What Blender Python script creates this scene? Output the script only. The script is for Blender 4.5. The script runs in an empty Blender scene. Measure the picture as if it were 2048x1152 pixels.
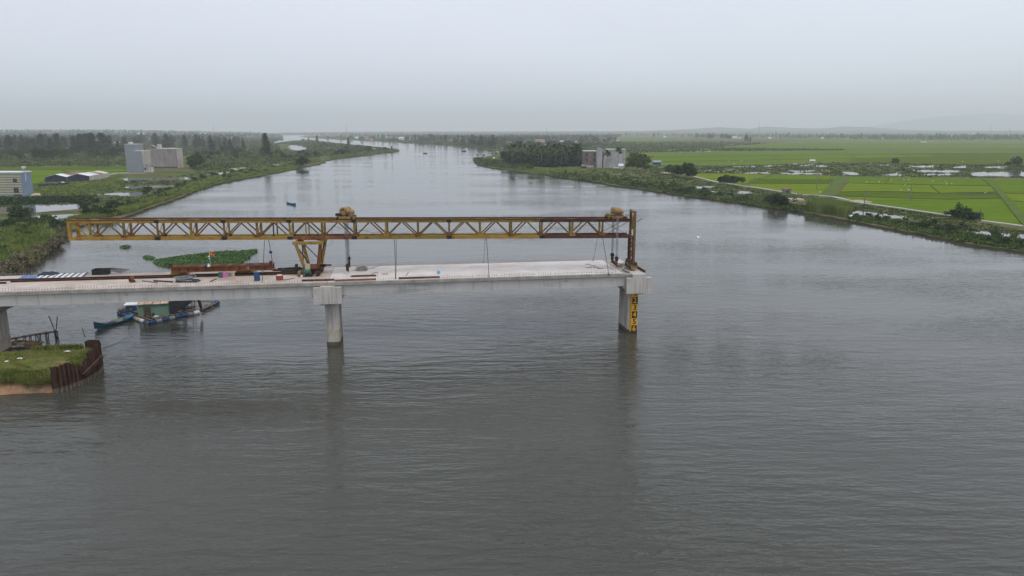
import bpy, math, random
import numpy as np
from mathutils import Vector, Matrix
from mathutils.geometry import tessellate_polygon

# ------------------------------------------------------------------ camera, light, exposure
S = bpy.context.scene
COL = S.collection
random.seed(7)
RNG = np.random.default_rng(11)
R = math.radians
CAM_H, PITCH, FPX = 25.0, R(12.1), 1462.0       # height above the water, tilt, focal length in px of a 2048 px frame
cd = bpy.data.cameras.new('camera'); cam = bpy.data.objects.new('camera', cd); COL.objects.link(cam)
cam.location = (0, 0, CAM_H); cam.rotation_euler = (R(90) - PITCH, 0, 0)
cd.sensor_width = 36; cd.lens = 36 * FPX / 2048; cd.clip_start = 0.5; cd.clip_end = 30000
S.camera = cam

SUN_EL, SUN_AZ = R(66), R(140)
w = bpy.data.worlds.new('World'); S.world = w; w.use_nodes = True
nt = w.node_tree; nt.nodes.clear()
sky = nt.nodes.new('ShaderNodeTexSky'); sky.sky_type = 'NISHITA'; sky.sun_disc = False
sky.sun_elevation = SUN_EL; sky.sun_rotation = SUN_AZ; sky.air_density = 1.0; sky.dust_density = 4.0
SKY_STR = 0.1
OVERCAST = (8.55, 9.1, 10.3, 1)                  # the even cloud layer, times SKY_STR
mx = nt.nodes.new('ShaderNodeMix'); mx.data_type = 'RGBA'; mx.inputs['Factor'].default_value = 0.92
mx.inputs['B'].default_value = OVERCAST
bgn = nt.nodes.new('ShaderNodeBackground'); bgn.inputs['Strength'].default_value = SKY_STR
wo = nt.nodes.new('ShaderNodeOutputWorld')
cl1 = nt.nodes.new('ShaderNodeTexCoord'); clm = nt.nodes.new('ShaderNodeMapping'); clm.inputs['Scale'].default_value = (1, 1, 4)
cln = nt.nodes.new('ShaderNodeTexNoise'); cln.inputs['Scale'].default_value = 1.6; cln.inputs['Detail'].default_value = 4
clr = nt.nodes.new('ShaderNodeMapRange'); clr.inputs['To Min'].default_value = 0.88; clr.inputs['To Max'].default_value = 1.12
clx = nt.nodes.new('ShaderNodeMix'); clx.data_type = 'RGBA'; clx.blend_type = 'MULTIPLY'; clx.inputs['Factor'].default_value = 1
nt.links.new(cl1.outputs['Generated'], clm.inputs['Vector']); nt.links.new(clm.outputs['Vector'], cln.inputs['Vector'])
nt.links.new(cln.outputs['Fac'], clr.inputs['Value'])
nt.links.new(sky.outputs['Color'], mx.inputs['A']); nt.links.new(mx.outputs['Result'], clx.inputs['A'])
nt.links.new(clr.outputs['Result'], clx.inputs['B'])
nt.links.new(clx.outputs['Result'], bgn.inputs['Color']); nt.links.new(bgn.outputs['Background'], wo.inputs['Surface'])
sd = bpy.data.lights.new('sun', 'SUN'); sd.energy = 1.3; sd.angle = R(30); sd.color = (1, 0.955, 0.9)
sun = bpy.data.objects.new('sun', sd); COL.objects.link(sun)
sun.rotation_euler = (R(90) - SUN_EL, 0, R(180) - SUN_AZ + 0)
S.view_settings.view_transform = 'Standard'; S.view_settings.look = 'None'
S.view_settings.exposure = 0.0; S.view_settings.gamma = 1.0; S.view_settings.use_curve_mapping = False
S.render.engine = 'CYCLES'
S.cycles.max_bounces = 6; S.cycles.diffuse_bounces = 2; S.cycles.glossy_bounces = 3; S.cycles.volume_bounces = 4
S.cycles.use_denoising = True
HAZE_DENSITY = 0.00018

# ------------------------------------------------------------------ survey helpers: from a sighting to a place in the world
FW = Vector((0, math.cos(PITCH), -math.sin(PITCH))); UP = Vector((0, math.sin(PITCH), math.cos(PITCH))); RT = Vector((1, 0, 0))
EYE = Vector((0, 0, CAM_H))
def ray(px, py): return FW + RT * ((px - 1024) / FPX) - UP * ((py - 576) / FPX)
def at(px, py, z=0.0):
    r = ray(px, py); return EYE + r * ((z - CAM_H) / r.z)
def aty(px, py, Y):
    r = ray(px, py); return EYE + r * (Y / r.y)
G = 0.45                                                       # level of the land above the water

# ------------------------------------------------------------------ object helpers
def tag(o, label=None, cat=None, group=None, kind=None):
    if label: o['label'] = label
    if cat: o['category'] = cat
    if group: o['group'] = group
    if kind: o['kind'] = kind
    return o

class MB:
    """collects shapes; points go through the frame matrix"""
    def __init__(s, M=None): s.v = []; s.f = []; s.m = []; s.M = M or Matrix.Identity(4); s.cur = 0
    def add(s, vs, fs):
        b = len(s.v); s.v += [s.M @ Vector(p) for p in vs]
        for f in fs: s.f.append([i + b for i in f]); s.m.append(s.cur)
        return s
    def box(s, c, d, rz=0, rx=0, ry=0):
        x, y, z = d[0] / 2, d[1] / 2, d[2] / 2
        T = Matrix.Translation(c) @ Matrix.Rotation(rz, 4, 'Z') @ Matrix.Rotation(ry, 4, 'Y') @ Matrix.Rotation(rx, 4, 'X')
        vs = [T @ Vector(p) for p in ((-x,-y,-z),(x,-y,-z),(x,y,-z),(-x,y,-z),(-x,-y,z),(x,-y,z),(x,y,z),(-x,y,z))]
        return s.add(vs, [(3,2,1,0),(4,5,6,7),(0,1,5,4),(1,2,6,5),(2,3,7,6),(3,0,4,7)])
    def bar(s, a, b, wd, ht, up=(0,0,1)):
        a, b = Vector(a), Vector(b); d = (b - a).normalized(); u = Vector(up)
        if abs(d.dot(u)) > 0.99: u = Vector((0, 1, 0))
        sx = d.cross(u).normalized() * wd / 2; sz = d.cross(sx).normalized() * ht / 2
        vs = [a - sx - sz, a + sx - sz, a + sx + sz, a - sx + sz, b - sx - sz, b + sx - sz, b + sx + sz, b - sx + sz]
        return s.add(vs, [(0,1,2,3),(7,6,5,4),(4,5,1,0),(5,6,2,1),(6,7,3,2),(7,4,0,3)])
    def ibeam(s, a, b, wd, ht, t=0.06, up=(0,0,1)):
        a, b = Vector(a), Vector(b); d = (b - a).normalized(); sx = d.cross(Vector(up)).normalized(); sz = sx.cross(d).normalized()
        for o, ww, hh in ((ht/2 - t/2, wd, t), (-ht/2 + t/2, wd, t), (0, t, ht - 2*t)):
            s.bar(a + sz*o, b + sz*o, ww, hh, up)
        return s
    def tube(s, pts, r, n=8, cap=True):
        pts = [Vector(p) for p in pts]; rr = r if isinstance(r, (list, tuple)) else [r] * len(pts)
        vs = []; fs = []
        for i, p in enumerate(pts):
            d = (pts[min(i+1, len(pts)-1)] - pts[max(i-1, 0)]).normalized()
            u = Vector((0,0,1)) if abs(d.z) < 0.95 else Vector((1,0,0))
            x = d.cross(u).normalized(); y = d.cross(x)
            for k in range(n):
                a = 2*math.pi*k/n; vs.append(p + (x*math.cos(a) + y*math.sin(a)) * rr[i])
        for i in range(len(pts)-1):
            for k in range(n):
                k2 = (k+1) % n; fs.append((i*n+k, i*n+k2, (i+1)*n+k2, (i+1)*n+k))
        if cap: fs.append(tuple(range(n))[::-1]); fs.append(tuple((len(pts)-1)*n+k for k in range(n)))
        return s.add(vs, fs)
    def lathe(s, base, prof, n=14):
        vs = []; fs = []
        for r, z in prof:
            for k in range(n):
                a = 2*math.pi*k/n; vs.append((base[0]+r*math.cos(a), base[1]+r*math.sin(a), base[2]+z))
        for i in range(len(prof)-1):
            for k in range(n):
                k2 = (k+1) % n; fs.append((i*n+k, i*n+k2, (i+1)*n+k2, (i+1)*n+k))
        fs.append(tuple(range(n))[::-1]); fs.append(tuple((len(prof)-1)*n+k for k in range(n)))
        return s.add(vs, fs)
    def prism(s, poly, z0, z1):
        n = len(poly); vs = [(p[0], p[1], z0) for p in poly] + [(p[0], p[1], z1) for p in poly]
        fs = [tuple(range(n))[::-1], tuple(range(n, 2*n))] + [(i, (i+1) % n, n+(i+1) % n, n+i) for i in range(n)]
        return s.add(vs, fs)
    def hull8(s, lo, hi):                                      # two quads (lists of 4 points)
        return s.add(list(lo) + list(hi), [(3,2,1,0),(4,5,6,7),(0,1,5,4),(1,2,6,5),(2,3,7,6),(3,0,4,7)])
    def mesh(s, name, mats, inv=None):
        me = bpy.data.meshes.new(name)
        vs = [tuple(inv @ p) for p in s.v] if inv else [tuple(p) for p in s.v]
        me.from_pydata(vs, [], s.f)
        mats = mats if isinstance(mats, (list, tuple)) else [mats]
        for m in mats: me.materials.append(m)
        if len(mats) > 1: me.polygons.foreach_set('material_index', s.m)
        me.update(); return me

class Thing:
    def __init__(s, name, label, cat, loc=(0,0,0), rz=0, group=None):
        s.o = bpy.data.objects.new(name, None); COL.objects.link(s.o)
        s.o.location = loc; s.o.rotation_euler = (0, 0, rz); s.o.empty_display_size = 0.3
        s.M = Matrix.Translation(loc) @ Matrix.Rotation(rz, 4, 'Z'); s.inv = s.M.inverted()
        tag(s.o, label, cat, group)
    def part(s, name, mb, mats, parent=None, label=None, kind=None, smooth=False):
        me = mb.mesh(name, mats, s.inv)
        if smooth: me.polygons.foreach_set('use_smooth', [True] * len(me.polygons))
        o = bpy.data.objects.new(name, me); COL.objects.link(o); o.parent = parent or s.o
        if label: o['label'] = label
        if kind: o['kind'] = kind
        return o
    def mbl(s): return MB(s.M)                                 # builder in the thing's own frame

def solo(name, mb, mats, label, cat, loc=(0,0,0), rz=0, group=None, kind=None, smooth=False):
    M = Matrix.Translation(loc) @ Matrix.Rotation(rz, 4, 'Z')
    me = mb.mesh(name, mats, M.inverted())
    if smooth: me.polygons.foreach_set('use_smooth', [True] * len(me.polygons))
    o = bpy.data.objects.new(name, me); COL.objects.link(o); o.location = loc; o.rotation_euler = (0, 0, rz)
    return tag(o, label, cat, group, kind)

def kids(o): return [c for c in KID.get(o.name, [])] if o.name in KID else list(o.children)
KID = {}
def clone(o, loc, rz=0, sc=1, label=None, group=None):
    c = o.copy(); COL.objects.link(c); c.location = loc; c.rotation_euler = (0, 0, rz)
    c.scale = sc if isinstance(sc, (tuple, list)) else (sc, sc, sc)
    if label: c['label'] = label
    if group: c['group'] = group
    for ch in kids(o):
        d = ch.copy(); COL.objects.link(d); d.parent = c
        for g in kids(ch):
            e = g.copy(); COL.objects.link(e); e.parent = d
    return c
def freeze_kids(o):                                            # remember the children lists, so that copying stays quick
    KID[o.name] = list(o.children)
    for c in o.children: KID[c.name] = list(c.children)

def np_mesh(name, V, Q, mat, kind=None, tri=False):
    k = 3 if tri else 4
    me = bpy.data.meshes.new(name)
    me.vertices.add(len(V)); me.vertices.foreach_set('co', np.asarray(V, np.float32).ravel())
    me.loops.add(len(Q) * k); me.loops.foreach_set('vertex_index', np.asarray(Q, np.int32).ravel())
    me.polygons.add(len(Q)); me.polygons.foreach_set('loop_start', np.arange(0, len(Q) * k, k, dtype=np.int32))
    me.materials.append(mat); me.update(calc_edges=True); return me

# ------------------------------------------------------------------ materials
def nodes_of(name):
    m = bpy.data.materials.new(name); m.use_nodes = True; t = m.node_tree
    return m, t, t.nodes['Principled BSDF']
def coords(t, kind, stretch):
    tc = t.nodes.new('ShaderNodeTexCoord'); mp = t.nodes.new('ShaderNodeMapping'); mp.inputs['Scale'].default_value = stretch
    if kind == 'World':
        g = t.nodes.new('ShaderNodeNewGeometry'); t.links.new(g.outputs['Position'], mp.inputs['Vector'])
    else: t.links.new(tc.outputs[kind], mp.inputs['Vector'])
    return mp.outputs['Vector']
def noise(t, vec, scale, detail=4, rough=0.6):
    n = t.nodes.new('ShaderNodeTexNoise'); n.inputs['Scale'].default_value = scale; n.inputs['Detail'].default_value = detail
    n.inputs['Roughness'].default_value = rough; t.links.new(vec, n.inputs['Vector']); return n.outputs['Fac']
def ramp(t, fac, stops):
    r = t.nodes.new('ShaderNodeValToRGB'); e = r.color_ramp.elements
    while len(e) < len(stops): e.new(0.5)
    for el, (p, c) in zip(e, stops): el.position = p; el.color = (*c, 1)
    t.links.new(fac, r.inputs['Fac']); return r.outputs['Color']
def mixc(t, fac, a, b, mode='MIX'):
    m = t.nodes.new('ShaderNodeMix'); m.data_type = 'RGBA'; m.blend_type = mode
    for sock, val in (('Factor', fac), ('A', a), ('B', b)):
        if isinstance(val, (int, float)): m.inputs[sock].default_value = val
        elif isinstance(val, tuple): m.inputs[sock].default_value = (*val, 1)
        else: t.links.new(val, m.inputs[sock])
    return m.outputs['Result']
def mrange(t, v, a, b, c=0, d=1):
    m = t.nodes.new('ShaderNodeMapRange'); m.inputs['From Min'].default_value = a; m.inputs['From Max'].default_value = b
    m.inputs['To Min'].default_value = c; m.inputs['To Max'].default_value = d; t.links.new(v, m.inputs['Value']); return m.outputs['Result']

def nmat(name, stops, scale=1.0, rough=0.8, coord='Object', stretch=(1,1,1), layers=(), bump=0, bscale=8, metal=0, rand=0, spec=0.15):
    """noise through a colour ramp, then layers of (colour, scale, lo, hi, stretch)"""
    m, t, b = nodes_of(name)
    c = ramp(t, noise(t, coords(t, coord, stretch), scale), stops)
    for (lc, ls, lo, hi, lst) in layers:
        f = mrange(t, noise(t, coords(t, coord, lst), ls, 6, 0.65), lo, hi)
        c = mixc(t, f, c, lc)
    if rand:
        oi = t.nodes.new('ShaderNodeObjectInfo'); hs = t.nodes.new('ShaderNodeHueSaturation')
        t.links.new(mrange(t, oi.outputs['Random'], 0, 1, 1 - rand, 1 + rand), hs.inputs['Value'])
        t.links.new(mrange(t, oi.outputs['Random'], 0, 1, 0.5 + rand*0.06, 0.5 - rand*0.06), hs.inputs['Hue'])
        t.links.new(c, hs.inputs['Color']); c = hs.outputs['Color']
    t.links.new(c, b.inputs['Base Color'])
    b.inputs['Roughness'].default_value = rough; b.inputs['Metallic'].default_value = metal
    b.inputs['Specular IOR Level'].default_value = spec
    if bump:
        bn = t.nodes.new('ShaderNodeBump'); bn.inputs['Strength'].default_value = bump; bn.inputs['Distance'].default_value = 0.05
        t.links.new(noise(t, coords(t, coord, (1,1,1)), bscale), bn.inputs['Height']); t.links.new(bn.outputs['Normal'], b.inputs['Normal'])
    return m

M = {}
STREAK = (1.6, 1.6, 0.12)
M['deck'] = nmat('deck_concrete', [(0.3, (0.49,0.445,0.415)), (0.7, (0.64,0.595,0.565))], 0.35, 0.9, layers=(
    ((0.44,0.30,0.19), 0.16, 0.54, 0.80, (1,1,1)), ((0.30,0.27,0.25), 0.9, 0.63, 0.8, (0.4,1,1)), ((0.70,0.67,0.66), 0.25, 0.56, 0.75, (1,2,1))), bump=0.2)
M['deckworn'] = nmat('worn_deck_concrete', [(0.3, (0.40,0.335,0.285)), (0.7, (0.56,0.49,0.44))], 0.4, 0.9, layers=(
    ((0.30,0.20,0.13), 0.22, 0.54, 0.78, (1,1,1)), ((0.24,0.215,0.195), 0.9, 0.58, 0.76, (0.4,1,1))), bump=0.2)
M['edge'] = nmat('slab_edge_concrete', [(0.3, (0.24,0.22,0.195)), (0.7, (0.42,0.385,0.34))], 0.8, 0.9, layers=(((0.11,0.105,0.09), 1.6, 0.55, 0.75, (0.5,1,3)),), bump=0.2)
M['girder'] = nmat('girder_concrete', [(0.3, (0.48,0.465,0.435)), (0.7, (0.58,0.56,0.52))], 0.3, 0.85, layers=(
    ((0.23,0.225,0.22), 0.30, 0.54, 0.74, (0.5,1,2.2)), ((0.33,0.32,0.30), 1.5, 0.53, 0.75, STREAK), ((0.20,0.195,0.19), 2.2, 0.64, 0.74, (0.6,1,1))), bump=0.1)
M['pier'] = nmat('pier_concrete', [(0.3, (0.42,0.39,0.35)), (0.7, (0.56,0.52,0.475))], 0.5, 0.88, layers=(
    ((0.16,0.145,0.13), 1.1, 0.52, 0.72, STREAK), ((0.42,0.31,0.21), 0.4, 0.60, 0.8, (1,1,1))), bump=0.15)
M['tide'] = nmat('wet_band', [(0.3, (0.07,0.06,0.04)), (0.7, (0.13,0.115,0.075))], 1.5, 0.6)
M['tidetop'] = nmat('mud_band', [(0.35, (0.34,0.27,0.19)), (0.7, (0.45,0.39,0.31))], 1.2, 0.8, layers=(((0.46,0.43,0.39), 1.4, 0.45, 0.62, (1,1,0.5)),))
RU = ((0.10,0.040,0.022))
M['yellow'] = nmat('yellow_paint', [(0.35, (0.28,0.17,0.034)), (0.7, (0.38,0.235,0.045))], 0.9, 0.6, layers=(
    ((0.12,0.05,0.025), 1.3, 0.52, 0.68, (1,1,1)), ((0.30,0.20,0.06), 3.0, 0.5, 0.75, (1,1,0.4))))
M['olive'] = nmat('olive_yellow_paint', [(0.35, (0.19,0.135,0.032)), (0.7, (0.29,0.20,0.04))], 0.8, 0.65, layers=(
    ((0.13,0.065,0.028), 1.0, 0.54, 0.72, (1,1,1)),))
M['drab'] = nmat('drab_yellow_paint', [(0.35, (0.125,0.082,0.036)), (0.7, (0.235,0.155,0.05))], 1.1, 0.7, layers=(((0.08,0.04,0.025), 1.5, 0.55, 0.7, (1,1,1)),))
M['rustred'] = nmat('rusted_steel', [(0.3, (0.12,0.045,0.02)), (0.7, (0.24,0.10,0.04))], 1.3, 0.8, layers=(((0.05,0.025,0.018), 0.8, 0.55, 0.75, (1,1,1)), ((0.34,0.20,0.07), 0.7, 0.62, 0.8, (1,1,1))))
M['darkrust'] = nmat('dark_rusted_steel', [(0.3, (0.055,0.026,0.02)), (0.7, (0.12,0.052,0.034))], 1.5, 0.8)
M['blackst'] = nmat('black_steel', [(0.3, (0.018,0.016,0.016)), (0.7, (0.045,0.036,0.034))], 2, 0.7)
M['sheet'] = nmat('sheet_pile_rust', [(0.3, (0.038,0.019,0.014)), (0.65, (0.085,0.048,0.032))], 0.9, 0.85, stretch=(1.5,1.5,0.35), layers=(((0.035,0.018,0.014), 1.2, 0.48, 0.66, (1,1,0.4)), ((0.13,0.075,0.05), 1.8, 0.60, 0.75, (1,1,0.3))), rand=0.15)
M['sheetwet'] = nmat('sheet_pile_silt', [(0.3, (0.10,0.075,0.055)), (0.7, (0.20,0.16,0.125))], 2, 0.85)
M['rope'] = nmat('steel_rope', [(0.3, (0.17,0.17,0.18)), (0.7, (0.30,0.30,0.31))], 3, 0.6)
M['cable'] = nmat('dark_cable', [(0.3, (0.03,0.028,0.03)), (0.7, (0.06,0.055,0.055))], 3, 0.7)
M['rebar'] = nmat('rebar', [(0.3, (0.20,0.17,0.15)), (0.7, (0.34,0.30,0.27))], 3, 0.8)
M['motor'] = nmat('hoist_tan', [(0.3, (0.24,0.15,0.06)), (0.7, (0.38,0.26,0.12))], 2, 0.7, layers=(((0.09,0.045,0.025), 1.8, 0.5, 0.65, (1,1,1)),))
M['green'] = nmat('green_paint', [(0.3, (0.03,0.10,0.075)), (0.7, (0.06,0.16,0.12))], 2, 0.5)
M['blue'] = nmat('blue_plastic', [(0.3, (0.025,0.062,0.135)), (0.7, (0.04,0.09,0.19))], 2, 0.45, layers=(((0.05,0.07,0.10), 2, 0.58, 0.8, (1,1,1)),))
M['lightblue'] = nmat('light_blue_plastic', [(0.3, (0.12,0.34,0.55)), (0.7, (0.18,0.42,0.62))], 2, 0.45)
M['pink'] = nmat('pink_plastic', [(0.3, (0.48,0.15,0.34)), (0.7, (0.56,0.2,0.4))], 2, 0.5)
M['cream'] = nmat('cream_plastic', [(0.3, (0.40,0.33,0.2)), (0.7, (0.52,0.45,0.32))], 2, 0.6)
M['redcan'] = nmat('red_paint', [(0.3, (0.22,0.05,0.03)), (0.7, (0.32,0.09,0.05))], 2, 0.6)
M['white'] = nmat('white_sheet', [(0.3, (0.60,0.60,0.62)), (0.7, (0.74,0.74,0.76))], 0.8, 0.6, layers=(((0.40,0.38,0.36), 0.9, 0.6, 0.8, (1,1,1)),))
M['black'] = nmat('black_rubber', [(0.3, (0.018,0.018,0.02)), (0.7, (0.04,0.04,0.042))], 2, 0.7)
M['wood'] = nmat('grey_wood', [(0.3, (0.13,0.10,0.075)), (0.7, (0.27,0.22,0.17))], 2, 0.9, stretch=(0.4,3,3))
M['darkwood'] = nmat('dark_wood', [(0.3, (0.05,0.038,0.03)), (0.7, (0.11,0.085,0.065))], 2, 0.9)
M['tarpblue'] = nmat('blue_tarp', [(0.3, (0.05,0.11,0.28)), (0.7, (0.16,0.24,0.42))], 1.5, 0.6, bump=0.4, bscale=2)
M['shed'] = nmat('mint_green_sheet', [(0.3, (0.19,0.32,0.24)), (0.7, (0.24,0.38,0.285))], 0.7, 0.6, layers=(((0.14,0.20,0.15), 1.5, 0.56, 0.8, STREAK),))
M['tinroof'] = nmat('rusty_tin', [(0.35, (0.36,0.20,0.12)), (0.6, (0.58,0.46,0.37))], 1.1, 0.7)
M['net'] = nmat('dark_net', [(0.3, (0.03,0.033,0.036)), (0.7, (0.06,0.065,0.07))], 2, 0.9)
M['boatblue'] = nmat('blue_boat_paint', [(0.3, (0.025,0.14,0.27)), (0.7, (0.045,0.20,0.36))], 1.5, 0.5, layers=(((0.04,0.13,0.17), 1.0, 0.55, 0.75, (1,1,1)),))
M['boatside'] = nmat('teal_boat_side', [(0.3, (0.025,0.085,0.12)), (0.7, (0.045,0.12,0.155))], 1.5, 0.6)
M['boatin'] = nmat('boat_inside', [(0.3, (0.22,0.225,0.20)), (0.7, (0.34,0.325,0.28))], 2, 0.8)
M['signy'] = nmat('gauge_yellow', [(0.3, (0.66,0.34,0.03)), (0.7, (0.72,0.40,0.045))], 2, 0.5)
M['signk'] = nmat('gauge_black', [(0.3, (0.014,0.011,0.010)), (0.7, (0.022,0.018,0.015))], 2, 0.5)
M['flagred'] = nmat('flag_red', [(0.3, (0.62,0.035,0.02)), (0.7, (0.70,0.05,0.03))], 2, 0.7)
M['dirt'] = nmat('red_earth', [(0.3, (0.20,0.115,0.065)), (0.7, (0.35,0.215,0.13))], 1.2, 0.95, layers=(((0.09,0.10,0.04), 0.7, 0.55, 0.7, (1,1,1)),), bump=0.5, spec=0.0)
M['stone'] = nmat('pale_stone', [(0.3, (0.30,0.25,0.20)), (0.7, (0.46,0.40,0.34))], 2, 0.9, rand=0.3)
M['islgrass'] = nmat('island_turf', [(0.3, (0.07,0.09,0.02)), (0.5, (0.13,0.14,0.042)), (0.72, (0.17,0.15,0.06))], 0.7, 0.95, layers=(((0.19,0.13,0.08), 0.4, 0.56, 0.70, (1,1,1)),), bump=0.5, spec=0.0)
M['blade'] = nmat('grass_blade', [(0.3, (0.085,0.115,0.02)), (0.5, (0.155,0.175,0.04)), (0.72, (0.22,0.20,0.075))], 0.6, 0.8)
def leafmat(name, a, b, c=None, scale=0.6, rand=0.36, coord='Object'):
    st = [(0.32, a), (0.62, b)] + ([(0.8, c)] if c else [])
    return nmat(name, st, scale, 0.75, coord=coord, rand=rand, spec=0.04)
M['leaf'] = leafmat('leaf_green', (0.029,0.052,0.014), (0.084,0.123,0.035), (0.123,0.152,0.051))
M['leafdark'] = leafmat('leaf_dark', (0.020,0.039,0.018), (0.050,0.081,0.036), None, 0.4)
M['casu'] = leafmat('casuarina_needles', (0.026,0.039,0.020), (0.058,0.078,0.041), None, 0.25)
M['palm'] = leafmat('palm_leaf', (0.030,0.055,0.021), (0.083,0.120,0.042), (0.135,0.143,0.060), 0.5)
M['reed'] = leafmat('reed_leaf', (0.096,0.140,0.032), (0.184,0.228,0.063), (0.228,0.193,0.105), 0.14, 0.15)
M['reedbrown'] = leafmat('dry_reed', (0.105,0.098,0.053), (0.195,0.165,0.105), None, 0.2, 0.15)
M['scrub'] = leafmat('scrub_leaf', (0.048,0.073,0.024), (0.102,0.133,0.044), (0.156,0.145,0.076), 0.05, 0)
M['hyacinth'] = leafmat('hyacinth_leaf', (0.042,0.093,0.030), (0.102,0.173,0.057), None, 0.5, 0)
M['far'] = leafmat('far_tree_leaf', (0.030,0.046,0.022), (0.068,0.089,0.038), None, 0.012, 0)
M['bark'] = nmat('bark', [(0.3, (0.09,0.07,0.055)), (0.7, (0.19,0.16,0.13))], 2, 0.9)
M['barkpale'] = nmat('palm_bark', [(0.3, (0.19,0.165,0.14)), (0.7, (0.30,0.27,0.23))], 2, 0.9)
M['land'] = nmat('marsh_ground', [(0.30, (0.075,0.092,0.032)), (0.46, (0.10,0.125,0.040)), (0.58, (0.13,0.12,0.062)), (0.72, (0.19,0.155,0.105))], 0.012, 0.95, layers=(
    ((0.035,0.050,0.018), 0.05, 0.50, 0.72, (0.5,1,1)), ((0.13,0.125,0.06), 0.16, 0.58, 0.78, (0.4,1,1)), ((0.05,0.065,0.022), 0.6, 0.52, 0.75, (1,1,1))), spec=0.0)
M['mudbank'] = nmat('mud_bank', [(0.3, (0.035,0.036,0.02)), (0.7, (0.085,0.075,0.045))], 0.15, 0.95, spec=0.0)
def field(name, a, b): return nmat(name, [(0.25, a), (0.75, b)], 0.02, 0.9, stretch=(0.35,1,1), spec=0.0, layers=((tuple(x*0.78 for x in a), 0.12, 0.46, 0.72, (0.15,1,1)), (tuple(x*1.25 for x in b), 0.5, 0.5, 0.75, (0.6,1,1))))
M['rice1'] = field('rice_bright', (0.088,0.145,0.013), (0.12,0.18,0.018))
M['rice2'] = field('rice_yellow', (0.115,0.165,0.014), (0.15,0.20,0.018))
M['rice3'] = field('rice_deep', (0.068,0.103,0.012), (0.092,0.13,0.016))
M['rice4'] = field('rice_far', (0.088,0.138,0.02), (0.125,0.172,0.03))
M['dike'] = nmat('dike_grass', [(0.3, (0.075,0.115,0.03)), (0.7, (0.115,0.155,0.042))], 0.1, 0.95, spec=0.0)
M['bund'] = nmat('bund_earth', [(0.3, (0.055,0.075,0.02)), (0.7, (0.10,0.11,0.04))], 0.3, 0.95, spec=0.0)
M['sand'] = nmat('pale_sand', [(0.3, (0.32,0.26,0.20)), (0.7, (0.48,0.41,0.33))], 0.08, 0.95, spec=0.0)
M['path'] = nmat('concrete_path', [(0.3, (0.38,0.36,0.33)), (0.7, (0.50,0.48,0.45))], 0.2, 0.9, spec=0.0)
M['hill'] = nmat('hill_forest', [(0.3, (0.03,0.045,0.025)), (0.7, (0.06,0.08,0.04))], 0.004, 0.95, spec=0.0)
M['wallgrey'] = nmat('blue_grey_render', [(0.3, (0.215,0.235,0.265)), (0.7, (0.265,0.285,0.315))], 0.2, 0.85, layers=(((0.22,0.24,0.26), 0.5, 0.55, 0.8, STREAK),))
M['wallbeige'] = nmat('stained_beige_render', [(0.3, (0.40,0.36,0.32)), (0.7, (0.54,0.49,0.45))], 0.25, 0.9, layers=(((0.22,0.20,0.185), 0.7, 0.50, 0.75, (1,1,0.1)),))
M['wallbrown'] = nmat('weathered_brown_render', [(0.3, (0.23,0.205,0.195)), (0.7, (0.34,0.305,0.285))], 0.2, 0.9, layers=(((0.15,0.135,0.13), 0.5, 0.5, 0.75, (1,1,0.12)), ((0.42,0.37,0.33), 0.8, 0.60, 0.8, (1,1,0.15))))
M['wallgreyst'] = nmat('stained_grey_render', [(0.3, (0.34,0.335,0.335)), (0.7, (0.46,0.45,0.44))], 0.3, 0.9, layers=(((0.20,0.19,0.19), 0.6, 0.5, 0.75, (1,1,0.15)),))
M['brick'] = nmat('brick_wall', [(0.3, (0.16,0.135,0.125)), (0.7, (0.25,0.215,0.20))], 0.8, 0.9, layers=(((0.13,0.10,0.09), 0.8, 0.5, 0.75, (1,1,0.3)),))
M['roofwhite'] = nmat('white_metal_roof', [(0.3, (0.62,0.64,0.68)), (0.7, (0.76,0.78,0.8))], 0.3, 0.6)
M['roofcream'] = nmat('pale_slab', [(0.3, (0.52,0.50,0.47)), (0.7, (0.66,0.64,0.61))], 0.4, 0.8)
M['roofrust'] = nmat('rust_roof', [(0.35, (0.15,0.075,0.055)), (0.65, (0.36,0.27,0.21))], 0.5, 0.8, stretch=(1,0.2,1))
M['roofred'] = nmat('red_tile_roof', [(0.3, (0.30,0.13,0.09)), (0.7, (0.42,0.2,0.14))], 0.6, 0.8)
M['roofblue'] = nmat('blue_grey_roof', [(0.3, (0.24,0.28,0.35)), (0.7, (0.32,0.36,0.43))], 0.5, 0.7)
M['housewhite'] = nmat('white_wall', [(0.3, (0.56,0.56,0.55)), (0.7, (0.70,0.70,0.68))], 0.3, 0.8)
M['housepink'] = nmat('pink_wall', [(0.3, (0.48,0.36,0.31)), (0.7, (0.58,0.45,0.38))], 0.3, 0.8)
M['housegreen'] = nmat('pale_green_wall', [(0.3, (0.36,0.47,0.42)), (0.7, (0.46,0.56,0.50))], 0.3, 0.8)
M['creamband'] = nmat('cream_cladding', [(0.3, (0.43,0.42,0.33)), (0.7, (0.50,0.49,0.40))], 0.5, 0.6)
M['oliveband'] = nmat('olive_cladding', [(0.3, (0.21,0.20,0.14)), (0.7, (0.27,0.255,0.18))], 0.5, 0.6)
M['steelblue'] = nmat('steel_blue_cladding', [(0.3, (0.19,0.25,0.35)), (0.7, (0.235,0.30,0.40))], 0.4, 0.6)
M['navy'] = nmat('navy_sheeting', [(0.3, (0.030,0.036,0.055)), (0.7, (0.05,0.058,0.08))], 0.5, 0.8)
M['glass'] = nmat('dark_window', [(0.3, (0.03,0.035,0.045)), (0.7, (0.06,0.065,0.075))], 1, 0.2)
M['mast'] = nmat('mast_steel', [(0.3, (0.3,0.3,0.3)), (0.7, (0.4,0.4,0.4))], 1, 0.6)
M['mastred'] = nmat('mast_red', [(0.3, (0.5,0.1,0.07)), (0.7, (0.55,0.13,0.09))], 1, 0.6)
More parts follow.
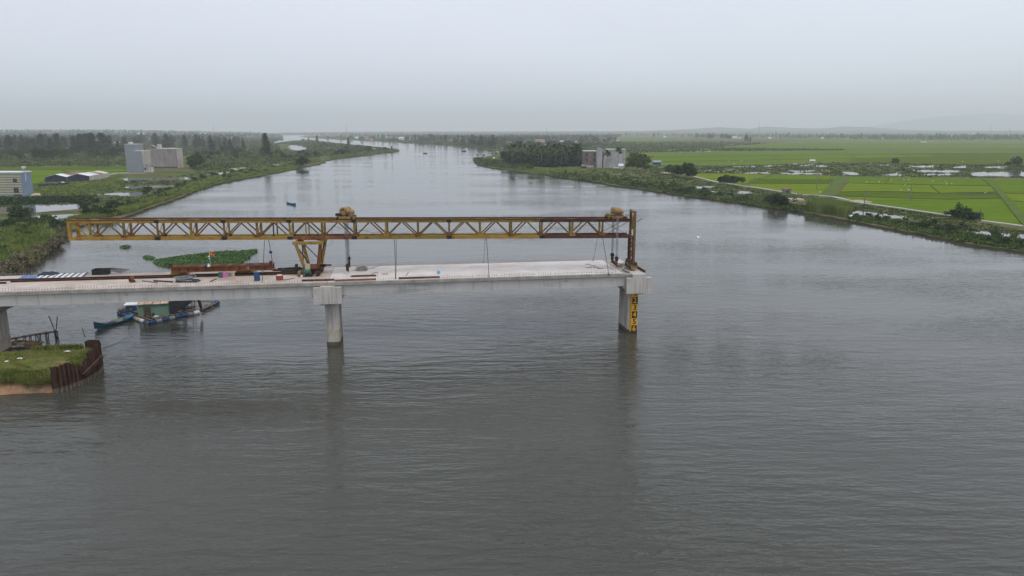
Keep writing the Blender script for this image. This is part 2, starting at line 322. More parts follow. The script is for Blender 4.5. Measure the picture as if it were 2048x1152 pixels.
M['polec'] = nmat('concrete_pole', [(0.3, (0.13,0.125,0.12)), (0.7, (0.22,0.21,0.20))], 1, 0.9)
M['redleaf'] = nmat('red_flowers', [(0.3, (0.25,0.04,0.03)), (0.7, (0.36,0.07,0.05))], 1, 0.8)
M['egret'] = nmat('white_feathers', [(0.3, (0.78,0.78,0.76)), (0.7, (0.86,0.86,0.84))], 4, 0.8)
M['steel'] = nmat('stainless', [(0.3, (0.5,0.5,0.5)), (0.7, (0.6,0.6,0.6))], 2, 0.3, metal=0.7)

def water_mat(name, base, amp, calm=False):
    m, t, b = nodes_of(name)
    b.inputs['Base Color'].default_value = (*base, 1); b.inputs['IOR'].default_value = 1.333
    b.inputs['Roughness'].default_value = 0.02; b.inputs['Specular IOR Level'].default_value = 0.5
    n1 = noise(t, coords(t, 'World', (0.22, 0.85, 1)), 1.0, 3, 0.5)
    n2 = noise(t, coords(t, 'World', (0.9, 2.6, 1)), 1.0, 3, 0.6)
    patch = mrange(t, noise(t, coords(t, 'World', (0.016, 0.036, 1)), 1.0, 3, 0.5), 0.36, 0.66, 0.2, 1.6)
    def mul(a, v):
        k = t.nodes.new('ShaderNodeMath'); k.operation = 'MULTIPLY'; t.links.new(a, k.inputs[0])
        if isinstance(v, float): k.inputs[1].default_value = v
        else: t.links.new(v, k.inputs[1])
        return k.outputs[0]
    ad = t.nodes.new('ShaderNodeMath'); ad.operation = 'ADD'
    t.links.new(n1, ad.inputs[0]); t.links.new(mul(n2, 0.36), ad.inputs[1])
    bn = t.nodes.new('ShaderNodeBump'); bn.inputs['Distance'].default_value = amp; bn.inputs['Strength'].default_value = 1.0
    # ripples flattened with distance so far water reflects paler; stronger near the camera
    gp = t.nodes.new('ShaderNodeNewGeometry'); sp = t.nodes.new('ShaderNodeSeparateXYZ'); t.links.new(gp.outputs['Position'], sp.inputs[0])
    rp = t.nodes.new('ShaderNodeValToRGB'); el = rp.color_ramp.elements
    for pos, v in ((0.0, 1.4), (0.085, 1.25), (0.12, 0.9), (0.19, 0.45), (0.5, 0.2)):
        e = el.new(pos) if pos not in (0.0,) else el[0]; e.color = (v, v, v, 1)
    el[-1].color = (0.16, 0.16, 0.16, 1)
    t.links.new(mrange(t, sp.outputs[1], 0, 800), rp.inputs['Fac'])
    t.links.new(mul(mul(ad.outputs[0], patch), rp.outputs['Color']), bn.inputs['Height']); t.links.new(bn.outputs['Normal'], b.inputs['Normal'])
    return m
M['water'] = water_mat('river_water', (0.050, 0.050, 0.040), 0.20)
M['pond'] = water_mat('pond_water', (0.07, 0.066, 0.055), 0.05)

# ------------------------------------------------------------------ the setting: water, land, ponds, fields
FAR = 17000.0
def sheet(name, pts, z, mat, kind='structure', skirt=None, skirtmat=None, label=None):
    P = [Vector((p[0], p[1], z)) for p in pts]
    tr = tessellate_polygon([P]); mb = MB()
    tri = []
    for a, b, c in tr:
        n = (P[b] - P[a]).cross(P[c] - P[a]).z
        tri.append((a, b, c) if n > 0 else (a, c, b))
    mb.add(P, tri)
    if skirt is not None:
        mb.cur = 1
        area = sum(P[i].x * P[(i+1) % len(P)].y - P[(i+1) % len(P)].x * P[i].y for i in range(len(P)))
        sg = 1 if area > 0 else -1
        n = len(P); low = []
        for i in range(n):
            d = (P[(i+1) % n] - P[i-1]); d.normalize()
            low.append(Vector((P[i].x + d.y * sg * 0.35, P[i].y - d.x * sg * 0.35, skirt)))
        mb.add(P + low, [(i, (i+1) % n, n + (i+1) % n, n + i) if sg < 0 else (n + i, n + (i+1) % n, (i+1) % n, i) for i in range(n)])
    o = bpy.data.objects.new(name, mb.mesh(name, [mat, skirtmat] if skirt is not None else mat)); COL.objects.link(o)
    if kind: o['kind'] = kind
    if label: o['label'] = label
    return o
def rough_line(pxs, z=G, jit=0.35, step=0.011):
    """a surveyed line resampled with the small irregularities of an earth bank"""
    W = [at(px, py, z) for px, py in pxs]; out = []
    for a, b in zip(W, W[1:]):
        L = (b - a).length; d = min(a.length, b.length); st = max(1.2, d * step); n = max(1, int(L / st))
        t = (b - a).normalized() if L > 0 else Vector((1,0,0)); nn = Vector((-t.y, t.x, 0))
        for i in range(n):
            k = i / n; p = a.lerp(b, k)
            if i: p = p + nn * random.uniform(-jit, jit) * st
            out.append(p)
    out.append(W[-1]); return out
wm = MB(); wm.add([(-FAR,-400,0),(FAR,-400,0),(FAR,FAR+200,0),(-FAR,FAR+200,0)], [(0,1,2,3)])
tag(solo('water', wm, M['water'], None, None), kind='structure')

SHORE_L = [(-60,566),(0,551),(45,535),(85,509),(112,488),(138,463),(165,449),(205,441),(250,433),(300,415),(345,400),(400,378),(450,363),(520,351),(580,339),(606,333),(640,328),(649,323),
           (663,318),(688,315),(699,312),(736,310),(758,305),(785,303.5),(798,302)]
SHORE_L2 = [(784,297),(747,292.5),(719,290),(675,286),(638,281.5),(617,279),(584,281.2),(558,285),(546,286.5)]
SHORE_L3 = [(541,284.5),(525,281),(500,278.5),(488,275.5)]
SHORE_R0 = [(600,273.2),(640,276.4),(693,280),(745,282),(795,284),(860,287),(918,293),(965,297),(1002,301.5),(1003,305.5),(985,310),(957,317),(951,325),(977,334),(1035,341.5),(1065,347),(1100,350),(1121,355),(1168,359),(1195,364),(1238,372),(1269,375.5),
           (1347,387),(1394,393.5),(1450,401),(1511,408.5),(1529,413),(1575,418),(1615,426),(1698,440),(1799,460),(1880,474),(1948,489),(2048,503),(2110,513),(2250,536),(2400,560)]
left_pts = rough_line(SHORE_L) + rough_line(SHORE_L2) + rough_line(SHORE_L3)
left_pts += [Vector((-1560, 4300, G)), Vector((-1500, FAR, G)), Vector((-FAR, FAR, G)), Vector((-FAR, 200, G)), Vector((-300, 90, G))]
sheet('land', left_pts, G, M['land'], skirt=-0.6, skirtmat=M['mudbank'])
right_pts = rough_line(SHORE_R0)
right_pts = [Vector((-1150, 4400, G)), ] + right_pts + [Vector((130, 108, G)), Vector((FAR, 200, G)), Vector((FAR, FAR, G)), Vector((-1000, FAR, G))]
sheet('land', right_pts, G, M['land'], skirt=-0.6, skirtmat=M['mudbank'])
# the far shore that closes the river mouth, and a low sandbank
sheet('land', [Vector((-1540,6900,0)),Vector((-900,6700,0)),Vector((-900,FAR,0)),Vector((-1540,FAR,0))], G - 0.03, M['land'])

PONDS = [
 [(-10,413),(60,411),(120,409),(182,406.5),(188,410),(182,416),(110,422),(60,427),(-10,429)],
 [(-10,437),(30,433.5),(90,431),(158,428.5),(160,433),(120,438),(60,444),(-10,449)],
 [(190,389.5),(235,386),(298,384),(297,388),(270,393),(240,391.5)],
 [(246,374.5),(262,371.5),(353,370.2),(350,374.5),(300,376.5),(252,377)],
 [(236,356),(300,356),(396,354),(393,358.5),(330,361),(248,361.5)],
 [(402,348.5),(430,346),(470,343.5),(470,347.5),(440,349.3)],
 [(410,324.3),(470,323.2),(480,324.7),(430,325.6)],
 [(30,324.8),(75,323),(72,325),(40,327)],
 [(181,332.6),(244,329.8),(243,331.8),(190,334)],
 [(521,329.8),(570,327.8),(594,327),(594,329.3),(560,330.8),(525,331)],
 [(578,291),(590,288.8),(600,290.3),(616,295.5),(612,300),(601,303),(592,301),(580,299)],
 [(634,296.5),(684,293.4),(684,295.5),(650,298)],
 [(703,292.6),(719,292.3),(718,293.8),(704,294)],
 [(729,297),(745,295.8),(764,298),(750,299.2),(732,298.6)],
 [(1457,333.6),(1500,332),(1502,333.7),(1470,334.8)], [(1523,332),(1560,330.2),(1570,331.6),(1530,333.4)],
 [(1595,330),(1622,329.3),(1626,331.6),(1598,332)], [(1627,331),(1645,330.2),(1663,333),(1650,334.4),(1630,333.6)],
 [(1466,345),(1500,345.4),(1510,343.6),(1540,344.3),(1540,347.2),(1490,347.2)],
 [(1566,342.5),(1590,340.4),(1632,341),(1634,343.8),(1600,344.2)], [(1554,346),(1590,344.8),(1648,347),(1646,349),(1570,348.6)],
 [(1679,344),(1718,344.4),(1721,350),(1685,350)], [(1758,330),(1783,329),(1783,331),(1760,331.4)],
 [(1815,332),(1868,330.5),(1870,336),(1830,335.8)], [(1894,334),(1934,331),(1938,335.6),(1900,336.4)],
 [(1956,334),(2008,332.4),(2016,336.4),(1975,336.6)], [(1764,349.5),(1792,347),(1796,343),(1798,348.6),(1820,349.4),(1800,351.6),(1775,351.2)],
 [(1822,340),(1926,340.6),(1920,346),(1840,345)], [(1934,347),(1950,344),(2070,343),(2070,353.4),(1945,353)],
 [(1845,347.5),(1905,347.2),(1900,351),(1850,351.6)],
 [(1316,300.6),(1360,298.6),(1362,300),(1330,302.4)], [(1390,299),(1425,298),(1425,299.8),(1395,300.8)], [(1345,303.4),(1420,302.4),(1418,303.6),(1350,304.6)], [(1448,289.4),(1474,288.8),(1474,290.2),(1450,290.4)],
 [(1690,424),(1712,422),(1760,427),(1828,435.6),(1822,438),(1770,436.4),(1715,430)], [(1919,460),(1960,463),(2060,470),(2060,482),(2000,476),(1940,467)],
 [(1440,383),(1500,382),(1508,386),(1480,388.6),(1445,386)], [(1345,376),(1390,372.4),(1429,372.8),(1420,376),(1360,378.4)], [(1380,384),(1420,381.6),(1440,383),(1445,386),(1415,387)],
 [(1252,354),(1278,353.4),(1280,356),(1258,356.6)], [(1170,351),(1250,349.4),(1250,350.4),(1180,352.2)],
]
for q in PONDS:
    wpts = rough_line(q + [q[0]], G, 0.22)[:-1]
    sheet('pond_water', wpts, G + 0.05, M['pond'])
FIELDS = [
 ('rice3', [(-60,342),(60,333.2),(160,333.4),(256,334),(256,338),(120,339),(60,340),(-60,350)]),
 ('rice1', [(-60,350.4),(60,340.3),(120,339.3),(256,338.3),(252,346),(215,349),(150,350),(90,356),(84,366),(-60,392)]),
 # near fields on the far side of the path
 ('rice2', [(1386,347.8),(1470,348.2),(1545,349.4),(1530,355),(1500,362),(1484,370),(1440,364),(1394,355)]),
 ('rice1', [(1546,349.4),(1676,352.2),(1668,360),(1500,359.5),(1520,355.5)]),
 ('rice3', [(1507,360),(1668,360.6),(1662,367.5),(1500,366.5)]),
 ('rice2', [(1500,367),(1661.5,368),(1640,389),(1602,388),(1565,382),(1515,374.4),(1488,370.6)]),
 ('rice1', [(1698,354),(1780,354.4),(1880,356),(1968,358.4),(1990,372),(1860,370),(1697,366)]),
 ('rice2', [(1696,366.4),(1860,370.4),(1990,372.4),(2002,384),(1880,386.6),(1780,383),(1680,384)]),
 ('rice3', [(1680,384.4),(1780,383.4),(1880,387),(1940,391),(2003,388),(2010,396),(1900,399),(1790,396),(1668,391.7)]),
 ('rice1', [(1670,392.3),(1790,396.4),(1900,399.4),(2010,396.4),(2046,441),(2046,451),(1971,440.5),(1891,427.6),(1730,405.4),(1707,401.4)]),
 ('rice1', [(1977,358.4),(2500,360.4),(2500,388),(2000,386)]), ('rice2', [(2001,386.6),(2500,388.5),(2500,404),(2016,402)]), ('rice1', [(2017,402.6),(2500,404.4),(2500,500),(2052,442)]),
 ('rice4', [(1255,307.5),(1300,304.6),(1440,302),(1690,300.8),(2500,299.4),(2500,306),(1700,309),(1440,312),(1258,316)]),
 ('rice1', [(1258,316.3),(1440,312.3),(1700,309.3),(1850,307.6),(1880,313),(1700,317),(1460,321),(1270,324)]),
 ('rice4', [(1270,324.3),(1460,321.3),(1700,317.3),(1700,323),(1600,328),(1460,330),(1296,331)]),
 ('rice3', [(1850,307.6),(2500,306.3),(2500,329),(1900,329),(1702,323),(1702,317.3),(1880,313.2)]),
 ('rice4', [(1420,296.4),(1470,292),(1560,286),(1640,288.6),(1700,290),(2500,289.4),(2500,299),(1900,296.6),(1690,299)]),
 ('rice4', [(1560,285.6),(1590,282.4),(1700,281),(2500,282),(2500,289),(1700,289.6),(1640,288.2)]),
 ('rice4', [(1196,281.6),(1240,278.2),(1372,278.4),(1376,281),(1300,282.8),(1200,283)]),
]
for i, (mm, q) in enumerate(FIELDS):
    sheet('rice_field', [at(px, py, G) for px, py in q], G + 0.03, M[mm])
sheet('field_dike', [at(px, py, G) for px, py in [(1677,352.3),(1697,354),(1668,391.6),(1642,389.3)]], G + 0.12, M['dike'])
sheet('field_dike', [at(px, py, G) for px, py in [(1700,312),(1713,309.6),(1711,318),(1700,321)]], G + 0.12, M['dike'])
for q in ([(98,321.6),(112,318.6),(169,318.2),(169,320.8),(115,322)], [(178,319.2),(198,318.6),(198,320),(180,320.6)], [(462,339.8),(466,336.4),(496,335),(490,338),(478,340.6)], [(1566,400),(1580,396),(1612,397),(1610,402),(1580,404)], [(1316,346),(1345,344.4),(1350,346.4),(1325,347.6)], [(1430,340),(1470,338.6),(1470,340.2),(1440,341.4)], [(1360,343),(1420,340.6),(1424,342.4),(1372,344)]):
    sheet('sand', rough_line([at and p for p in q] + [q[0]], G, 0.3)[:-1], G + 0.07, M['sand'])
def ribbon(name, pxs, wd, z, mat):
    W = [at(px, py, G) for px, py in pxs]; Lf = []; Rt = []
    for i, p in enumerate(W):
        d = (W[min(i+1, len(W)-1)] - W[max(i-1, 0)]); d.normalize(); n = Vector((-d.y, d.x, 0)) * wd / 2
        Lf.append(p + n); Rt.append(p - n)
    mb = MB(); 
    for i in range(len(W)-1):
        mb.add([Lf[i] + Vector((0,0,z)), Rt[i] + Vector((0,0,z)), Rt[i+1] + Vector((0,0,z)), Lf[i+1] + Vector((0,0,z))], [(0,1,2,3)])
        for A, B in ((Lf[i], Lf[i+1]), (Rt[i], Rt[i+1])):
            mb.add([A + Vector((0,0,z)), B + Vector((0,0,z)), B + Vector((0,0,-0.2)), A + Vector((0,0,-0.2))], [(0,1,2,3)])
    o = solo(name, mb, mat, None, None); o['kind'] = 'structure'; return o
ribbon('path', [(1386,352.6),(1429,363),(1484,371.6),(1515,375.6),(1565,383.6),(1602,389.6),(1640,391),(1667,393.6),(1707,403),(1730,407),(1800,416.6),(1891,430),(1971,442.6),(2037,451),(2100,459),(2500,511)], 1.6, 0.16, M['path'])
for q in ([(1546,349.6),(1520,355.4),(1500,361)],[(1507,359.8),(1668,360.3)],[(1500,366.8),(1662,367.8)],[(1697,366.2),(1860,370.2),(1990,372.2)],[(1680,384.2),(1780,383.2),(1880,386.8),(2003,384.2)],[(1668,392),(1790,396.2),(1900,399.2),(2010,396.2)],[(1780,354.6),(1770,366.5)],[(1860,370.4),(1880,386.6)],[(2000,386.3),(2080,388.3)],[(2016,402.3),(2080,404.2)],
          [(1258,316.2),(1440,312.2),(1700,309.2),(1850,307.6),(2080,306.2)],[(1270,324.2),(1460,321.2),(1700,317.2),(1880,313.1)],[(1440,302),(1440,312)],[(1560,311),(1545,320)],[(1800,308),(1820,313.4)],[(1420,296.6),(1640,288.5),(2080,289.2)],[(60,340.2),(256,338.2)],[(120,339.2),(150,350)]):
    ribbon('field_bund', q, 0.45 if q[0][1] > 345 else 0.9, 0.22, M['bund'])
ribbon('footpath', [(1968,357),(1990,374),(2015,402),(2049,443),(2060,454)], 2.6, 0.3, M['dike'])
ribbon('footpath', [(1545,349),(1500,363),(1487,371)], 2.0, 0.25, M['dike'])
ribbon('footpath', [(205,352),(236,346),(258,345.6)], 2.0, 0.14, M['path'])
ribbon('footpath', [(240,346.6),(290,346.4)], 2.6, 0.18, M['path'])

# low wooded dunes behind the left bank, and the faint hills at the horizon
def hills(name, ridge, mat, base=G - 0.5):
    """ridge: list of (px, py_top, distance); a mound with a ragged crest"""
    V = []; F = []; n = len(ridge); prof = [(-1500, 0), (-900, 0.35), (-400, 0.72), (0, 1.0), (500, 0.7), (1200, 0)]
    for px, py, D in ridge:
        top = aty(px, py, D)
        for dy, k in prof: 
            x = top.x * (D + dy) / D
            V.append((x, D + dy, base + max(0, top.z - base) * k))
    m = len(prof)
    for i in range(n - 1):
        for j in range(m - 1): F.append((i*m+j, (i+1)*m+j, (i+1)*m+j+1, i*m+j+1))
    mb = MB(); mb.add(V, F); o = solo(name, mb, mat, None, None, smooth=True); o['kind'] = 'structure'; return o
def crest(pts, D, jit):
    out = []
    for (x0, y0), (x1, y1) in zip(pts, pts[1:]):
        n = max(2, int((x1 - x0) / 14))
        for i in range(n): out.append((x0 + (x1-x0)*i/n, y0 + (y1-y0)*i/n + random.uniform(-jit, jit), D))
    out.append((*pts[-1], D)); return out
hills('hills', crest([(1280,262.4),(1390,257.5),(1440,254.8),(1500,257),(1534,252.8),(1580,256),(1640,257),(1690,253),(1740,254),(1800,259),(1900,262)], 9000, 0.4), M['hill'])
hills('hills', crest([(1640,261),(1720,255),(1780,247),(1822,240),(1860,236),(1900,232),(1950,229),(1990,225.5),(2040,231),(2120,236),(2300,244)], 15300, 0.4), M['hill'])
hills('hills', crest([(560,265.5),(700,263.6),(900,263),(1100,262.8),(1300,262.2),(1500,262),(1800,261.6),(2100,261.4),(2300,261)], 7000, 0.25), M['hill'])
def dune(x, y):                                               # ground level under the far woods on the left
    px = 1024 + FPX * x / y
    k = max(0, min(1, (y - 2100) / 1500)); e = max(0, min(1, (560 - px) / 300))
    return G + 19 * k * k * (3 - 2*k) * e

Vd = []; Fd = []; nx_, ny_ = 60, 24
for i in range(nx_ + 1):
    for j in range(ny_ + 1):
        yy = 2050 + j * 150; px = -300 + i * 14.6; xx = (px - 1024) / FPX * yy
        Vd.append((xx, yy, dune(xx, yy) - (0.02 if dune(xx, yy) > G + 0.01 else 0.3)))
k = MB(); k.add(Vd, [(i*(ny_+1)+j, (i+1)*(ny_+1)+j, (i+1)*(ny_+1)+j+1, i*(ny_+1)+j+1) for i in range(nx_) for j in range(ny_)])
solo('hills', k, M['hill'], None, None, smooth=True)['kind'] = 'structure'

# ------------------------------------------------------------------ the unfinished bridge
BA = R(8.73); B0 = Vector((-20.77, 83.28, 0))
BM = Matrix.Translation(B0) @ Matrix.Rotation(BA, 4, 'Z')
def bp(u, v, z): return BM @ Vector((u, v, z))
DECK = 7.8; DW = 10.2; U_MID, U_RIGHT, U_LEFT = -0.7, 36.85, -38.0
def oct_poly(hu, v0, v1, c): return [(-hu+c, v0), (hu-c, v0), (hu, v0+c), (hu, v1-c), (hu-c, v1), (-hu+c, v1), (-hu, v1-c), (-hu, v0+c)]
def bridge_pier(u, label, stem_top, base_z=-1.5, gauge=False, mud=None, cu=0.0, hu=0.72):
    t = Thing('bridge_pier', label, 'bridge pier', bp(u, 0, 0), BA, 'concrete piers of the unfinished bridge')
    c = t.mbl(); c.M = t.M @ Matrix.Translation((cu, 0, 0)); c.prism(oct_poly(hu, 0.75, 5.0, 0.25), 0.42 if not mud else mud, 5.0); t.part('column', c, M['pier'])
    b = t.mbl(); b.M = c.M; b.prism(oct_poly(hu + 0.002, 0.748, 5.002, 0.25), base_z, 0.42); t.part('waterline_band', b, M['tide'])
    if mud:
        b = t.mbl(); b.M = c.M; b.prism(oct_poly(hu, 0.75, 5.0, 0.25), 0.42, mud); t.part('mud_stained_band', b, M['tidetop'])
    k = t.mbl()
    k.hull8([(-0.95,0.62,4.98),(0.95,0.62,4.98),(0.95,9.9,4.98),(-0.95,9.9,4.98)], [(-1.85,0.3,6.0),(1.85,0.3,6.0),(1.85,10.2,6.0),(-1.85,10.2,6.0)])
    k.box((0, 5.25, 6.04), (3.7, 9.9, 0.08))
    cap = t.part('pier_cap', k, M['pier'])
    k = t.mbl(); k.box((0, -0.10, 6.325), (3.2, 0.78, 1.95)); t.part('end_block', k, M['pier'], cap)
    k = t.mbl(); k.box((0, 5.0, (6.09 + stem_top)/2), (1.6, 10.9, stem_top - 6.09)); t.part('stem_wall', k, M['pier'], cap)
    for sx in (-1.35, 1.35):
        for gy in GV:
            k = t.mbl(); k.box((sx, gy, 6.12), (0.5, 0.5, 0.08)); t.part('bearing', k, M['black'], cap)
    if gauge:
        GX = Matrix.Translation((cu, 0, 0)); g = t.mbl(); g.M = c.M; g.box((0.01, 0.722, 3.1), (0.98, 0.05, 5.62))
        board = t.part('height_gauge', g, M['signy'])
        for i in range(6):
            z0 = 5.45 - 0.915 * i - 0.35; 
            e = t.mbl(); e.M = c.M; e.box((0.14, 0.690, z0 + 0.0), (0.70, 0.012, 0.895))
            t.part('number_cell', e, M['signk'] if i % 2 else M['signy'], board)
            cu = bpy.data.curves.new('number', 'FONT'); cu.body = str(i + 1); cu.size = 0.95; cu.align_x = 'CENTER'; cu.align_y = 'CENTER'
            cu.extrude = 0.006; cu.offset = 0.018
            to = bpy.data.objects.new('number_text', cu); COL.objects.link(to)
            dg = bpy.context.evaluated_depsgraph_get(); me = bpy.data.meshes.new_from_object(to.evaluated_get(dg))
            bpy.data.objects.remove(to); me.name = 'number'
            me.transform(GX @ Matrix.Translation((0.14, 0.678, z0)) @ Matrix.Rotation(R(90), 4, 'X') @ Matrix.Diagonal((0.98, 1.0, 1, 1)))
            me.materials.clear(); me.materials.append(M['signy'] if i % 2 else M['signk'])
            o = bpy.data.objects.new('number', me); COL.objects.link(o); o.parent = board
        e = t.mbl(); e.M = c.M
        for j in range(27):
            z = 0.45 + j * 0.2; L = 0.17 if j % 2 else 0.11
            e.box((-0.45 + L/2, 0.690, z), (L, 0.012, 0.085))
        t.part('tick_marks', e, M['signk'], board, kind='stuff')
    return t
GV = [0.85, 2.95, 5.05, 7.15, 9.25]
bridge_pier(U_RIGHT, 'end pier carrying a yellow and black height gauge numbered one to six', 7.76, gauge=True, cu=-0.22, hu=0.66)
bridge_pier(U_MID, 'plain concrete pier in open water under the gantry support leg', 7.42, mud=1.9, cu=0.28, hu=0.8)
bridge_pier(U_LEFT, 'pier with mud stained foot standing beside the grassy sheet pile island', 7.42, base_z=-0.5, mud=1.9, cu=-0.3, hu=0.8)

def bridge_span(u0, u1, g0, g1, label, endstrip=False, dm='deckworn'):
    um = (u0 + u1)/2
    t = Thing('bridge_span', label, 'bridge span', bp(um, 0, 0), BA, 'spans of the unfinished bridge'); F = BM
    k = MB(F); k.box((um, DW/2, DECK - 0.06), (u1-u0, DW - 0.5, 0.12)); t.part('deck_slab', k, M[dm])
    for v in (0.15, DW - 0.15):
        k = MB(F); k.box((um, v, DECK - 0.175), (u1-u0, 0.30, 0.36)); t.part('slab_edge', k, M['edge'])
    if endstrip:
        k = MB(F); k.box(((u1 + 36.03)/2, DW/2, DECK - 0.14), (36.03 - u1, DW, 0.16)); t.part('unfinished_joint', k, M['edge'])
    for gv in GV:
        k = MB(F); gu = (g0 + g1)/2; L = g1 - g0
        pr = [(-0.5, 7.66), (-0.5, 7.44), (-0.36, 7.34), (-0.33, 6.16), (0.33, 6.16), (0.36, 7.34), (0.5, 7.44), (0.5, 7.66)]
        vs = [(g0, gv - 0.18 + a, z) for a, z in pr] + [(g1, gv - 0.18 + a, z) for a, z in pr]; n = len(pr)
        k.add(vs, [tuple(range(n)), tuple(range(n, 2*n))[::-1]] + [(i, n+i, n+(i+1) % n, (i+1) % n) for i in range(n)])
        t.part('girder', k, M['girder'])
    for q in (0.02, 0.34, 0.66, 0.98):
        k = MB(F); x = g0 + (g1-g0)*q; k.box((x, DW/2 - 0.2, 6.95), (0.25, 8.0, 1.2)); t.part('diaphragm', k, M['girder'])
    k = MB(F); n = int((u1 - u0) / 0.3)
    for i in range(n):
        for v in (0.22, DW - 0.22):
            if random.random() < 0.93:
                x = u0 + 0.1 + i * 0.3; h = random.uniform(0.36, 0.5); a = random.uniform(-0.07, 0.07)
                k.bar((x, v, DECK - 0.02), (x + a, v + random.uniform(-0.05, 0.05), DECK + h), 0.026, 0.026)
    for v in (0.24, DW - 0.24):
        x = u0 + 1
        while x < u1 - 8:
            L = random.uniform(5, 9); pts = [(x + L*j/6, v + random.uniform(-0.04, 0.04), DECK + 0.2 + random.uniform(-0.06, 0.09)) for j in range(7)]
            k.tube(pts, 0.016, 4); x += L + random.uniform(0, 5)
    t.part('rebar_stubs', k, M['rebar'], kind='stuff')
    return t
bridge_span(-66, U_MID - 0.02, U_LEFT + 0.86, U_MID - 0.84, 'longer deck span carrying rails and clutter, between bank and midstream pier')
bridge_span(U_MID + 0.02, 35.0, U_MID + 0.84, U_RIGHT - 0.84, 'pale bare deck span under the gantry, ending at the last pier', True, 'deck')
k = MB(BM)
for gv in GV:
    k.box((-52.5, gv - 0.18, 6.9), (27.2, 0.7, 1.45))
sp = Thing('bridge_span', 'span stub running off behind the pier by the island', 'bridge span', bp(-52, 0, 0), BA)
for gv in GV:
    k = MB(BM); k.box((-52.5, gv - 0.18, 6.9), (27.0, 0.7, 1.45)); sp.part('girder', k, M['girder'])

# ------------------------------------------------------------------ the launching gantry
GA = R(5.2); GO = Vector((-25.9, 87.5, 0)); GM = Matrix.Translation(GO) @ Matrix.Rotation(GA, 4, 'Z')
gt = Thing('launching_gantry', 'long yellow and rust lattice gantry spanning the deck of the unfinished bridge', 'gantry', GO, GA)
TW = 2.0
def zb(x): return 12.23 - 0.0085 * x
def zt(x): return zb(x) + 2.42
def gmb(): return MB(GM)
NX = [-23.75 + 3.82 * i for i in range(17)]
XA, XB = -26.2, 41.0
cuts = [XA, NX[2], NX[4], NX[6], NX[8], NX[11], NX[14], XB]
tmat = ['yellow', 'yellow', 'yellow', 'yellow', 'olive', 'olive', 'darkrust']
bmat = ['yellow', 'yellow', 'yellow', 'rustred', 'olive', 'yellow', 'darkrust']
for y in (0, TW):
    for i in range(7):
        a, b = cuts[i] + 0.012, cuts[i+1] - 0.012
        k = gmb(); k.bar((a, y, zt(a) - 0.22), (b, y, zt(b) - 0.22), 0.30, 0.32); t1 = gt.part('top_chord', k, M[tmat[i]])
        k = gmb(); k.bar((a, y, zt(a) - 0.02), (b, y, zt(b) - 0.02), 0.40, 0.075); gt.part('running_rail', k, M['darkrust'], t1)
        k = gmb(); k.bar((a, y, zb(a) + 0.2), (b, y, zb(b) + 0.2), 0.30, 0.38); t2 = gt.part('bottom_chord', k, M[bmat[i]])
        if i < 6:
            k = gmb(); k.box((b, y - 0.17, zt(b) - 0.22), (0.55, 0.03, 0.30)); k.box((b, y + 0.17, zt(b) - 0.22), (0.55, 0.03, 0.30)); gt.part('splice_plate', k, M['blackst'], t1)
            k = gmb(); k.box((b, y - 0.17, zb(b) + 0.2), (0.6, 0.03, 0.40)); k.box((b, y + 0.17, zb(b) + 0.2), (0.6, 0.03, 0.40)); gt.part('splice_plate', k, M['blackst'], t2)
    mem = lambda x: M['drab']
    for i, x in enumerate(NX):
        w_ = 0.20 if i % 2 == 0 else 0.24
        k = gmb(); k.bar((x, y, zb(x) + 0.385), (x, y, zt(x) - 0.385), w_, w_); gt.part('vertical', k, M['drab'] if (i*7+int(y)) % 3 else M['olive'])
        k = gmb(); k.box((x, y - 0.165, zb(x) + 0.46), (0.75, 0.02, 0.28)); gt.part('gusset', k, M['rustred'] if i % 3 else M['yellow'])
        if i < 16:
            xm = x + 1.91
            for a, b in ((x + 0.16, xm - 0.1), (NX[i+1] - 0.16, xm + 0.1)):
                k = gmb(); k.bar((a, y, zb(a) + 0.40), (b, y, zt(b) - 0.39), 0.14, 0.15); gt.part('diagonal', k, M['rustred'] if (i + int(a)) % 9 == 0 else mem(x))
    k = gmb(); k.bar((XA + 0.16, y, zb(XA) + 0.392), (XA + 0.16, y, zt(XA) - 0.382), 0.34, 0.32); gt.part('end_post', k, M['yellow'])
    k = gmb(); k.bar((XA + 0.5, y, zt(XA) - 0.40), (NX[0] - 0.2, y, zb(NX[0]) + 0.42), 0.13, 0.14); gt.part('diagonal', k, M['yellow'])
    for a, b in ((37.6, 40.6), (40.6, 37.6)):
        k = gmb(); yy = y + (0.04 if a < b else -0.04)
        k.bar((a, yy, zb(a) + 0.41), (b, yy, zt(b) - 0.40), 0.13, 0.05); gt.part('diagonal', k, M['olive'])
for x in (NX[7] - 1.91, NX[6] - 1.91):
    for y in (0.0, TW):
        k = gmb(); k.bar((x, y, zb(x) + 0.385), (x, y, zt(x) - 0.385), 0.13, 0.13); gt.part('vertical', k, M['blackst'] if x < 0 else M['olive'])
for i in range(17):
    x = NX[i]; x0 = x - 1.8
    k = gmb(); k.bar((x0, 0.16, zt(x0) - 0.16), (x, TW - 0.16, zt(x) - 0.16), 0.12, 0.10); gt.part('lateral_brace', k, M['cream'] if i < 4 else M['olive'])
    k = gmb(); k.bar((x, TW - 0.16, zt(x) - 0.16), (x + 1.9, 0.16, zt(x + 1.9) - 0.16), 0.12, 0.10); gt.part('lateral_brace', k, M['cream'] if i < 4 else M['olive'])
    k = gmb(); k.bar((x, 0.155, zb(x) + 0.2), (x, TW - 0.155, zb(x) + 0.2), 0.14, 0.16); gt.part('cross_beam', k, M['rustred'])
    k = gmb(); k.bar((x, 0.12, zb(x) + 0.42), (x, TW - 0.12, zt(x) - 0.42), 0.07, 0.07); gt.part('sway_brace', k, M['olive'])
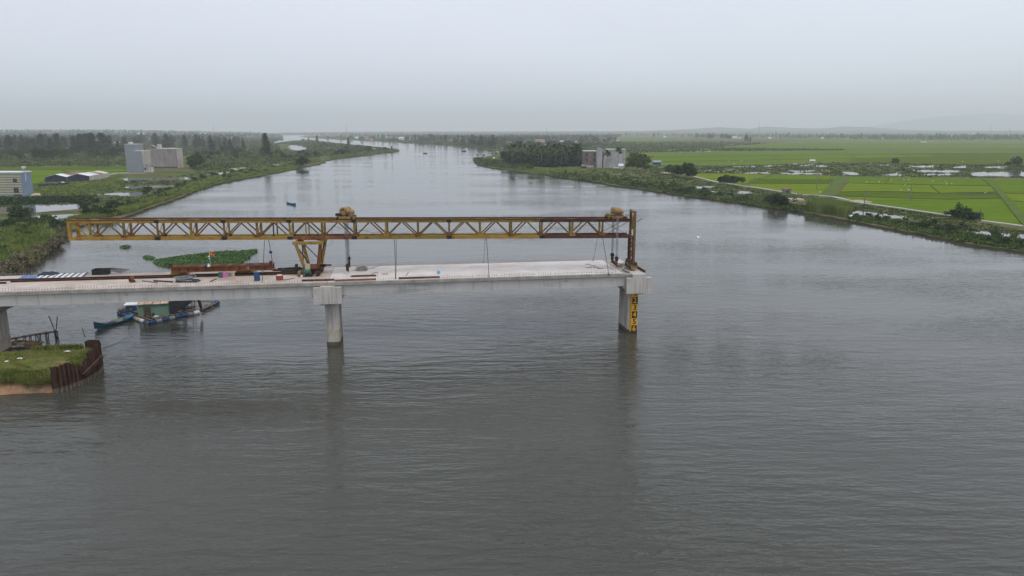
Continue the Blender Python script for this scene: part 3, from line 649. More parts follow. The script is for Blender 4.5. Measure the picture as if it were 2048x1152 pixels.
k = gmb(); k.bar((XA + 0.16, 0.18, zb(XA) + 0.2), (XA + 0.16, TW - 0.18, zb(XA) + 0.2), 0.2, 0.24); gt.part('cross_beam', k, M['yellow'])
k = gmb(); k.bar((XA + 0.16, 0.18, zt(XA) - 0.2), (XA + 0.16, TW - 0.18, zt(XA) - 0.2), 0.2, 0.2); gt.part('cross_beam', k, M['yellow'])
# the middle support: an inverted trapezoid frame on a bogie
LT = {(0,0): (-0.05, -0.9, 11.75), (1,0): (2.85, -0.9, 11.75), (0,1): (-0.05, 2.9, 11.75), (1,1): (2.85, 2.9, 11.75)}
LB = {(0,0): (0.72, -0.35, 8.75), (1,0): (2.3, -0.35, 8.75), (0,1): (0.72, 2.35, 8.75), (1,1): (2.3, 2.35, 8.75)}
for key in LT:
    k = gmb(); k.bar(LT[key], LB[key], 0.30, 0.28); gt.part('support_leg', k, M['rustred'] if key == (1,0) else M['yellow'])
for a, b in (((0,0),(1,0)), ((0,1),(1,1))):
    pa, pb = Vector(LT[a]), Vector(LT[b]); pa.x -= 0.35; pb.x += 0.35; pa.z = pb.z = 11.92
    k = gmb(); k.bar(pa, pb, 0.36, 0.34); gt.part('support_head_beam', k, M['yellow'])
for a, b in (((0,0),(0,1)), ((1,0),(1,1))):
    pa, pb = Vector(LT[a]), Vector(LT[b]); pa.y += 0.19; pb.y -= 0.19; pa.z = pb.z = 11.93
    k = gmb(); k.bar(pa, pb, 0.34, 0.30); gt.part('support_cross_beam', k, M['yellow'])
for sx in (0.3, 2.5):
    for y in (0, TW):
        k = gmb(); k.box((sx, y, 12.155), (0.4, 0.4, 0.12)); gt.part('bearing_block', k, M['blackst'])
def lerp(a, b, t): return Vector(a).lerp(Vector(b), t)
for a, b in (((0,0),(0,1)), ((0,1),(0,0)), ((1,0),(1,1)), ((1,1),(1,0))):
    k = gmb(); off = 0.05 if a < b else -0.05
    p, q = lerp(LT[a], LB[a], 0.08), lerp(LT[b], LB[b], 0.95); p.x += off; q.x += off
    k.bar(p, q, 0.12, 0.08); gt.part('support_brace', k, M['darkrust'])
p, q = lerp(LT[(0,1)], LB[(0,1)], 0.1), lerp(LT[(1,1)], LB[(1,1)], 0.9)
k = gmb(); k.bar(p, q, 0.1, 0.08); gt.part('support_brace', k, M['darkrust'])
for y in (-0.35, 2.35):
    k = gmb(); k.ibeam((0.3, y, 8.58), (2.8, y, 8.58), 0.32, 0.34); gt.part('sill_beam', k, M['darkrust'])
for x in (0.7, 2.3):
    k = gmb(); k.bar((x, -0.9, 8.26), (x, 2.9, 8.26), 0.42, 0.30); bgy = gt.part('bogie_beam', k, M['darkrust'])
    for y in (-0.7, 0.15, 1.85, 2.6):
        k = gmb(); k.tube([(x - 0.14, y, 8.02), (x + 0.14, y, 8.02)], 0.20, 10); gt.part('wheel', k, M['blackst'], bgy)
k = gmb(); k.box((0.15, -0.75, 8.15), (0.34, 0.42, 0.70)); gt.part('jack', k, M['motor'])
k = gmb(); k.box((0.65, -0.72, 7.98), (0.30, 0.40, 0.36)); gt.part('jack', k, M['motor'])
k = gmb(); k.box((1.15, -0.62, 8.95), (0.62, 0.35, 0.72)); cb = gt.part('control_cabinet', k, M['cream'])
k = gmb(); k.box((1.15, -0.81, 8.98), (0.5, 0.015, 0.55)); gt.part('cabinet_door', k, M['cream'], cb)
k = gmb(); k.box((1.95, -0.5, 8.95), (0.7, 0.5, 0.40)); gt.part('gearbox', k, M['rustred'])
k = gmb(); k.box((-0.28, -0.1, 8.75), (0.3, 0.4, 0.95)); gt.part('oil_tank', k, M['blackst'])
k = gmb(); k.bar((2.4, 2.35, 8.62), (3.5, 2.35, 8.62), 0.22, 0.16); gt.part('buffer_bar', k, M['blackst'])
# the front leg on the last pier
fx = 41.45
for y, mm in ((-0.05, 'drab'), (TW + 0.05, 'darkrust')):
    k = gmb(); k.bar((fx, y, 8.85), (fx, y, 15.25), 0.27, 0.26, (0,1,0)); gt.part('front_leg', k, M[mm])
    k = gmb(); k.bar((fx - 0.22, y, 8.9), (fx - 0.22, y, 12.1), 0.10, 0.12, (0,1,0)); gt.part('leg_stiffener', k, M['darkrust'])
k = gmb(); k.bar((fx, 0.17, 15.1), (fx, TW - 0.17, 15.1), 0.26, 0.22); gt.part('leg_head_beam', k, M['olive'])
zs = [8.95, 10.1, 11.25, 12.0]
for i in range(3):
    for s in (0, 1):
        k = gmb(); x = fx + (0.05 if s else -0.05); a, b = (0.18, TW - 0.18) if s else (TW - 0.18, 0.18)
        k.bar((x, a, zs[i]), (x, b, zs[i+1]), 0.10, 0.07); gt.part('leg_brace', k, M['rustred'])
    k = gmb(); k.bar((fx, 0.16, zs[i+1]), (fx, TW - 0.16, zs[i+1]), 0.16, 0.14); gt.part('leg_tie', k, M['olive'])
for s in (0, 1):
    k = gmb(); x = fx + (0.05 if s else -0.05); a, b = (0.18, TW - 0.18) if s else (TW - 0.18, 0.18)
    k.bar((x, a, 12.5), (x, b, 14.9), 0.12, 0.08); gt.part('leg_brace', k, M['olive'])
k = gmb(); k.box((fx, 1.0, 13.3), (0.2, 0.4, 0.9)); gt.part('leg_box', k, M['olive'])
k = gmb(); k.bar((fx + 0.3, 0.0, 13.9), (fx + 0.9, -0.1, 14.35), 0.07, 0.07); gt.part('bracket_arm', k, M['blackst'])
k = gmb(); k.bar((fx, -0.8, 8.68), (fx, 2.8, 8.68), 0.62, 0.30); gt.part('leg_sill', k, M['darkrust'])
for y in (-0.4, 0.5, 1.6, 2.4):
    k = gmb(); k.box((fx - 0.05, y, 8.22), (0.72, 0.55, 0.60)); bb = gt.part('leg_bogie', k, M['motor'] if y in (-0.4, 1.6) else M['green'])
    k = gmb(); k.tube([(fx - 0.45, y, 8.05), (fx - 0.43 + 0.04, y, 8.05)], 0.2, 10); gt.part('wheel', k, M['blackst'], bb)

def hoist(x, label, drum_axis, big):
    h = Thing('hoist_trolley', label, 'hoist', GM @ Vector((x, 1.0, zt(x) + 0.03)), GA, 'hoists on top of the gantry')
    z0 = zt(x) + 0.03
    fr = None
    for y in (0, TW):
        k = gmb(); k.bar((x - 1.15, y, z0 + 0.17), (x + 1.15, y, z0 + 0.17), 0.28, 0.26); fr = h.part('side_beam', k, M['motor'] if big else M['olive'])
        for dx in (-0.85, 0.85):
            k = gmb(); k.tube([(x + dx, y - 0.2, z0 + 0.15), (x + dx, y - 0.15, z0 + 0.15)], 0.145, 10); h.part('wheel', k, M['blackst'], fr)
    for dx in (-0.9, -0.2, 0.6):
        k = gmb(); k.bar((x + dx, 0.15, z0 + 0.2), (x + dx, TW - 0.15, z0 + 0.2), 0.22, 0.18); h.part('cross_beam', k, M['olive'])
    k = gmb(); k.box((x, 1.0, z0 + 0.33), (1.9, 1.5, 0.05)); h.part('platform', k, M['darkrust'])
    if big:
        k = gmb(); k.tube([(x - 0.35, 0.35, z0+0.85), (x - 0.3, 0.45, z0+0.85), (x + 0.35, 1.25, z0+0.85), (x + 0.4, 1.3, z0+0.85)], [0.38, 0.55, 0.55, 0.38], 16); h.part('drum', k, M['motor'])
        k = gmb(); k.tube([(x + 0.3, 0.75, z0+0.75), (x + 0.85, 1.35, z0+0.7)], [0.38, 0.30], 12); h.part('motor', k, M['motor'])
        k = gmb(); k.box((x - 0.8, 0.6, z0 + 0.5), (0.7, 0.7, 0.28)); h.part('gearbox', k, M['blackst'])
        for dx in (0.55, 0.75, 0.95):
            k = gmb(); k.tube([(x + dx, 0.1, z0 + 0.36), (x + dx, 0.1, z0 + 0.62)], 0.09, 8); h.part('bollard', k, M['motor'])
    else:
        k = gmb(); k.tube([(x - 0.62, 0.75, z0+0.98), (x - 0.55, 0.75, z0+0.96), (x + 0.45, 0.95, z0+0.82), (x + 0.5, 0.95, z0+0.81)], [0.30, 0.42, 0.42, 0.36], 16); h.part('drum', k, M['motor'])
        k = gmb(); k.tube([(x + 0.5, 0.95, z0+0.8), (x + 0.55, 0.95, z0+0.79), (x + 0.95, 1.0, z0+0.70)], [0.36, 0.36, 0.24], 12); h.part('motor', k, M['motor'])
        k = gmb(); k.box((x - 0.9, 0.9, z0 + 0.45), (0.4, 1.2, 0.2)); h.part('end_plate', k, M['olive'])
        k = gmb(); k.tube([(x + 1.2, 0.4, z0 + 0.3), (x + 1.5, 0.5, z0 + 0.42), (x + 1.9, 0.6, z0 + 0.2)], 0.03, 5); h.part('power_lead', k, M['cable'])
    spots = [(0.25, 8.25, 9.1), (1.75, 8.55, 9.75)] if big else [(-0.3, 9.0, 9.6), (2.1, 8.7, 9.65)]
    for y, zl, zh in spots:
        k = gmb(); k.box((x, y, (zl + zh)/2), (0.30, 0.34, zh - zl)); hb = h.part('hook_block', k, M['blackst'])
        k = gmb(); k.tube([(x, y, zl), (x + 0.02, y, zl - 0.12), (x + 0.12, y, zl - 0.17), (x + 0.17, y, zl - 0.08)], 0.05, 6); h.part('hook', k, M['darkrust'], hb)
        for sx in (-0.13, 0.13):
            k = gmb(); k.tube([(x, y + sx - 0.02, zh - 0.25), (x, y + sx + 0.02, zh - 0.25)], 0.24, 12); h.part('sheave', k, M['darkrust'], hb)
        for dx in (-0.11, -0.04, 0.04, 0.11):
            k = gmb(); k.tube([(x + dx, y, zh - 0.03), (x + dx * 1.3, y, zt(x) + 0.35)], 0.026, 5); h.part('rope', k, M['rope'])
    if not big:
        k = gmb(); k.ibeam((x, -0.6, 8.62), (x, 2.5, 8.62), 0.3, 0.34); h.part('lifting_beam', k, M['darkrust'])
    return h
hoist(5.75, 'tan drum hoist riding on top of the gantry near its middle', 0, True)
hoist(39.2, 'rusty cylinder hoist on top of the gantry beside its front leg', 0, False)

def ongantry(px, py, y=0.0):
    n = GM.to_3x3() @ Vector((0, 1, 0)); q = GM @ Vector((0, y, 0)); r = ray(px, py); return EYE + r * ((q - EYE).dot(n) / r.dot(n))
def cable(label, a, b, r=0.03, mats='cable', extra=None, group='guy cables tying the gantry to the deck'):
    k = MB(); k.tube([a, lerp(a, b, 0.5) + Vector((0.02, 0, -0.03)), b], r, 6)
    t = Thing('guy_cable', label, 'cable', b, 0, group); t.part('wire', k, M[mats])
    k = MB(); k.box(b, (0.18, 0.18, 0.14)); t.part('anchor', k, M['darkrust'])
    if extra: 
        k = MB(); k.box(lerp(a, b, 0.45), (0.35, 0.2, 0.28), 0.4); t.part('blue_rag', k, M['blue'])
    return t
cable('guy cable meeting the deck edge beside the blue barrel', ongantry(529, 481), at(524, 568, DECK - 0.1), 0.035)
cable('guy cable with a blue rag tied on, above the rusty beam end', ongantry(537, 478, TW), at(546.5, 536, DECK + 0.3), 0.035, extra=True)
cable('guy cable dropping to the near deck edge from mid gantry, past the drum hoist', ongantry(789, 479), at(791, 559, DECK - 0.05), 0.035)
cable('second strand beside the mid gantry guy cable, leaning slightly', ongantry(792.5, 479, 0.5), at(791.8, 558, DECK - 0.05), 0.028)
cable('guy cable to the near deck edge halfway along the pale bare deck', ongantry(973, 478), at(978, 555, DECK - 0.05), 0.035)
cable('thin guy wire to the far deck edge behind the halfway cable', ongantry(970, 476, TW), at(967, 526, DECK), 0.02)
cable('slanting guy cable anchored on the deck corner by the end pier', ongantry(1205, 475), at(1217.5, 548.5, DECK), 0.035)
cable('thin slanting guy wire to the far deck edge before the end pier', ongantry(1195, 474, TW), at(1186, 521, DECK), 0.02)
k = MB(); pts = [(666,451),(672,454),(682,457),(690,454),(700,456),(712,462),(725,460),(733,462),(742,465),(752,466),(762,463),(770,460),(780,464),(795,468),(810,466),(830,469),(850,468),(868,466),(880,470),(890,466),(903,470),(925,467),(950,470),(985,467),(1000,464),(1012,467),(1030,469),(1060,470),(1090,460),(1110,456),(1130,458),(1160,452),(1195,448)]
k.tube([ongantry(x, y, 1.0) for x, y in pts], 0.018, 4)
solo('power_cable', k, M['cable'], 'thin black power cable drooping along inside the gantry lattice', 'cable', ongantry(666, 451, 1.0))
k = MB(); k.tube([ongantry(x, y, 1.0) for x, y in [(666,452),(663,466),(664,482),(660,490),(656,492),(650,489)]], 0.018, 4)
solo('power_cable', k, M['cable'], 'short loop of black cable hanging below the gantry by the support leg', 'cable', ongantry(666, 452, 1.0))

# ------------------------------------------------------------------ things standing on the deck
def dk(px, py, dz=0.0): return at(px, py, DECK + dz)
def rail_v(px, py): q = BM.inverted() @ dk(px, py); return q.x, q.y
for (xa, ya), (xb, yb), lab in (((-8,562.2),(604,545.6),'farther of the two long dark rails laid along the deck'), ((21.5,564.6),(606,548.2),'nearer of the two long dark rails laid along the deck'), ((-30,568.6),(13,567.2),'short length of dark rail at the near end of the deck by the picture edge'.replace(' by the picture edge',''))):
    a, b = dk(xa, ya), dk(xb, yb); k = MB(); k.ibeam(a + Vector((0,0,0.105)), b + Vector((0,0,0.105)), 0.22, 0.20, 0.04)
    solo('track_rail', k, M['darkrust'], lab, 'rail', a, 0, 'rails on the bridge deck')
# the long rust red beam on yellow bogies
bmt = Thing('transport_beam', 'long rust red steel beam resting on two yellow bogies on the rails', 'steel beam', dk(345, 554), BA)
ba, bb = at(342, 539.5, 8.78), at(546, 534.5, 8.78)
ba.z = bb.z = 8.78
for off, nm in ((0, 0), (1.05, 1)):
    o = Vector((-math.sin(BA), math.cos(BA), 0)) * off
    k = MB(); k.ibeam(ba + o, bb + o, 0.42, 0.66, 0.07); bo = bmt.part('flanged_beam', k, M['rustred'])
    for q in range(1, 12):
        p = lerp(ba, bb, q / 12) + o - Vector((-math.sin(BA), math.cos(BA), 0)) * 0.11
        k = MB(); k.box(p, (0.05, 0.16, 0.5), BA); bmt.part('stiffener', k, M['darkrust'], bo)
for q in range(0, 22):
    p = lerp(ba, bb, (q + 0.5) / 22) + Vector((-math.sin(BA), math.cos(BA), 0)) * 0.52; p.z = 9.135
    k = MB(); k.box(p, (0.52, 1.3, 0.05), BA); bmt.part('plank', k, M['darkrust'] if q % 3 else M['rustred'])
for q in (0.005, 0.75, 0.98):
    k = MB(); p = lerp(ba, bb, q); p.z = 9.35 if q != 0.75 else 8.8; k.box(p, (0.28, 0.3, 0.42), BA); bmt.part('clamp', k, M['darkrust'] if q != 0.75 else M['rebar'])
for px, lab in ((360, 'yellow bogie beside the coil of rope, under the rusty beam'), (489, 'yellow bogie near the blue barrel, under the rusty beam')):
    p = dk(px, 551.5 if px < 400 else 548.0); t = Thing('bogie', lab, 'bogie', p, BA, 'bogies under the rust red beam')
    k = t.mbl(); k.hull8([(-1.1,-0.5,0.22),(1.1,-0.5,0.22),(1.1,0.9,0.22),(-1.1,0.9,0.22)], [(-0.8,-0.4,0.48),(0.8,-0.4,0.48),(0.8,0.8,0.48),(-0.8,0.8,0.48)]); t.part('frame', k, M['yellow'])
    k = t.mbl(); k.box((0, 0.2, 0.56), (1.4, 1.0, 0.16)); t.part('turntable', k, M['darkrust'])
    for dx in (-0.75, 0.75):
        for dy in (-0.35, 0.75):
            k = t.mbl(); k.tube([(dx, dy - 0.06, 0.34), (dx, dy + 0.06, 0.34)], 0.15, 10); t.part('wheel', k, M['blackst'])
# flag
t = Thing('flag', 'small red flag with a yellow star on a thin pole above the rusty beam', 'flag', aty(420, 534, 92.0))
p0 = at(421, 532.5, 9.16)
k = MB(); k.tube([p0, p0 + Vector((0.0, 0, 1.9))], 0.03, 6); t.part('pole', k, M['housegreen'])
k = MB(); f0 = p0 + Vector((-0.02, 0, 1.85)); fv = []; nx = 6
for i in range(nx + 1):
    a = i / nx; 
    for j in (0, 1): fv.append(f0 + Vector((0.55*a - 0.18*(1-a)*0 + (0.10 if j else -0.05)*1, 0.06*math.sin(a*7), -0.62*a*0.5 - (0.45 if j else 0)*(1 - 0.15*a))))
k.add(fv + [v + Vector((0, 0.012, 0)) for v in fv], [(2*i, 2*i+1, 2*i+3, 2*i+2) for i in range(nx)] + [(2*i+14, 2*i+16, 2*i+17, 2*i+15) for i in range(nx)])
t.part('cloth', k, M['flagred'])
sc_ = f0 + Vector((0.30, -0.09, -0.36)); st = []
for i in range(10):
    a = math.pi/2 + i*math.pi/5; r_ = 0.13 if i % 2 == 0 else 0.055; st.append(sc_ + Vector((r_*math.cos(a), 0, r_*math.sin(a))))
k = MB(); k.add(st + [v + Vector((0, 0.01, 0)) for v in st], [tuple(range(10))[::-1], tuple(range(10, 20))]); t.part('star', k, M['signy'])
k = MB(); k.lathe(p0 + Vector((-0.12,0,1.12)), [(0.04,0),(0.12,0.04),(0.10,0.1),(0.03,0.14)], 10); t.part('white_flower', k, M['white'])
k = MB(); k.lathe(p0 + Vector((-0.08,0,0.85)), [(0.04,0),(0.1,0.05),(0.03,0.1)], 8); t.part('white_flower', k, M['white'])
p1 = at(417.5, 533.5, 9.16)
t = Thing('sack', 'crumpled white and blue sack beside the foot of the flag pole', 'sack', p1)
k = MB(); k.lathe(p1, [(0.15,0),(0.18,0.1),(0.12,0.22),(0.06,0.32),(0.1,0.38)], 9); t.part('bag', k, M['white'])
k = MB(); k.lathe(p1 + Vector((-0.28,0.05,0)), [(0.18,0),(0.24,0.15),(0.12,0.34),(0.05,0.38)], 8); t.part('cloth', k, M['blue'])

def barrel(name, px, py, r, h, mat, label, cat='barrel', group=None, lid=None):
    p = dk(px, py) if not isinstance(px, Vector) else px
    t = Thing(name, label, cat, p, 0, group); k = MB()
    k.lathe(p, [(r*0.93,0),(r*0.98,h*0.04),(r,h*0.3),(r*1.04,h*0.33),(r,h*0.36),(r,h*0.64),(r*1.04,h*0.67),(r,h*0.7),(r*0.98,h*0.94),(r*0.9,h)], 16); t.part('body', k, M[mat], smooth=False)
    k = MB(); k.lathe(p + Vector((0,0,h)), [(r*0.86,-0.01),(r*0.86,0.025),(r*0.3,0.03)], 16); t.part('lid', k, M[lid or mat])
    return t
barrel('barrel', 514.5, 561.5, 0.33, 1.02, 'blue', 'blue plastic barrel standing near the deck edge')
barrel('drum', 441.5, 555, 0.26, 0.62, 'green', 'dark green drum under the rusty beam, beside the pink one', group='containers under the rusty beam')
barrel('drum', 449.8, 554.8, 0.27, 0.66, 'pink', 'pink drum under the rusty beam, beside the green one', group='containers under the rusty beam')
for px, mt, lb in ((455.3,'cream','cream bucket right beside the pink drum'), (461,'rope','grey bucket in the row between two cream ones'), (466.5,'cream','cream bucket at the end of the row, nearest the yellow bogie')):
    barrel('bucket', px, 552.6, 0.20, 0.42, mt, lb, 'bucket', 'containers under the rusty beam')
barrel('can', 559.5, 560.0, 0.40, 0.58, 'redcan', 'squat rust red can near the deck edge', 'can', lid='white')
t = Thing('jerrycan', 'light blue jerrycan alone on the pale bare deck', 'jerrycan', dk(877.5, 547.5))
p = dk(877.5, 547.5); k = MB(); k.lathe(p, [(0.19,0),(0.2,0.05),(0.2,0.32),(0.13,0.4)], 10); t.part('body', k, M['lightblue'])
k = MB(); k.lathe(p + Vector((0,0,0.4)), [(0.08,0),(0.08,0.08)], 8); t.part('cap', k, M['white'])
# green winch by the support leg
p = dk(614.5, 552.5); t = Thing('winch', 'green winch with a dark drum at the foot of the gantry support', 'winch', p, BA)
k = t.mbl(); k.box((0,0,0.1), (1.3,0.9,0.14)); t.part('base', k, M['blackst'])
k = t.mbl(); k.tube([(-0.35,-0.1,0.55),(0.35,-0.1,0.55)], 0.32, 14); t.part('drum', k, M['green'])
for sx in (-0.42, 0.42):
    k = t.mbl(); k.tube([(sx-0.03,-0.1,0.55),(sx+0.03,-0.1,0.55)], 0.44, 14); t.part('flange', k, M['green'])
k = t.mbl(); k.tube([(0.5,0.25,0.4),(0.95,0.25,0.4)], 0.2, 10); t.part('motor', k, M['blackst'])
k = t.mbl(); k.lathe((-0.6,-0.45,0.0), [(0.13,0.0),(0.15,0.12),(0.1,0.24)], 8); t.part('can', k, M['white'])
# white panels, blue tarpaulin, trough, ropes, scrap
pans = [(57,61,550.0),(74,80,549.2),(92,99,548.6),(108,115,548.0),(121,129,547.5),(135,143,547.0),(150,157,546.6),(164,171,546.2)]
names = ['first','second','third','fourth','fifth','sixth','seventh','eighth']
for i in range(8):
    a = dk(70 + i*11.9, 557.6 - i*0.28); b = dk(81.7 + i*11.9, 557.4 - i*0.28)
    c = dk(98 + i*11.2, 549.0 - i*0.42); d = dk(86.6 + i*11.2, 549.2 - i*0.42)
    t = Thing('panel', '%s white formwork panel counted from the blue tarpaulin' % names[i], 'panel', a, 0, 'white panels laid in a row on the deck')
    k = MB(); up = Vector((0,0,0.07 + 0.02*(i % 2))); s_ = 0.03
    q = [lerp(a, c, s_), lerp(b, d, s_), lerp(c, a, s_), lerp(d, b, s_)]
    k.hull8([v + Vector((0,0,0.02)) for v in q], [v + up for v in q]); t.part('board', k, M['white'])
    k = MB(); k.bar(q[1] + up + Vector((0,0,0.04)), q[2] + up + Vector((0,0,0.02)), 0.10, 0.06); t.part('batten', k, M['navy'] if i % 2 else M['black'])
def lump(name, center, sx, sy, h, mat, label, cat, group=None, seed=1, nx=14, ny=8, rz=0, bumps=0.4):
    rg = random.Random(seed); k = MB(); vs = []; ph = [rg.uniform(0, 6) for _ in range(6)]
    for i in range(nx + 1):
        for j in range(ny + 1):
            u, v = i/nx*2-1, j/ny*2-1; e = max(0, 1 - max(abs(u)**3, abs(v)**3)); r_ = 1 + 0.12*math.sin(u*5+ph[0])*math.cos(v*4+ph[1])
            z = h * e * (1 - bumps/2 + bumps*0.5*math.sin(u*6+ph[2]+v*2)*math.cos(v*5+ph[3]) + rg.uniform(-0.12, 0.12)*bumps) 
            a = Vector((u*sx*r_, v*sy*r_, max(0.005, z))); a.rotate(Matrix.Rotation(rz, 3, 'Z')); vs.append(Vector(center) + a)
    k.add(vs, [(i*(ny+1)+j, (i+1)*(ny+1)+j, (i+1)*(ny+1)+j+1, i*(ny+1)+j+1) for i in range(nx) for j in range(ny)])
    return solo(name, k, mat, label, cat, Vector(center), 0, group)
lump('tarpaulin', dk(57, 557.2), 0.95, 0.9, 0.42, M['tarpblue'], 'crumpled blue tarpaulin at the start of the white panels', 'tarpaulin', seed=3)
lump('tarpaulin', dk(97, 550.0), 1.1, 0.7, 0.5, M['navy'], 'dark crumpled sheet behind the white panels at the far deck edge', 'tarpaulin', seed=5)
p = dk(203, 548.5); t = Thing('trough', 'black open trough with scrap timber at the far deck edge', 'trough', p, BA)
k = t.mbl(); k.box((0,-0.45,0.33), (1.7,0.06,0.62)); t.part('side', k, M['black'])
k = t.mbl(); k.box((0,0.45,0.36), (1.7,0.06,0.68)); t.part('side', k, M['black'])
for sx in (-0.88, 0.88):
    k = t.mbl(); k.box((sx,0,0.34), (0.06,0.96,0.65)); t.part('end', k, M['black'])
k = t.mbl(); k.box((0,0,0.06), (1.7,0.84,0.06)); t.part('base', k, M['black'])
for i in range(5):
    a = Vector((0.0 + i*0.22, -0.3 + 0.15*i, 0.72)); b = Vector((2.4 + 0.2*i, -0.2 + 0.1*i, 0.15 + 0.08*i)); k = t.mbl(); k.bar(a, b, 0.06, 0.06); t.part('stick', k, M['darkwood'])
def coil(name, c, rx, ry, n, r, mat, label, cat, seed=2, h=0.5):
    rg = random.Random(seed); t = Thing(name, label, cat, c)
    for q in range(n):
        k = MB(); pts = []; ox, oy = rg.uniform(-0.35, 0.35), rg.uniform(-0.2, 0.2); zz = 0.05 + h * q / n; ph = rg.uniform(0, 6); sx, sy = rg.uniform(0.7, 1.1), rg.uniform(0.6, 1.1)
        for i in range(17):
            a = 2*math.pi*i/16; pts.append(Vector(c) + Vector((ox + rx*sx*math.cos(a), oy + ry*sy*math.sin(a), zz + 0.08*math.sin(2*a + ph))))
        k.tube(pts, r, 5); t.part('strand', k, mat)
    return t
coil('rope_pile', dk(372, 563.5), 1.0, 0.55, 16, 0.05, M['rope'], 'big tangled coil of grey wire rope near the deck edge', 'rope', 4, 0.6)
lump('net_pile', dk(376, 563.2), 1.3, 0.6, 0.48, M['net'], 'dark heap of netting lying inside the grey rope coil', 'netting', seed=8)
coil('rope_pile', dk(722, 540.5), 0.7, 0.8, 9, 0.03, M['rebar'], 'loose tangle of thin grey wire on the bare deck behind the planks', 'wire', 6, 0.35)
p = dk(265, 564.5); t = Thing('pump', 'small rusty engine pump with a bent handle on the deck', 'pump', p)
k = t.mbl(); k.box((0,0,0.12), (0.5,0.45,0.2)); t.part('base', k, M['darkrust'])
k = t.mbl(); k.lathe((0,0,0.2), [(0.2,0),(0.26,0.15),(0.24,0.4),(0.1,0.55)], 10); t.part('body', k, M['rustred'])
k = t.mbl(); k.tube([(-0.28,-0.05,0.35),(-0.2,-0.05,0.35)], 0.26, 12); t.part('flywheel', k, M['darkrust'])
k = t.mbl(); k.bar((0.15,0,0.45),(0.6,-0.3,0.15), 0.08, 0.08); t.part('handle', k, M['rope'])
def bits(label, px0, py0, px1, py1, wd, ht, mat, name='timber', cat='timber', group='loose timber and steel on the deck', z=0.0):
    a, b = dk(px0, py0), dk(px1, py1); k = MB(); k.bar(a + Vector((0,0,ht/2+z)), b + Vector((0,0,ht/2+z)), wd, ht)
    return solo(name, k, M[mat], label, cat, a, 0, group)
bits('thin grey timber slanting left of the rope coil'.replace(' left of', ' beside'), 285, 562.8, 315, 566.2, 0.14, 0.12, 'wood')
bits('dark timber end on to the rope coil', 308, 562.8, 345, 565, 0.2, 0.16, 'darkwood')
bits('short timber lying crosswise between rope coil and green drum', 421, 564, 432, 558.5, 0.16, 0.12, 'wood')
bits('grey board by the rust red can', 567, 560.5, 588, 557, 0.3, 0.06, 'wood')
bits('rusty steel bar standing aslant near the light blue jerrycan', 812, 551.5, 817, 545, 0.05, 0.05, 'rustred', 'steel_bar', 'steel bar')
bits('thin steel bar lying behind the grey wire tangle', 735, 538, 775, 528.5, 0.05, 0.05, 'rebar', 'steel_bar', 'steel bar')
bits('flat bar among the grey wire tangle', 705, 541.5, 748, 536, 0.05, 0.05, 'rebar', 'steel_bar', 'steel bar')
for px0, px1, y0, y1, mt, lb in ((604,627,562.6,562.2,'blackst','black steel strip on the deck edge left of the midstream pier'.replace('left of','just before')), (627.5,669,562.1,561.2,'darkrust','dark red steel strip on the deck edge over the midstream pier'), (670,752,562.8,560.0,'rustred','long rusty steel strip on the deck edge just past the midstream pier'), (797,879,558.2,555.8,'darkrust','long dark steel strip on the deck edge below the light blue jerrycan')):
    bits(lb, px0, y0, px1, y1, 0.30, 0.20, mt, 'edge_strip', 'steel strip', 'steel strips on the deck edge')
p = dk(728, 552.2); t = Thing('plank_stack', 'stack of dark planks with a bent strap on the bare deck', 'planks', p, BA)
for i in range(7):
    k = t.mbl(); k.box((random.uniform(-0.15,0.15), -0.42 + 0.14*(i % 4), 0.05 + 0.09*(i // 4)), (3.0 - 0.3*(i // 4), 0.12, 0.08), random.uniform(-0.02,0.02)); t.part('plank', k, M['darkwood'] if i % 3 else M['rustred'])
k = t.mbl(); k.tube([(0.9,-0.1,0.2),(1.3,0.05,0.38),(1.62,0.1,0.42),(1.68,-0.05,0.2)], 0.035, 5); t.part('strap', k, M['darkwood'])
# steelwork lying between the rails and the support
for i, (x0, y0, x1, y1, ht) in enumerate(((556,541.5,602,539.5,0.35),(546,541.5,584,542.6,0.22),(562,545.5,600,543.2,0.3),(575,538.4,604,537.8,0.18),(518,546.4,585,545.2,0.1))):
    bits(['heavy dark beam butting against the support bogie','short dark beam beside the end of the rusty beam','dark channel lying between rails and support','thin dark bar at the far side by the support','long flat bar beside the rails near the blue barrel'][i], x0, y0, x1, y1, 0.3, ht, ['blackst','darkrust','blackst','blackst','wood'][i], 'steel_beam', 'steel beam', 'steelwork by the gantry support')
barrel('can', 567.5, 541.5, 0.2, 0.35, 'green', 'small green can among the steelwork by the support', 'can')
p = dk(507, 544.3); lump('cement_bag', p, 0.5, 0.35, 0.3, M['cream'], 'pale cement bag on the deck behind the blue barrel', 'bag', seed=9)
p = dk(513, 543.6); lump('cement_bag', p, 0.4, 0.3, 0.22, M['white'], 'white cement bag on the deck beyond the pale one', 'bag', seed=10)
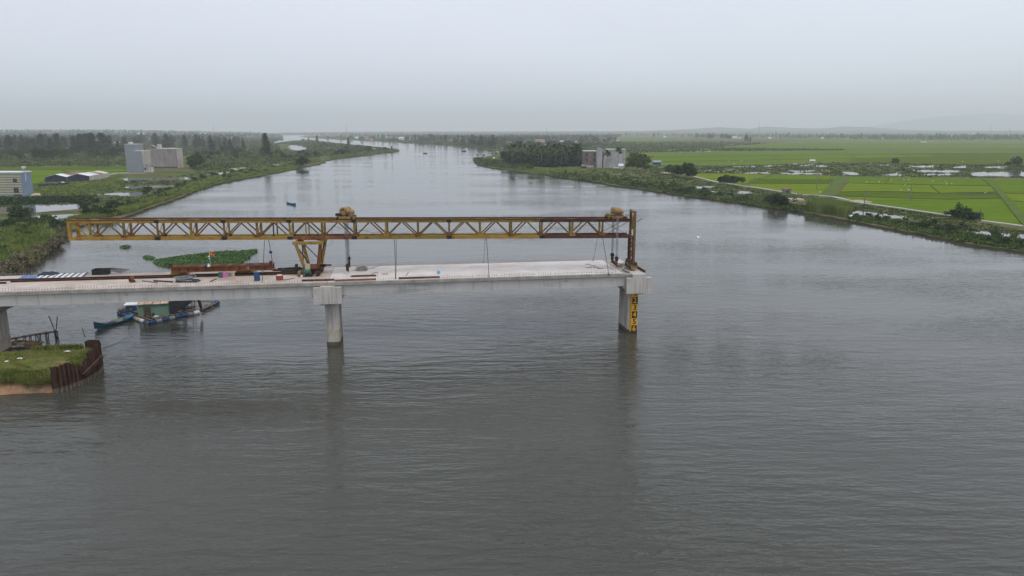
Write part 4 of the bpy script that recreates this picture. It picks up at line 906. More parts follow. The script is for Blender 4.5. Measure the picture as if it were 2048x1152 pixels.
# litter at the end pier
for i, (x, y, s) in enumerate(((1243,530,0.5),(1247,528.5,0.35),(1251,527,0.3),(1238,533,0.3))):
    lump('rubble_heap', dk(x, y), s*1.3, s, s*0.55, M['wood'] if i % 2 else M['rebar'], ['grey heap of offcuts on the unfinished joint by the lifting beam','small pale heap nearest the gantry front leg','tiny heap at the far corner of the unfinished joint','flat dark heap right under the lifting beam'][i], 'rubble', 'offcut heaps on the unfinished joint', seed=20 + i)
a = aty(1266, 533.5, 94.0); b = at(1290, 543.5, 7.9); a.z = 7.98
k = MB(); k.ibeam(a, Vector((b.x, b.y, 7.92)), 0.25, 0.24, 0.05); solo('steel_beam', k, M['darkrust'], 'dark rusty beam lying along the top of the end pier', 'steel beam', b)
for i, (x0, y0, x1, y1) in enumerate(((1250,536,1262,541),(1246,540,1258,545),(1256,533,1268,539))):
    bits(['pale board on the unfinished joint, middle of three','pale board on the unfinished joint, nearest the deck edge','pale board on the unfinished joint, nearest the gantry front leg'][i], x0, y0, x1, y1, 0.28, 0.08, 'wood', 'timber', 'board', 'boards on the unfinished joint')
for i, (x, y) in enumerate(((1176,528.5),(1186,532),(1192,534.6),(1200,537),(769.5,548.2),(1178,535.5))):
    lump('tarpaulin_scrap', dk(x, y), 0.4, 0.2, 0.05, M['darkwood'], ['dark flat scrap farthest back of the row before the end pier','dark flat scrap second in the row before the end pier','dark flat scrap third in the row before the end pier','dark flat scrap nearest the slanting guy cable anchor','dark flat scrap beside the dark plank stack','dark flat scrap out of line, before the row of scraps'][i], 'scrap', 'dark scraps on the bare deck', seed=30 + i, nx=6, ny=4)

# ------------------------------------------------------------------ the floating fish farm with its hut
def wl(px, py, z): return at(px, py, z)
ZD = 0.55
C_, R_, L_ = wl(297, 641, ZD), wl(398, 619, ZD), wl(236, 620, ZD)
B_ = L_ + (R_ - C_) * 0.75
raft = Thing('floating_raft', 'cluttered timber fish farm raft floating on blue and grey barrels under the bridge', 'raft', C_, 0)
def barrels(a, b, n, cols, parent=None):
    for i in range(n):
        p, q = lerp(a, b, (i + 0.04)/n), lerp(a, b, (i + 0.96)/n); p.z = q.z = 0.2
        d = (q - p); k = MB(); k.tube([p, p + d*0.06, q - d*0.06, q], [0.22, 0.28, 0.28, 0.22], 10); raft.part('float_barrel', k, M[cols[i % len(cols)]])
barrels(C_, R_, 8, ['blue','rope','blue','rope','blue','blue','rope','white'])
barrels(C_, L_, 8, ['blue','white','cream','rope','blue','blue','blue','blue'])
barrels(L_, B_, 6, ['blue','rope']); 
e1 = (R_ - C_).normalized(); e2 = (L_ - C_).normalized()
for i in range(30):
    a = lerp(C_, R_, (i + 0.5)/30); b = a + e2 * (L_ - C_).length * (1.0 if i < 22 else 0.62); a.z = b.z = ZD
    if random.random() < 0.92:
        k = MB(); k.bar(a + e2*random.uniform(-0.15,0.1), b, 0.20, 0.05); raft.part('deck_plank', k, M['wood'] if i % 3 else M['darkwood'])
for q in (0.02, 0.35, 0.7, 0.98):
    k = MB(); a, b = lerp(C_, L_, q), lerp(R_, B_, q); a.z = b.z = ZD - 0.09; k.bar(a, b, 0.16, 0.12); raft.part('bearer', k, M['darkwood'])
# the arm of the net pen reaching out
E1, E2 = wl(430, 604, 0.4), wl(384, 606, 0.4)
for a, b, nm in ((wl(394, 621, 0.4), E1, 0), (wl(404, 619, 0.4), E1 + Vector((0.4,0,0)), 1), (E1, wl(380, 603, 0.4), 2), (E1 + Vector((0,0.5,0)), wl(380, 601.5, 0.4), 3)):
    k = MB(); k.bar(a, b, 0.16, 0.10); raft.part('pen_walkway', k, M['wood'])
for i in range(2):
    p = E1 + Vector((-0.2 + 0.25*i, 0.3*i, -0.15)); k = MB(); k.tube([p + Vector((-0.3,0.35,0)), p + Vector((0.35,-0.2,0))], 0.3, 10); raft.part('float_barrel', k, M['blue'])
for q in (0.3, 0.6):
    p = lerp(wl(394, 621, 0.2), E1, q); k = MB(); k.tube([p + Vector((-0.3,-0.2,-0.1)), p + Vector((0.3,0.3,-0.1))], 0.24, 10); raft.part('float_barrel', k, M['navy'])
# the hut
h0, h1 = wl(277, 632.7, ZD + 0.03), wl(337.5, 629.8, ZD + 0.03)
ha = math.atan2(h1.y - h0.y, h1.x - h0.x); HL = (h1 - h0).length; HD = 2.3; HH0, HH1 = 1.62, 2.0
hut = Thing('raft_hut', 'mint green tin hut with a rusty panelled roof standing on the raft', 'hut', h0, ha)
k = hut.mbl(); k.hull8([(0,0,0),(HL,0,0),(HL,HD,0),(0,HD,0)], [(0,0,HH0),(HL,0,HH0),(HL,HD,HH1),(0,HD,HH1)]); wall = hut.part('wall', k, M['shed'])
for i in range(11):
    x = HL * (i + 0.5) / 11; k = hut.mbl(); k.box((x, -0.012, HH0/2), (0.04, 0.02, HH0 - 0.02)); hut.part('seam', k, M['shed'], wall)
k = hut.mbl(); k.box((HL*0.31, -0.02, 0.62), (0.86, 0.05, 1.15)); dr = hut.part('door', k, M['darkwood'])
for i in range(5):
    k = hut.mbl(); k.box((HL*0.31 - 0.34 + 0.17*i, -0.055, 0.62), (0.07, 0.03, 1.1)); hut.part('slat', k, M['wood'], dr)
for i in range(4):
    x0, x1 = -0.12 + i*(HL+0.24)/4 + 0.03, -0.12 + (i+1)*(HL+0.24)/4 - 0.05
    k = hut.mbl(); dz = 0.03 * (i % 2)
    k.hull8([(x0,-0.22,HH0-0.02+dz),(x1,-0.22,HH0-0.02+dz),(x1,HD+0.1,HH1+0.03+dz),(x0,HD+0.1,HH1+0.03+dz)], [(x0,-0.22,HH0+0.03+dz),(x1,-0.22,HH0+0.03+dz),(x1,HD+0.1,HH1+0.08+dz),(x0,HD+0.1,HH1+0.08+dz)]); hut.part('roof_panel', k, M['tinroof'])
    k = hut.mbl(); k.bar((x1+0.03,-0.2,HH0+0.05+dz),(x1+0.03,HD+0.08,HH1+0.10+dz), 0.14, 0.06); hut.part('roof_batten', k, M['roofrust'])
# lean-to of dark netting beside the hut
HM = hut.M
lt = Thing('net_shelter', 'dark net lean-to with a thin tin roof at the far side of the green hut', 'shelter', HM @ Vector((HL + 0.2, 0.3, 0)), ha)
k = MB(HM); k.hull8([(HL+0.1,0.1,1.86),(HL+2.9,1.1,1.82),(HL+2.7,2.2,1.95),(HL+0.1,HD,2.0)], [(HL+0.1,0.1,1.91),(HL+2.9,1.1,1.87),(HL+2.7,2.2,2.0),(HL+0.1,HD,2.05)]); lt.part('roof', k, M['tinroof'])
for i in range(7):
    a, b = i/7, (i+1)/7; k = MB(HM)
    pa, pb = Vector((HL+0.15+2.6*a, 0.15+0.95*a, 0)), Vector((HL+0.15+2.6*b, 0.15+0.95*b, 0)); sag = 0.05*math.sin(i*2.3)
    ba_, bb_ = 0.05 + 1.25*a**1.6, 0.05 + 1.25*b**1.6
    k.hull8([pa+Vector((0,-sag,ba_)), pb+Vector((0,sag,bb_)), pb+Vector((0,0.04+sag,bb_)), pa+Vector((0,0.04-sag,ba_))], [pa+Vector((0,0,1.84)), pb+Vector((0,0,1.82)), pb+Vector((0,0.03,1.82)), pa+Vector((0,0.03,1.84))]); lt.part('net_panel', k, M['net'])
for x, y, h in ((HL+2.75,1.15,2.25),(HL+2.9,2.1,2.0),(HL+1.5,2.2,2.0)):
    k = MB(HM); k.tube([(x,y,0),(x+0.12,y,h)], 0.05, 6); lt.part('post', k, M['darkwood'])
k = MB(HM); k.tube([(HL+2.8,1.1,1.85),(HL+3.3,1.2,2.15),(HL+3.7,1.3,1.7),(HL+3.85,1.35,0.9),(HL+3.9,1.4,0.3)], [0.08,0.14,0.2,0.22,0.12], 7); lt.part('hanging_net', k, M['black'])
# white roofed corner
ws = Thing('awning', 'white sheet awning with a blue cloth hanging under it, on the raft', 'awning', wl(255, 621, ZD), 0)
A0, A1, A2, A3 = wl(246, 611, 1.75), wl(276, 609.5, 2.0), wl(281, 604, 2.15), wl(254, 604.5, 1.95)
for i in range(3):
    a, b, c, d = lerp(A0, A1, i/3 + 0.01), lerp(A0, A1, (i+0.96)/3), lerp(A3, A2, (i+0.96)/3), lerp(A3, A2, i/3 + 0.01)
    k = MB(); up = Vector((0,0,0.04)); k.hull8([a,b,c,d], [a+up,b+up,c+up,d+up]); ws.part('roof_sheet', k, M['white'])
for p in (A0, A1, A2, A3):
    k = MB(); k.tube([Vector((p.x, p.y, ZD - 0.1)), p], 0.045, 6); ws.part('post', k, M['wood'])
k = MB(); a, b = wl(250, 612.5, 1.6), wl(264, 611, 1.6)
for i in range(5):
    p, q = lerp(a, b, i/5), lerp(a, b, (i+1)/5); o = Vector((0, 0.12*math.sin(i*2), 0)); h = 0.5 + 0.15*math.sin(i*1.7)
    k.hull8([p + o - Vector((0,0,h)), q - o - Vector((0,0,h)), q - o + Vector((0,0.05,-h)), p + o + Vector((0,0.05,-h))], [p, q, q + Vector((0,0.05,0)), p + Vector((0,0.05,0))])
ws.part('hanging_cloth', k, M['tarpblue'])
barrel('barrel', wl(269.8, 621.5, ZD), None, 0.30, 0.75, 'blue', 'dark blue barrel on the raft under the white awning')
barrel('barrel', wl(307, 632.5, ZD), None, 0.17, 0.45, 'blue', 'small blue tub by the door of the green hut', 'tub')
barrel('barrel', wl(367.5, 620, ZD), None, 0.30, 0.8, 'blue', 'dark blue barrel beside the net lean-to on the raft')
lump('bundle', wl(312.5, 633.2, ZD), 0.3, 0.2, 0.18, M['white'], 'small white bundle at the front edge of the raft', 'bundle', seed=40)
for i, (x, y, mt, lb, s) in enumerate(((252,622,'net','dark net heap on the raft corner below the white awning',0.6),(260,619,'shed','greenish net heap beside the dark one below the awning',0.4),(244,618,'wood','pale rope heap at the outermost raft corner',0.45),(378,616.5,'net','dark net heap at the thin end of the raft',0.6),(388,615.5,'redcan','reddish net heap at the thin end of the raft',0.3),(352,622,'cream','pale sack heap at the foot of the net lean-to',0.5))):
    lump('net_heap', wl(x, y, ZD + 0.03), s*1.4, s, s*0.7, M[mt], lb, 'net heap', 'heaps on the raft', seed=50 + i)
for i in range(9):
    p = wl(286 + i*2.3, 634.5 + (i % 3)*0.9, ZD + 0.1); q = p + Vector((random.uniform(-0.3,0.5), random.uniform(-0.2,0.6), random.uniform(0.1,0.5)))
    k = MB(); k.bar(p, q, 0.05, 0.05); solo('stick', k, M['darkwood'] if i % 2 else M['wood'], 'loose stick in the litter before the hut door', 'stick', p, 0, 'sticks before the hut door')
for i, (dx, dy) in enumerate(((-0.7, -0.9), (0.15, -1.2))):
    k = MB(); a = C_ + Vector((0,0,-0.1)); k.tube([a, a + Vector((dx*0.5, dy*0.5, -0.3)), a + Vector((dx, dy, -0.75))], 0.02, 5)
    solo('mooring_rope', k, M['cream'], ['pale mooring rope dipping from the raft corner toward the boat','pale mooring rope dropping straight from the raft corner'][i], 'rope', a)

def boat(name, label, a, b, beam, depth, outm, inm, rise=(0.5, 0.25), cat='boat', thw=3, group=None, bowm=None, sidem=None):
    """a: bow at the water line, b: stern"""
    d = b - a; L = d.length; rz = math.atan2(d.y, d.x); t = Thing(name, label, cat, Vector((a.x, a.y, 0)), rz, group)
    n = 14; sec = []
    for i in range(n + 1):
        s = i / n; hb = beam/2 * (math.sin(min(1, s/0.55)*math.pi/2)**0.8 if s < 0.55 else 1 - 0.45*((s-0.55)/0.45)**2)
        hb = max(0.04, hb); sh = depth + rise[0]*(max(0, 0.45 - s)/0.45)**2 + rise[1]*(max(0, s - 0.6)/0.4)**2
        kz = -0.12 + 0.35*(max(0, 0.25 - s)/0.25)**2 + 0.12*(max(0, s-0.8)/0.2)**2
        sec.append((s*L, hb, sh, kz))
    k = t.mbl(); vs = []; ins = []
    for x, hb, sh, kz in sec:
        for y, z in ((-hb, sh), (-hb*0.82, (sh+kz)/2), (-hb*0.4, kz), (hb*0.4, kz), (hb*0.82, (sh+kz)/2), (hb, sh)): vs.append((x, y, z))
        i2 = max(0.02, hb - 0.05)
        for y, z in ((-i2, sh), (-i2*0.8, (sh+kz)/2), (-i2*0.4, kz + 0.08), (i2*0.4, kz + 0.08), (i2*0.8, (sh+kz)/2), (i2, sh)): ins.append((x, y, z))
    q = [(i*6+j, i*6+j+1, (i+1)*6+j+1, (i+1)*6+j) for i in range(n) for j in range(5)]
    k.add(vs, q + [(0,5,4,3,2,1), tuple(n*6 + j for j in range(6))]); hull = t.part('hull', k, M[sidem or outm])
    k = t.mbl(); k.add(ins, [f[::-1] for f in q] + [tuple(n*6 + j for j in range(6))[::-1]]); t.part('inside', k, M[inm])
    for sy in (-1, 1):
        k = t.mbl(); k.tube([(x, sy*hb, sh) for x, hb, sh, kz in sec], 0.035, 5); t.part('gunwale', k, M[outm])
    for i in range(thw):
        x, hb, sh, kz = sec[int(n*(0.25 + 0.55*i/max(1, thw-1)))] if thw > 1 else sec[n//2]
        k = t.mbl(); k.box((x, 0, sh - 0.1), (0.22, hb*1.9, 0.04)); t.part('thwart', k, M['wood'])
    k = t.mbl(); k.hull8([(0.02,-0.04,sec[0][2]-0.04),(sec[2][0],-sec[2][1],sec[2][2]-0.03),(sec[2][0],sec[2][1],sec[2][2]-0.03),(0.02,0.04,sec[0][2]-0.04)], [(0.02,-0.04,sec[0][2]),(sec[2][0],-sec[2][1],sec[2][2]+0.01),(sec[2][0],sec[2][1],sec[2][2]+0.01),(0.02,0.04,sec[0][2])]); t.part('foredeck', k, M[bowm or outm])
    return t, sec, L
bt, sec, L = boat('rowing_boat', 'long blue wooden boat moored against the raft with the green hut', wl(189, 660.5, 0), wl(269, 637, 0), 1.25, 0.38, 'boatblue', 'boatin', (0.75, 0.35), bowm='navy', sidem='boatside')
k = bt.mbl(); k.hull8([(L*0.80,-0.42,0.44),(L*0.995,-0.33,0.60),(L*0.995,0.33,0.60),(L*0.80,0.42,0.44)], [(L*0.80,-0.42,0.48),(L*0.995,-0.33,0.64),(L*0.995,0.33,0.64),(L*0.80,0.42,0.48)]); bt.part('stern_deck', k, M['boatblue'])
k = bt.mbl(); k.box((L*0.45, 0.05, 0.3), (0.9, 0.6, 0.2), 0.2); bt.part('net_bundle', k, M['darkwood'])
boat('fishing_boat', 'small dark blue boat alone on open water beyond the gantry', wl(572.5, 407, 0), wl(591, 410.5, 0), 1.0, 0.42, 'boatblue', 'boatin', (0.3, 0.3), thw=2, group='boats out on the river')
boat('fishing_boat', 'tiny dark boat far upstream, nearer the left shoal'.replace('left shoal','wooded spit'), wl(846.5, 307.4, 0), wl(854, 307.2, 0), 1.4, 0.8, 'black', 'boatin', (0.3, 0.3), thw=1, group='boats out on the river')
boat('fishing_boat', 'tiny dark boat far upstream, nearer the palm grove point', wl(923, 303, 0), wl(932, 302.8, 0), 1.6, 0.9, 'black', 'boatin', (0.3, 0.3), thw=1, group='boats out on the river')

# the rickety jetty
j0, j1 = wl(20, 678.5, 0.85), wl(114, 662.5, 0.85); jt = Thing('jetty', 'rickety pole jetty with crossed poles at its end by the bridge pier', 'jetty', Vector((j0.x, j0.y, 0)), 0)
jd = (j1 - j0).normalized(); jn = Vector((-jd.y, jd.x, 0))
for s in (-0.3, -0.1, 0.1, 0.3):
    k = MB(); k.tube([j0 + jn*s, lerp(j0, j1, 0.5) + jn*s + Vector((0,0,0.05)), j1 + jn*s], 0.05, 6); jt.part('walkway_pole', k, M['wood'])
for q in (0.12, 0.3, 0.42, 0.55, 0.62, 0.75, 0.79, 0.96, 0.99):
    p = lerp(j0, j1, q)
    for s in (-0.42, 0.42):
        k = MB(); o = jn*s; k.tube([p + o + Vector((random.uniform(-.12,.12),0,-1.5)), p + o*0.9 + Vector((0,0,0.12))], 0.05, 6); jt.part('stilt', k, M['darkwood'])
    k = MB(); k.bar(p - jn*0.45 + Vector((0,0,-0.08)), p + jn*0.45 + Vector((0,0,-0.08)), 0.07, 0.07); jt.part('cross_pole', k, M['darkwood'])
e = lerp(j0, j1, 0.965)
k = MB(); k.tube([e + Vector((0.25,0,-1.2)), e + Vector((-0.55,0,2.0))], 0.05, 6); jt.part('crossed_pole', k, M['darkwood'])
k = MB(); k.tube([e + Vector((-0.25,0.1,-1.2)), e + Vector((0.42,0.1,1.85))], 0.05, 6); jt.part('crossed_pole', k, M['darkwood'])
k = MB(); k.tube([lerp(j1, C_, t_) - Vector((0,0,0.5*math.sin(t_*math.pi)*0.8)) for t_ in (0,0.15,0.3,0.5)], 0.015, 4); solo('mooring_line', k, M['rope'], 'thin line running over the water from the jetty toward the raft', 'line', j1)
k = MB(); k.tube([wl(205, 696, 0.03), wl(222, 690, 0.05), wl(240, 684, 0.05), wl(254, 675, 0.3)], 0.022, 4); solo('floating_line', k, M['cable'], 'thin dark line floating on the water off the sheet piles', 'line', wl(205,696,0.03))
lump('mud_mound', at(40, 690, 0.0) , 2.0, 1.3, 0.55, M['dirt'], 'muddy mound at the waterline beside the bank end pier', 'mound', seed=61)
for i, (x, y) in enumerate(((31,687),(38,690),(45,688),(36,694),(44,693.5),(28,695))):
    p = at(x, y, 0.35); k = MB(); k.lathe(p, [(0.2,0),(0.3,0.1),(0.16,0.24)], 6); solo('stone', k, M['stone'], 'small pale stone on the muddy mound by the bank end pier', 'stone', p, 0, 'stones on the muddy mound')

# ------------------------------------------------------------------ the sheet pile island
BOT = [(107,787.5),(127,782),(143,776.5),(158,770.5),(170,764.5),(180,759),(189,753),(197,747)]
P0s = [at(x, y, 0) for x, y in BOT]
line = []
for a, b in zip(P0s, P0s[1:]):
    n = max(1, round((b - a).length / 0.45))
    for i in range(n): line.append(lerp(a, b, i/n))
line.append(P0s[-1])
spw = Thing('sheet_pile_wall', 'rusty sheet pile wall with ragged tops holding the grassy island', 'sheet pile wall', P0s[0])
def pile(a, b, top, z0=-1.5):
    d = (b - a).normalized(); n = Vector((d.y, -d.x, 0)); w_ = (b - a).length; th = 0.03
    prof = [(0, 0.0), (0.16, 0.0), (0.30, 0.26), (0.70, 0.26), (0.84, 0.0), (1.0, 0.0)]
    for z_a, z_b, mm in ((z0, 0.48, 'sheetwet'), (0.48, top, 'sheet')):
        k = MB(); vs = []
        for z in (z_a, z_b):
            for o in (0, th):
                for s, q in prof: p = a + d*(s*w_) + n*(q - o); vs.append((p.x, p.y, z))
        m = len(prof); fs = []
        for j in range(m-1):
            fs += [(j, j+1, 2*m+j+1, 2*m+j), (m+j+1, m+j, 3*m+j, 3*m+j+1), (2*m+j, 2*m+j+1, 3*m+j+1, 3*m+j)]
        fs += [(0, 2*m, 3*m, m), (m-1, 2*m-1, 4*m-1, 3*m-1)]
        k.add(vs, fs); o = spw.part('sheet_pile', k, M[mm]) if mm == 'sheet' else spw.part('silted_foot', k, M[mm])
np_ = len(line) - 1
for i in range(np_):
    q = i / np_
    top = 2.62 if q < 0.30 else (2.05 - 0.1*math.sin(i*2) if q < 0.62 else (2.5 if q < 0.68 else (3.0 if q < 0.93 else 2.6)))
    top += random.uniform(-0.18, 0.12); pile(line[i], line[i+1], top)
bk = [P0s[-1], at(181, 727, 0) if 0 else P0s[-1] + Vector((-0.5, 1.5, 0)), P0s[-1] + Vector((-2.6, 2.6, 0))]
for a, b in zip(bk, bk[1:]):
    n = max(1, round((b-a).length/0.5))
    for i in range(n): pile(lerp(a,b,i/n), lerp(a,b,(i+1)/n), 2.95 + random.uniform(-0.2,0.25))
w0 = line[int(np_*0.5)] + Vector((0.45,-0.35,1.0)); w1 = line[-1] + Vector((0.75,-0.2,1.95))
k = MB(); k.ibeam(w0, w1, 0.3, 0.32, 0.06); spw.part('waling_beam', k, M['sheet'])
k = MB(); p = bk[-1] + Vector((0.1,0,3.2)); k.tube([p, p + Vector((-0.1,0,0.5)), p + Vector((-0.22,0,1.15))], 0.035, 5); solo('stick', k, M['darkwood'], 'thin dead stick standing at the back end of the sheet piles', 'stick', p)
# island body: a turf top, a slope of red earth at the near side
inner = [p + Vector((-0.05, 0.12, 0)) for p in line]
top_px = [(-60,706),(0,703.5),(40,702),(75,700.5),(110,699),(140,698),(165,697.5)]
top_back = [at(x, y, 1.35) for x, y in top_px]
fr_px = [(97,744),(60,748),(30,745),(0,742),(-60,745)]
fr = [at(x, y, 1.7) for x, y in fr_px]
ring = top_back + [p + Vector((0,0,1.75)) for p in inner[::-1][:-1]] + fr
isl = MB()
ctr = Vector((-52.5, 72.5, 1.75)); isl.cur = 0
N_ = len(ring); rings = []
for k_, s in enumerate((1.0, 0.8, 0.55, 0.3, 0.1)):
    rr = []
    for p in ring:
        q = lerp(ctr, p, s); q.z = lerp(ctr, p, s).z + (random.uniform(-0.07, 0.1) if s < 1 else 0); rr.append(q)
    rings.append(rr)
vs = [p for r_ in rings for p in r_] + [ctr]
fs = [(a*N_+i, a*N_+(i+1) % N_, (a+1)*N_+(i+1) % N_, (a+1)*N_+i) for a in range(4) for i in range(N_)] + [(4*N_+i, 4*N_+(i+1) % N_, 5*N_) for i in range(N_)]
isl.add(vs, [f[::-1] for f in fs])
# slopes
isl.cur = 1
lowf = [at(107, 788, -0.1), at(70, 788.5, -0.1), at(35, 790.5, -0.1), at(0, 793, -0.1), at(-60, 797, -0.1)]
midf = [lerp(a, b, 0.5) + Vector((0, 0, random.uniform(-0.1,0.2))) for a, b in zip(fr, lowf)]
for A, B in ((fr, midf), (midf, lowf)):
    for i in range(4): 
        for s in range(4):
            a0, a1 = lerp(A[i], A[i+1], s/4), lerp(A[i], A[i+1], (s+1)/4); b0, b1 = lerp(B[i], B[i+1], s/4), lerp(B[i], B[i+1], (s+1)/4)
            isl.add([a0, a1, b1, b0], [(0,3,2,1)])
lowb = [p + Vector((0.2, 1.2, -1.6)) for p in top_back]
for i in range(len(top_back)-1): isl.add([top_back[i], top_back[i+1], lowb[i+1], lowb[i]], [(0,1,2,3)])
io = solo('island_ground', isl, [M['islgrass'], M['dirt']], None, None); io['kind'] = 'structure'
for i in range(30):
    x, y = random.uniform(-5, 103), random.uniform(775, 790)
    p = at(x, y, 0.25 + (790 - y)*0.02 - 0.15); s = random.uniform(0.04, 0.11)
    k = MB(); k.lathe((0,0,0), [(s*0.7,0),(s,s*0.4),(s*0.6,s*0.9)], 6) if i == 0 else None
    if i == 0: st0 = solo('stone', k, M['stone'], 'pale stone on the red earth slope below the island turf', 'stone', (0,0,0), 0, 'stones on the red earth slope'); st0.location = p
    else: clone(st0, p, random.uniform(0,6), s/0.1)
for i, (x, y, lb) in enumerate(((14,723,'white plastic scrap lying in the middle of the island turf'),(40,717,'pale plastic scrap on the island turf toward the water'),(136,702.5,'white scrap at the back edge of the island turf'),(129,725,'white bag at the top of the front sheet piles'),(135,724.5,'second white bag at the top of the front sheet piles'))):
    lump('plastic_scrap', at(x, y, 1.72), 0.3, 0.16, 0.1, M['white'], lb, 'plastic scrap', 'plastic litter on the island', seed=70+i, nx=6, ny=4)
k = MB(); a, b = at(132, 722, 1.85), at(160, 708, 1.85); k.tube([a, lerp(a,b,0.4)+Vector((0,0,0.03)), b], 0.045, 5); solo('steel_bar', k, M['darkrust'], 'thin rusty bar lying across the island turf', 'steel bar', a)
k = MB(); a, b = at(-8, 736, 1.55), at(17, 737, 1.5); k.ibeam(a, b, 0.3, 0.34, 0.06); solo('steel_beam', k, M['darkrust'], 'dark beam end sticking out of the turf at the island slope', 'steel beam', b)
def pip_mask(X, Y, poly):
    ins = np.zeros(len(X), bool); n = len(poly); j = n - 1
    for i in range(n):
        xi, yi = poly[i][0], poly[i][1]; xj, yj = poly[j][0], poly[j][1]
        c = ((yi > Y) != (yj > Y)) & (X < (xj - xi) * (Y - yi) / ((yj - yi) or 1e-9) + xi); ins ^= c; j = i
    return ins
def sample_px(poly, n, excl=()):
    """points spread over a surveyed patch, as seen from the survey point"""
    A = np.array([(p[0], p[1]) for p in poly]); lo, hi = A.min(0), A.max(0); out = []; got = 0
    while got < n:
        q = RNG.uniform(lo, hi, (n * 2, 2)); m = pip_mask(q[:,0], q[:,1], poly)
        for e in excl: m &= ~pip_mask(q[:,0], q[:,1], e)
        q = q[m]; 
        if len(q) == 0: break
        out.append(q); got += len(q)
    return np.concatenate(out)[:n] if out else np.zeros((0, 2))
def at_np(Q, z=G):
    x = (Q[:,0] - 1024) / FPX; y = -(Q[:,1] - 576) / FPX
    d = np.stack([x, np.full_like(x, math.cos(PITCH)) + y*math.sin(PITCH), -math.sin(PITCH) + y*math.cos(PITCH)], 1)
    t = (z - CAM_H) / d[:,2]; return np.stack([d[:,0]*t, d[:,1]*t, np.full_like(x, 0) + z], 1)
def blades(P, hmin, hmax, wmin, wmax, lean=0.35, seg=1):
    """upright tapering blades rooted at P"""
    n = len(P); a = RNG.uniform(0, 2*math.pi, n); h = RNG.uniform(hmin, hmax, n); w_ = RNG.uniform(wmin, wmax, n); b = RNG.uniform(0, 2*math.pi, n)
    dx = np.stack([np.cos(a), np.sin(a), np.zeros(n)], 1) * w_[:,None] / 2
    ln = np.stack([np.cos(b), np.sin(b), np.zeros(n)], 1) * (h * RNG.uniform(0, lean, n))[:,None]
    mid = P + ln*0.35 + np.array([0,0,1]) * (h*0.6)[:,None]; top = P + ln + np.array([0,0,1]) * h[:,None]
    V = np.stack([P - dx, P + dx, mid + dx*0.8, mid - dx*0.8, top + dx*0.15, top - dx*0.15], 1).reshape(-1, 3)
    i = np.arange(n)[:,None] * 6
    Q = np.concatenate([i + np.array([[0,1,2,3]]), i + np.array([[3,2,4,5]])]); return V, Q
def stuff(name, V, Q, mat, label=None):
    o = bpy.data.objects.new(name, np_mesh(name, V, Q, mat)); COL.objects.link(o); o['kind'] = 'stuff'
    if label: o['label'] = label
    return o
tp = [(-20,705),(75,701.5),(165,698.5),(176,705),(183,714),(172,726),(140,738),(97,742),(60,746),(-20,741)]
P = at_np(sample_px(tp, 4200), 1.68); P[:,2] += RNG.uniform(-0.05,0.05,len(P)); V, Q = blades(P, 0.06, 0.2, 0.03, 0.08, 0.8)
tp2 = [(-20,738),(60,744),(97,741),(104,764),(60,768),(30,763),(-20,762)]
q2 = sample_px(tp2, 7000); zz = np.interp(q2[:,1], [738,747,776], [1.72,1.62,0.75]); P2 = at_np(q2, 1.2)
r2 = np.stack([(q2[:,0]-1024)/FPX, -(q2[:,1]-576)/FPX], 1); d = np.stack([r2[:,0], math.cos(PITCH)+r2[:,1]*math.sin(PITCH), -math.sin(PITCH)+r2[:,1]*math.cos(PITCH)], 1); tt = (zz - CAM_H)/d[:,2]; P2 = d*tt[:,None]; P2[:,2] += CAM_H - 0.08
V2, Q2 = blades(P2, 0.15, 0.45, 0.05, 0.12, 0.9)
tp3 = [(140,738),(165,730),(180,712),(186,700),(176,700),(160,708),(150,722),(132,734)]
P3 = at_np(sample_px(tp3, 2600), 1.72); V3, Q3 = blades(P3, 0.2, 0.55, 0.05, 0.12, 0.8)
tp4 = [(60,703.5),(75,700.5),(120,697.5),(168,696.5),(165,699),(110,701)]
P4 = at_np(sample_px(tp4, 900), 1.4); V4, Q4 = blades(P4, 0.25, 0.7, 0.05, 0.12, 0.6)
Vs = [V, V2, V3, V4]; Qs = []; b_ = 0
for v_, q_ in zip(Vs, (Q, Q2, Q3, Q4)): Qs.append(q_ + b_); b_ += len(v_)
stuff('grass', np.concatenate(Vs), np.concatenate(Qs), M['blade'], 'rank green grass on the sheet pile island')

# water hyacinth
def leaves(P, size, up=0.5, mult=1):
    """small leaf quads around points"""
    n = len(P); a = RNG.normal(0, 1, (n, 3)); a[:,2] = np.abs(a[:,2]) + up; a /= np.linalg.norm(a, axis=1)[:,None]
    t = np.cross(a, RNG.normal(0, 1, (n, 3))); t /= np.linalg.norm(t, axis=1)[:,None]; b = np.cross(a, t)
    s = (RNG.uniform(0.6, 1.3, n) * size)[:,None]; V = np.stack([P - t*s - b*s*0.6, P + t*s - b*s*0.6, P + t*s*0.8 + b*s*0.6, P - t*s*0.8 + b*s*0.6], 1).reshape(-1, 3)
    return V, np.arange(n*4).reshape(n, 4)
def hyacinth(poly, n, label, size=0.15):
    q = sample_px(poly, n); P = at_np(q, 0.08); P[:,2] = RNG.uniform(0.02, 0.28, n); P[:,:2] += RNG.normal(0, 0.28, (n, 2))
    V, Q = leaves(P, size, 0.4); o = stuff('water_hyacinth', V, Q, M['hyacinth'], label); return o
HY = [(309,524),(318,519),(345,515.5),(380,510.5),(420,506),(450,503),(478,503),(497,501),(512,499),(511,504),(500,509),(494,511),(499,515),(488,520),(480,527),(470,533),(400,534),(344,534.5),(325,532)]
hyacinth(HY, 24000, 'large raft of floating water hyacinth behind the rusty beam')
hyacinth([(244,493.5),(250,491),(258,493),(255,496),(247,496.2)], 320, 'small clump of floating water hyacinth below the gantry, farther of two')
hyacinth([(289,515),(294,512),(306,515.5),(303,518.5),(294,518)], 420, 'small clump of floating water hyacinth below the gantry, nearer of two')
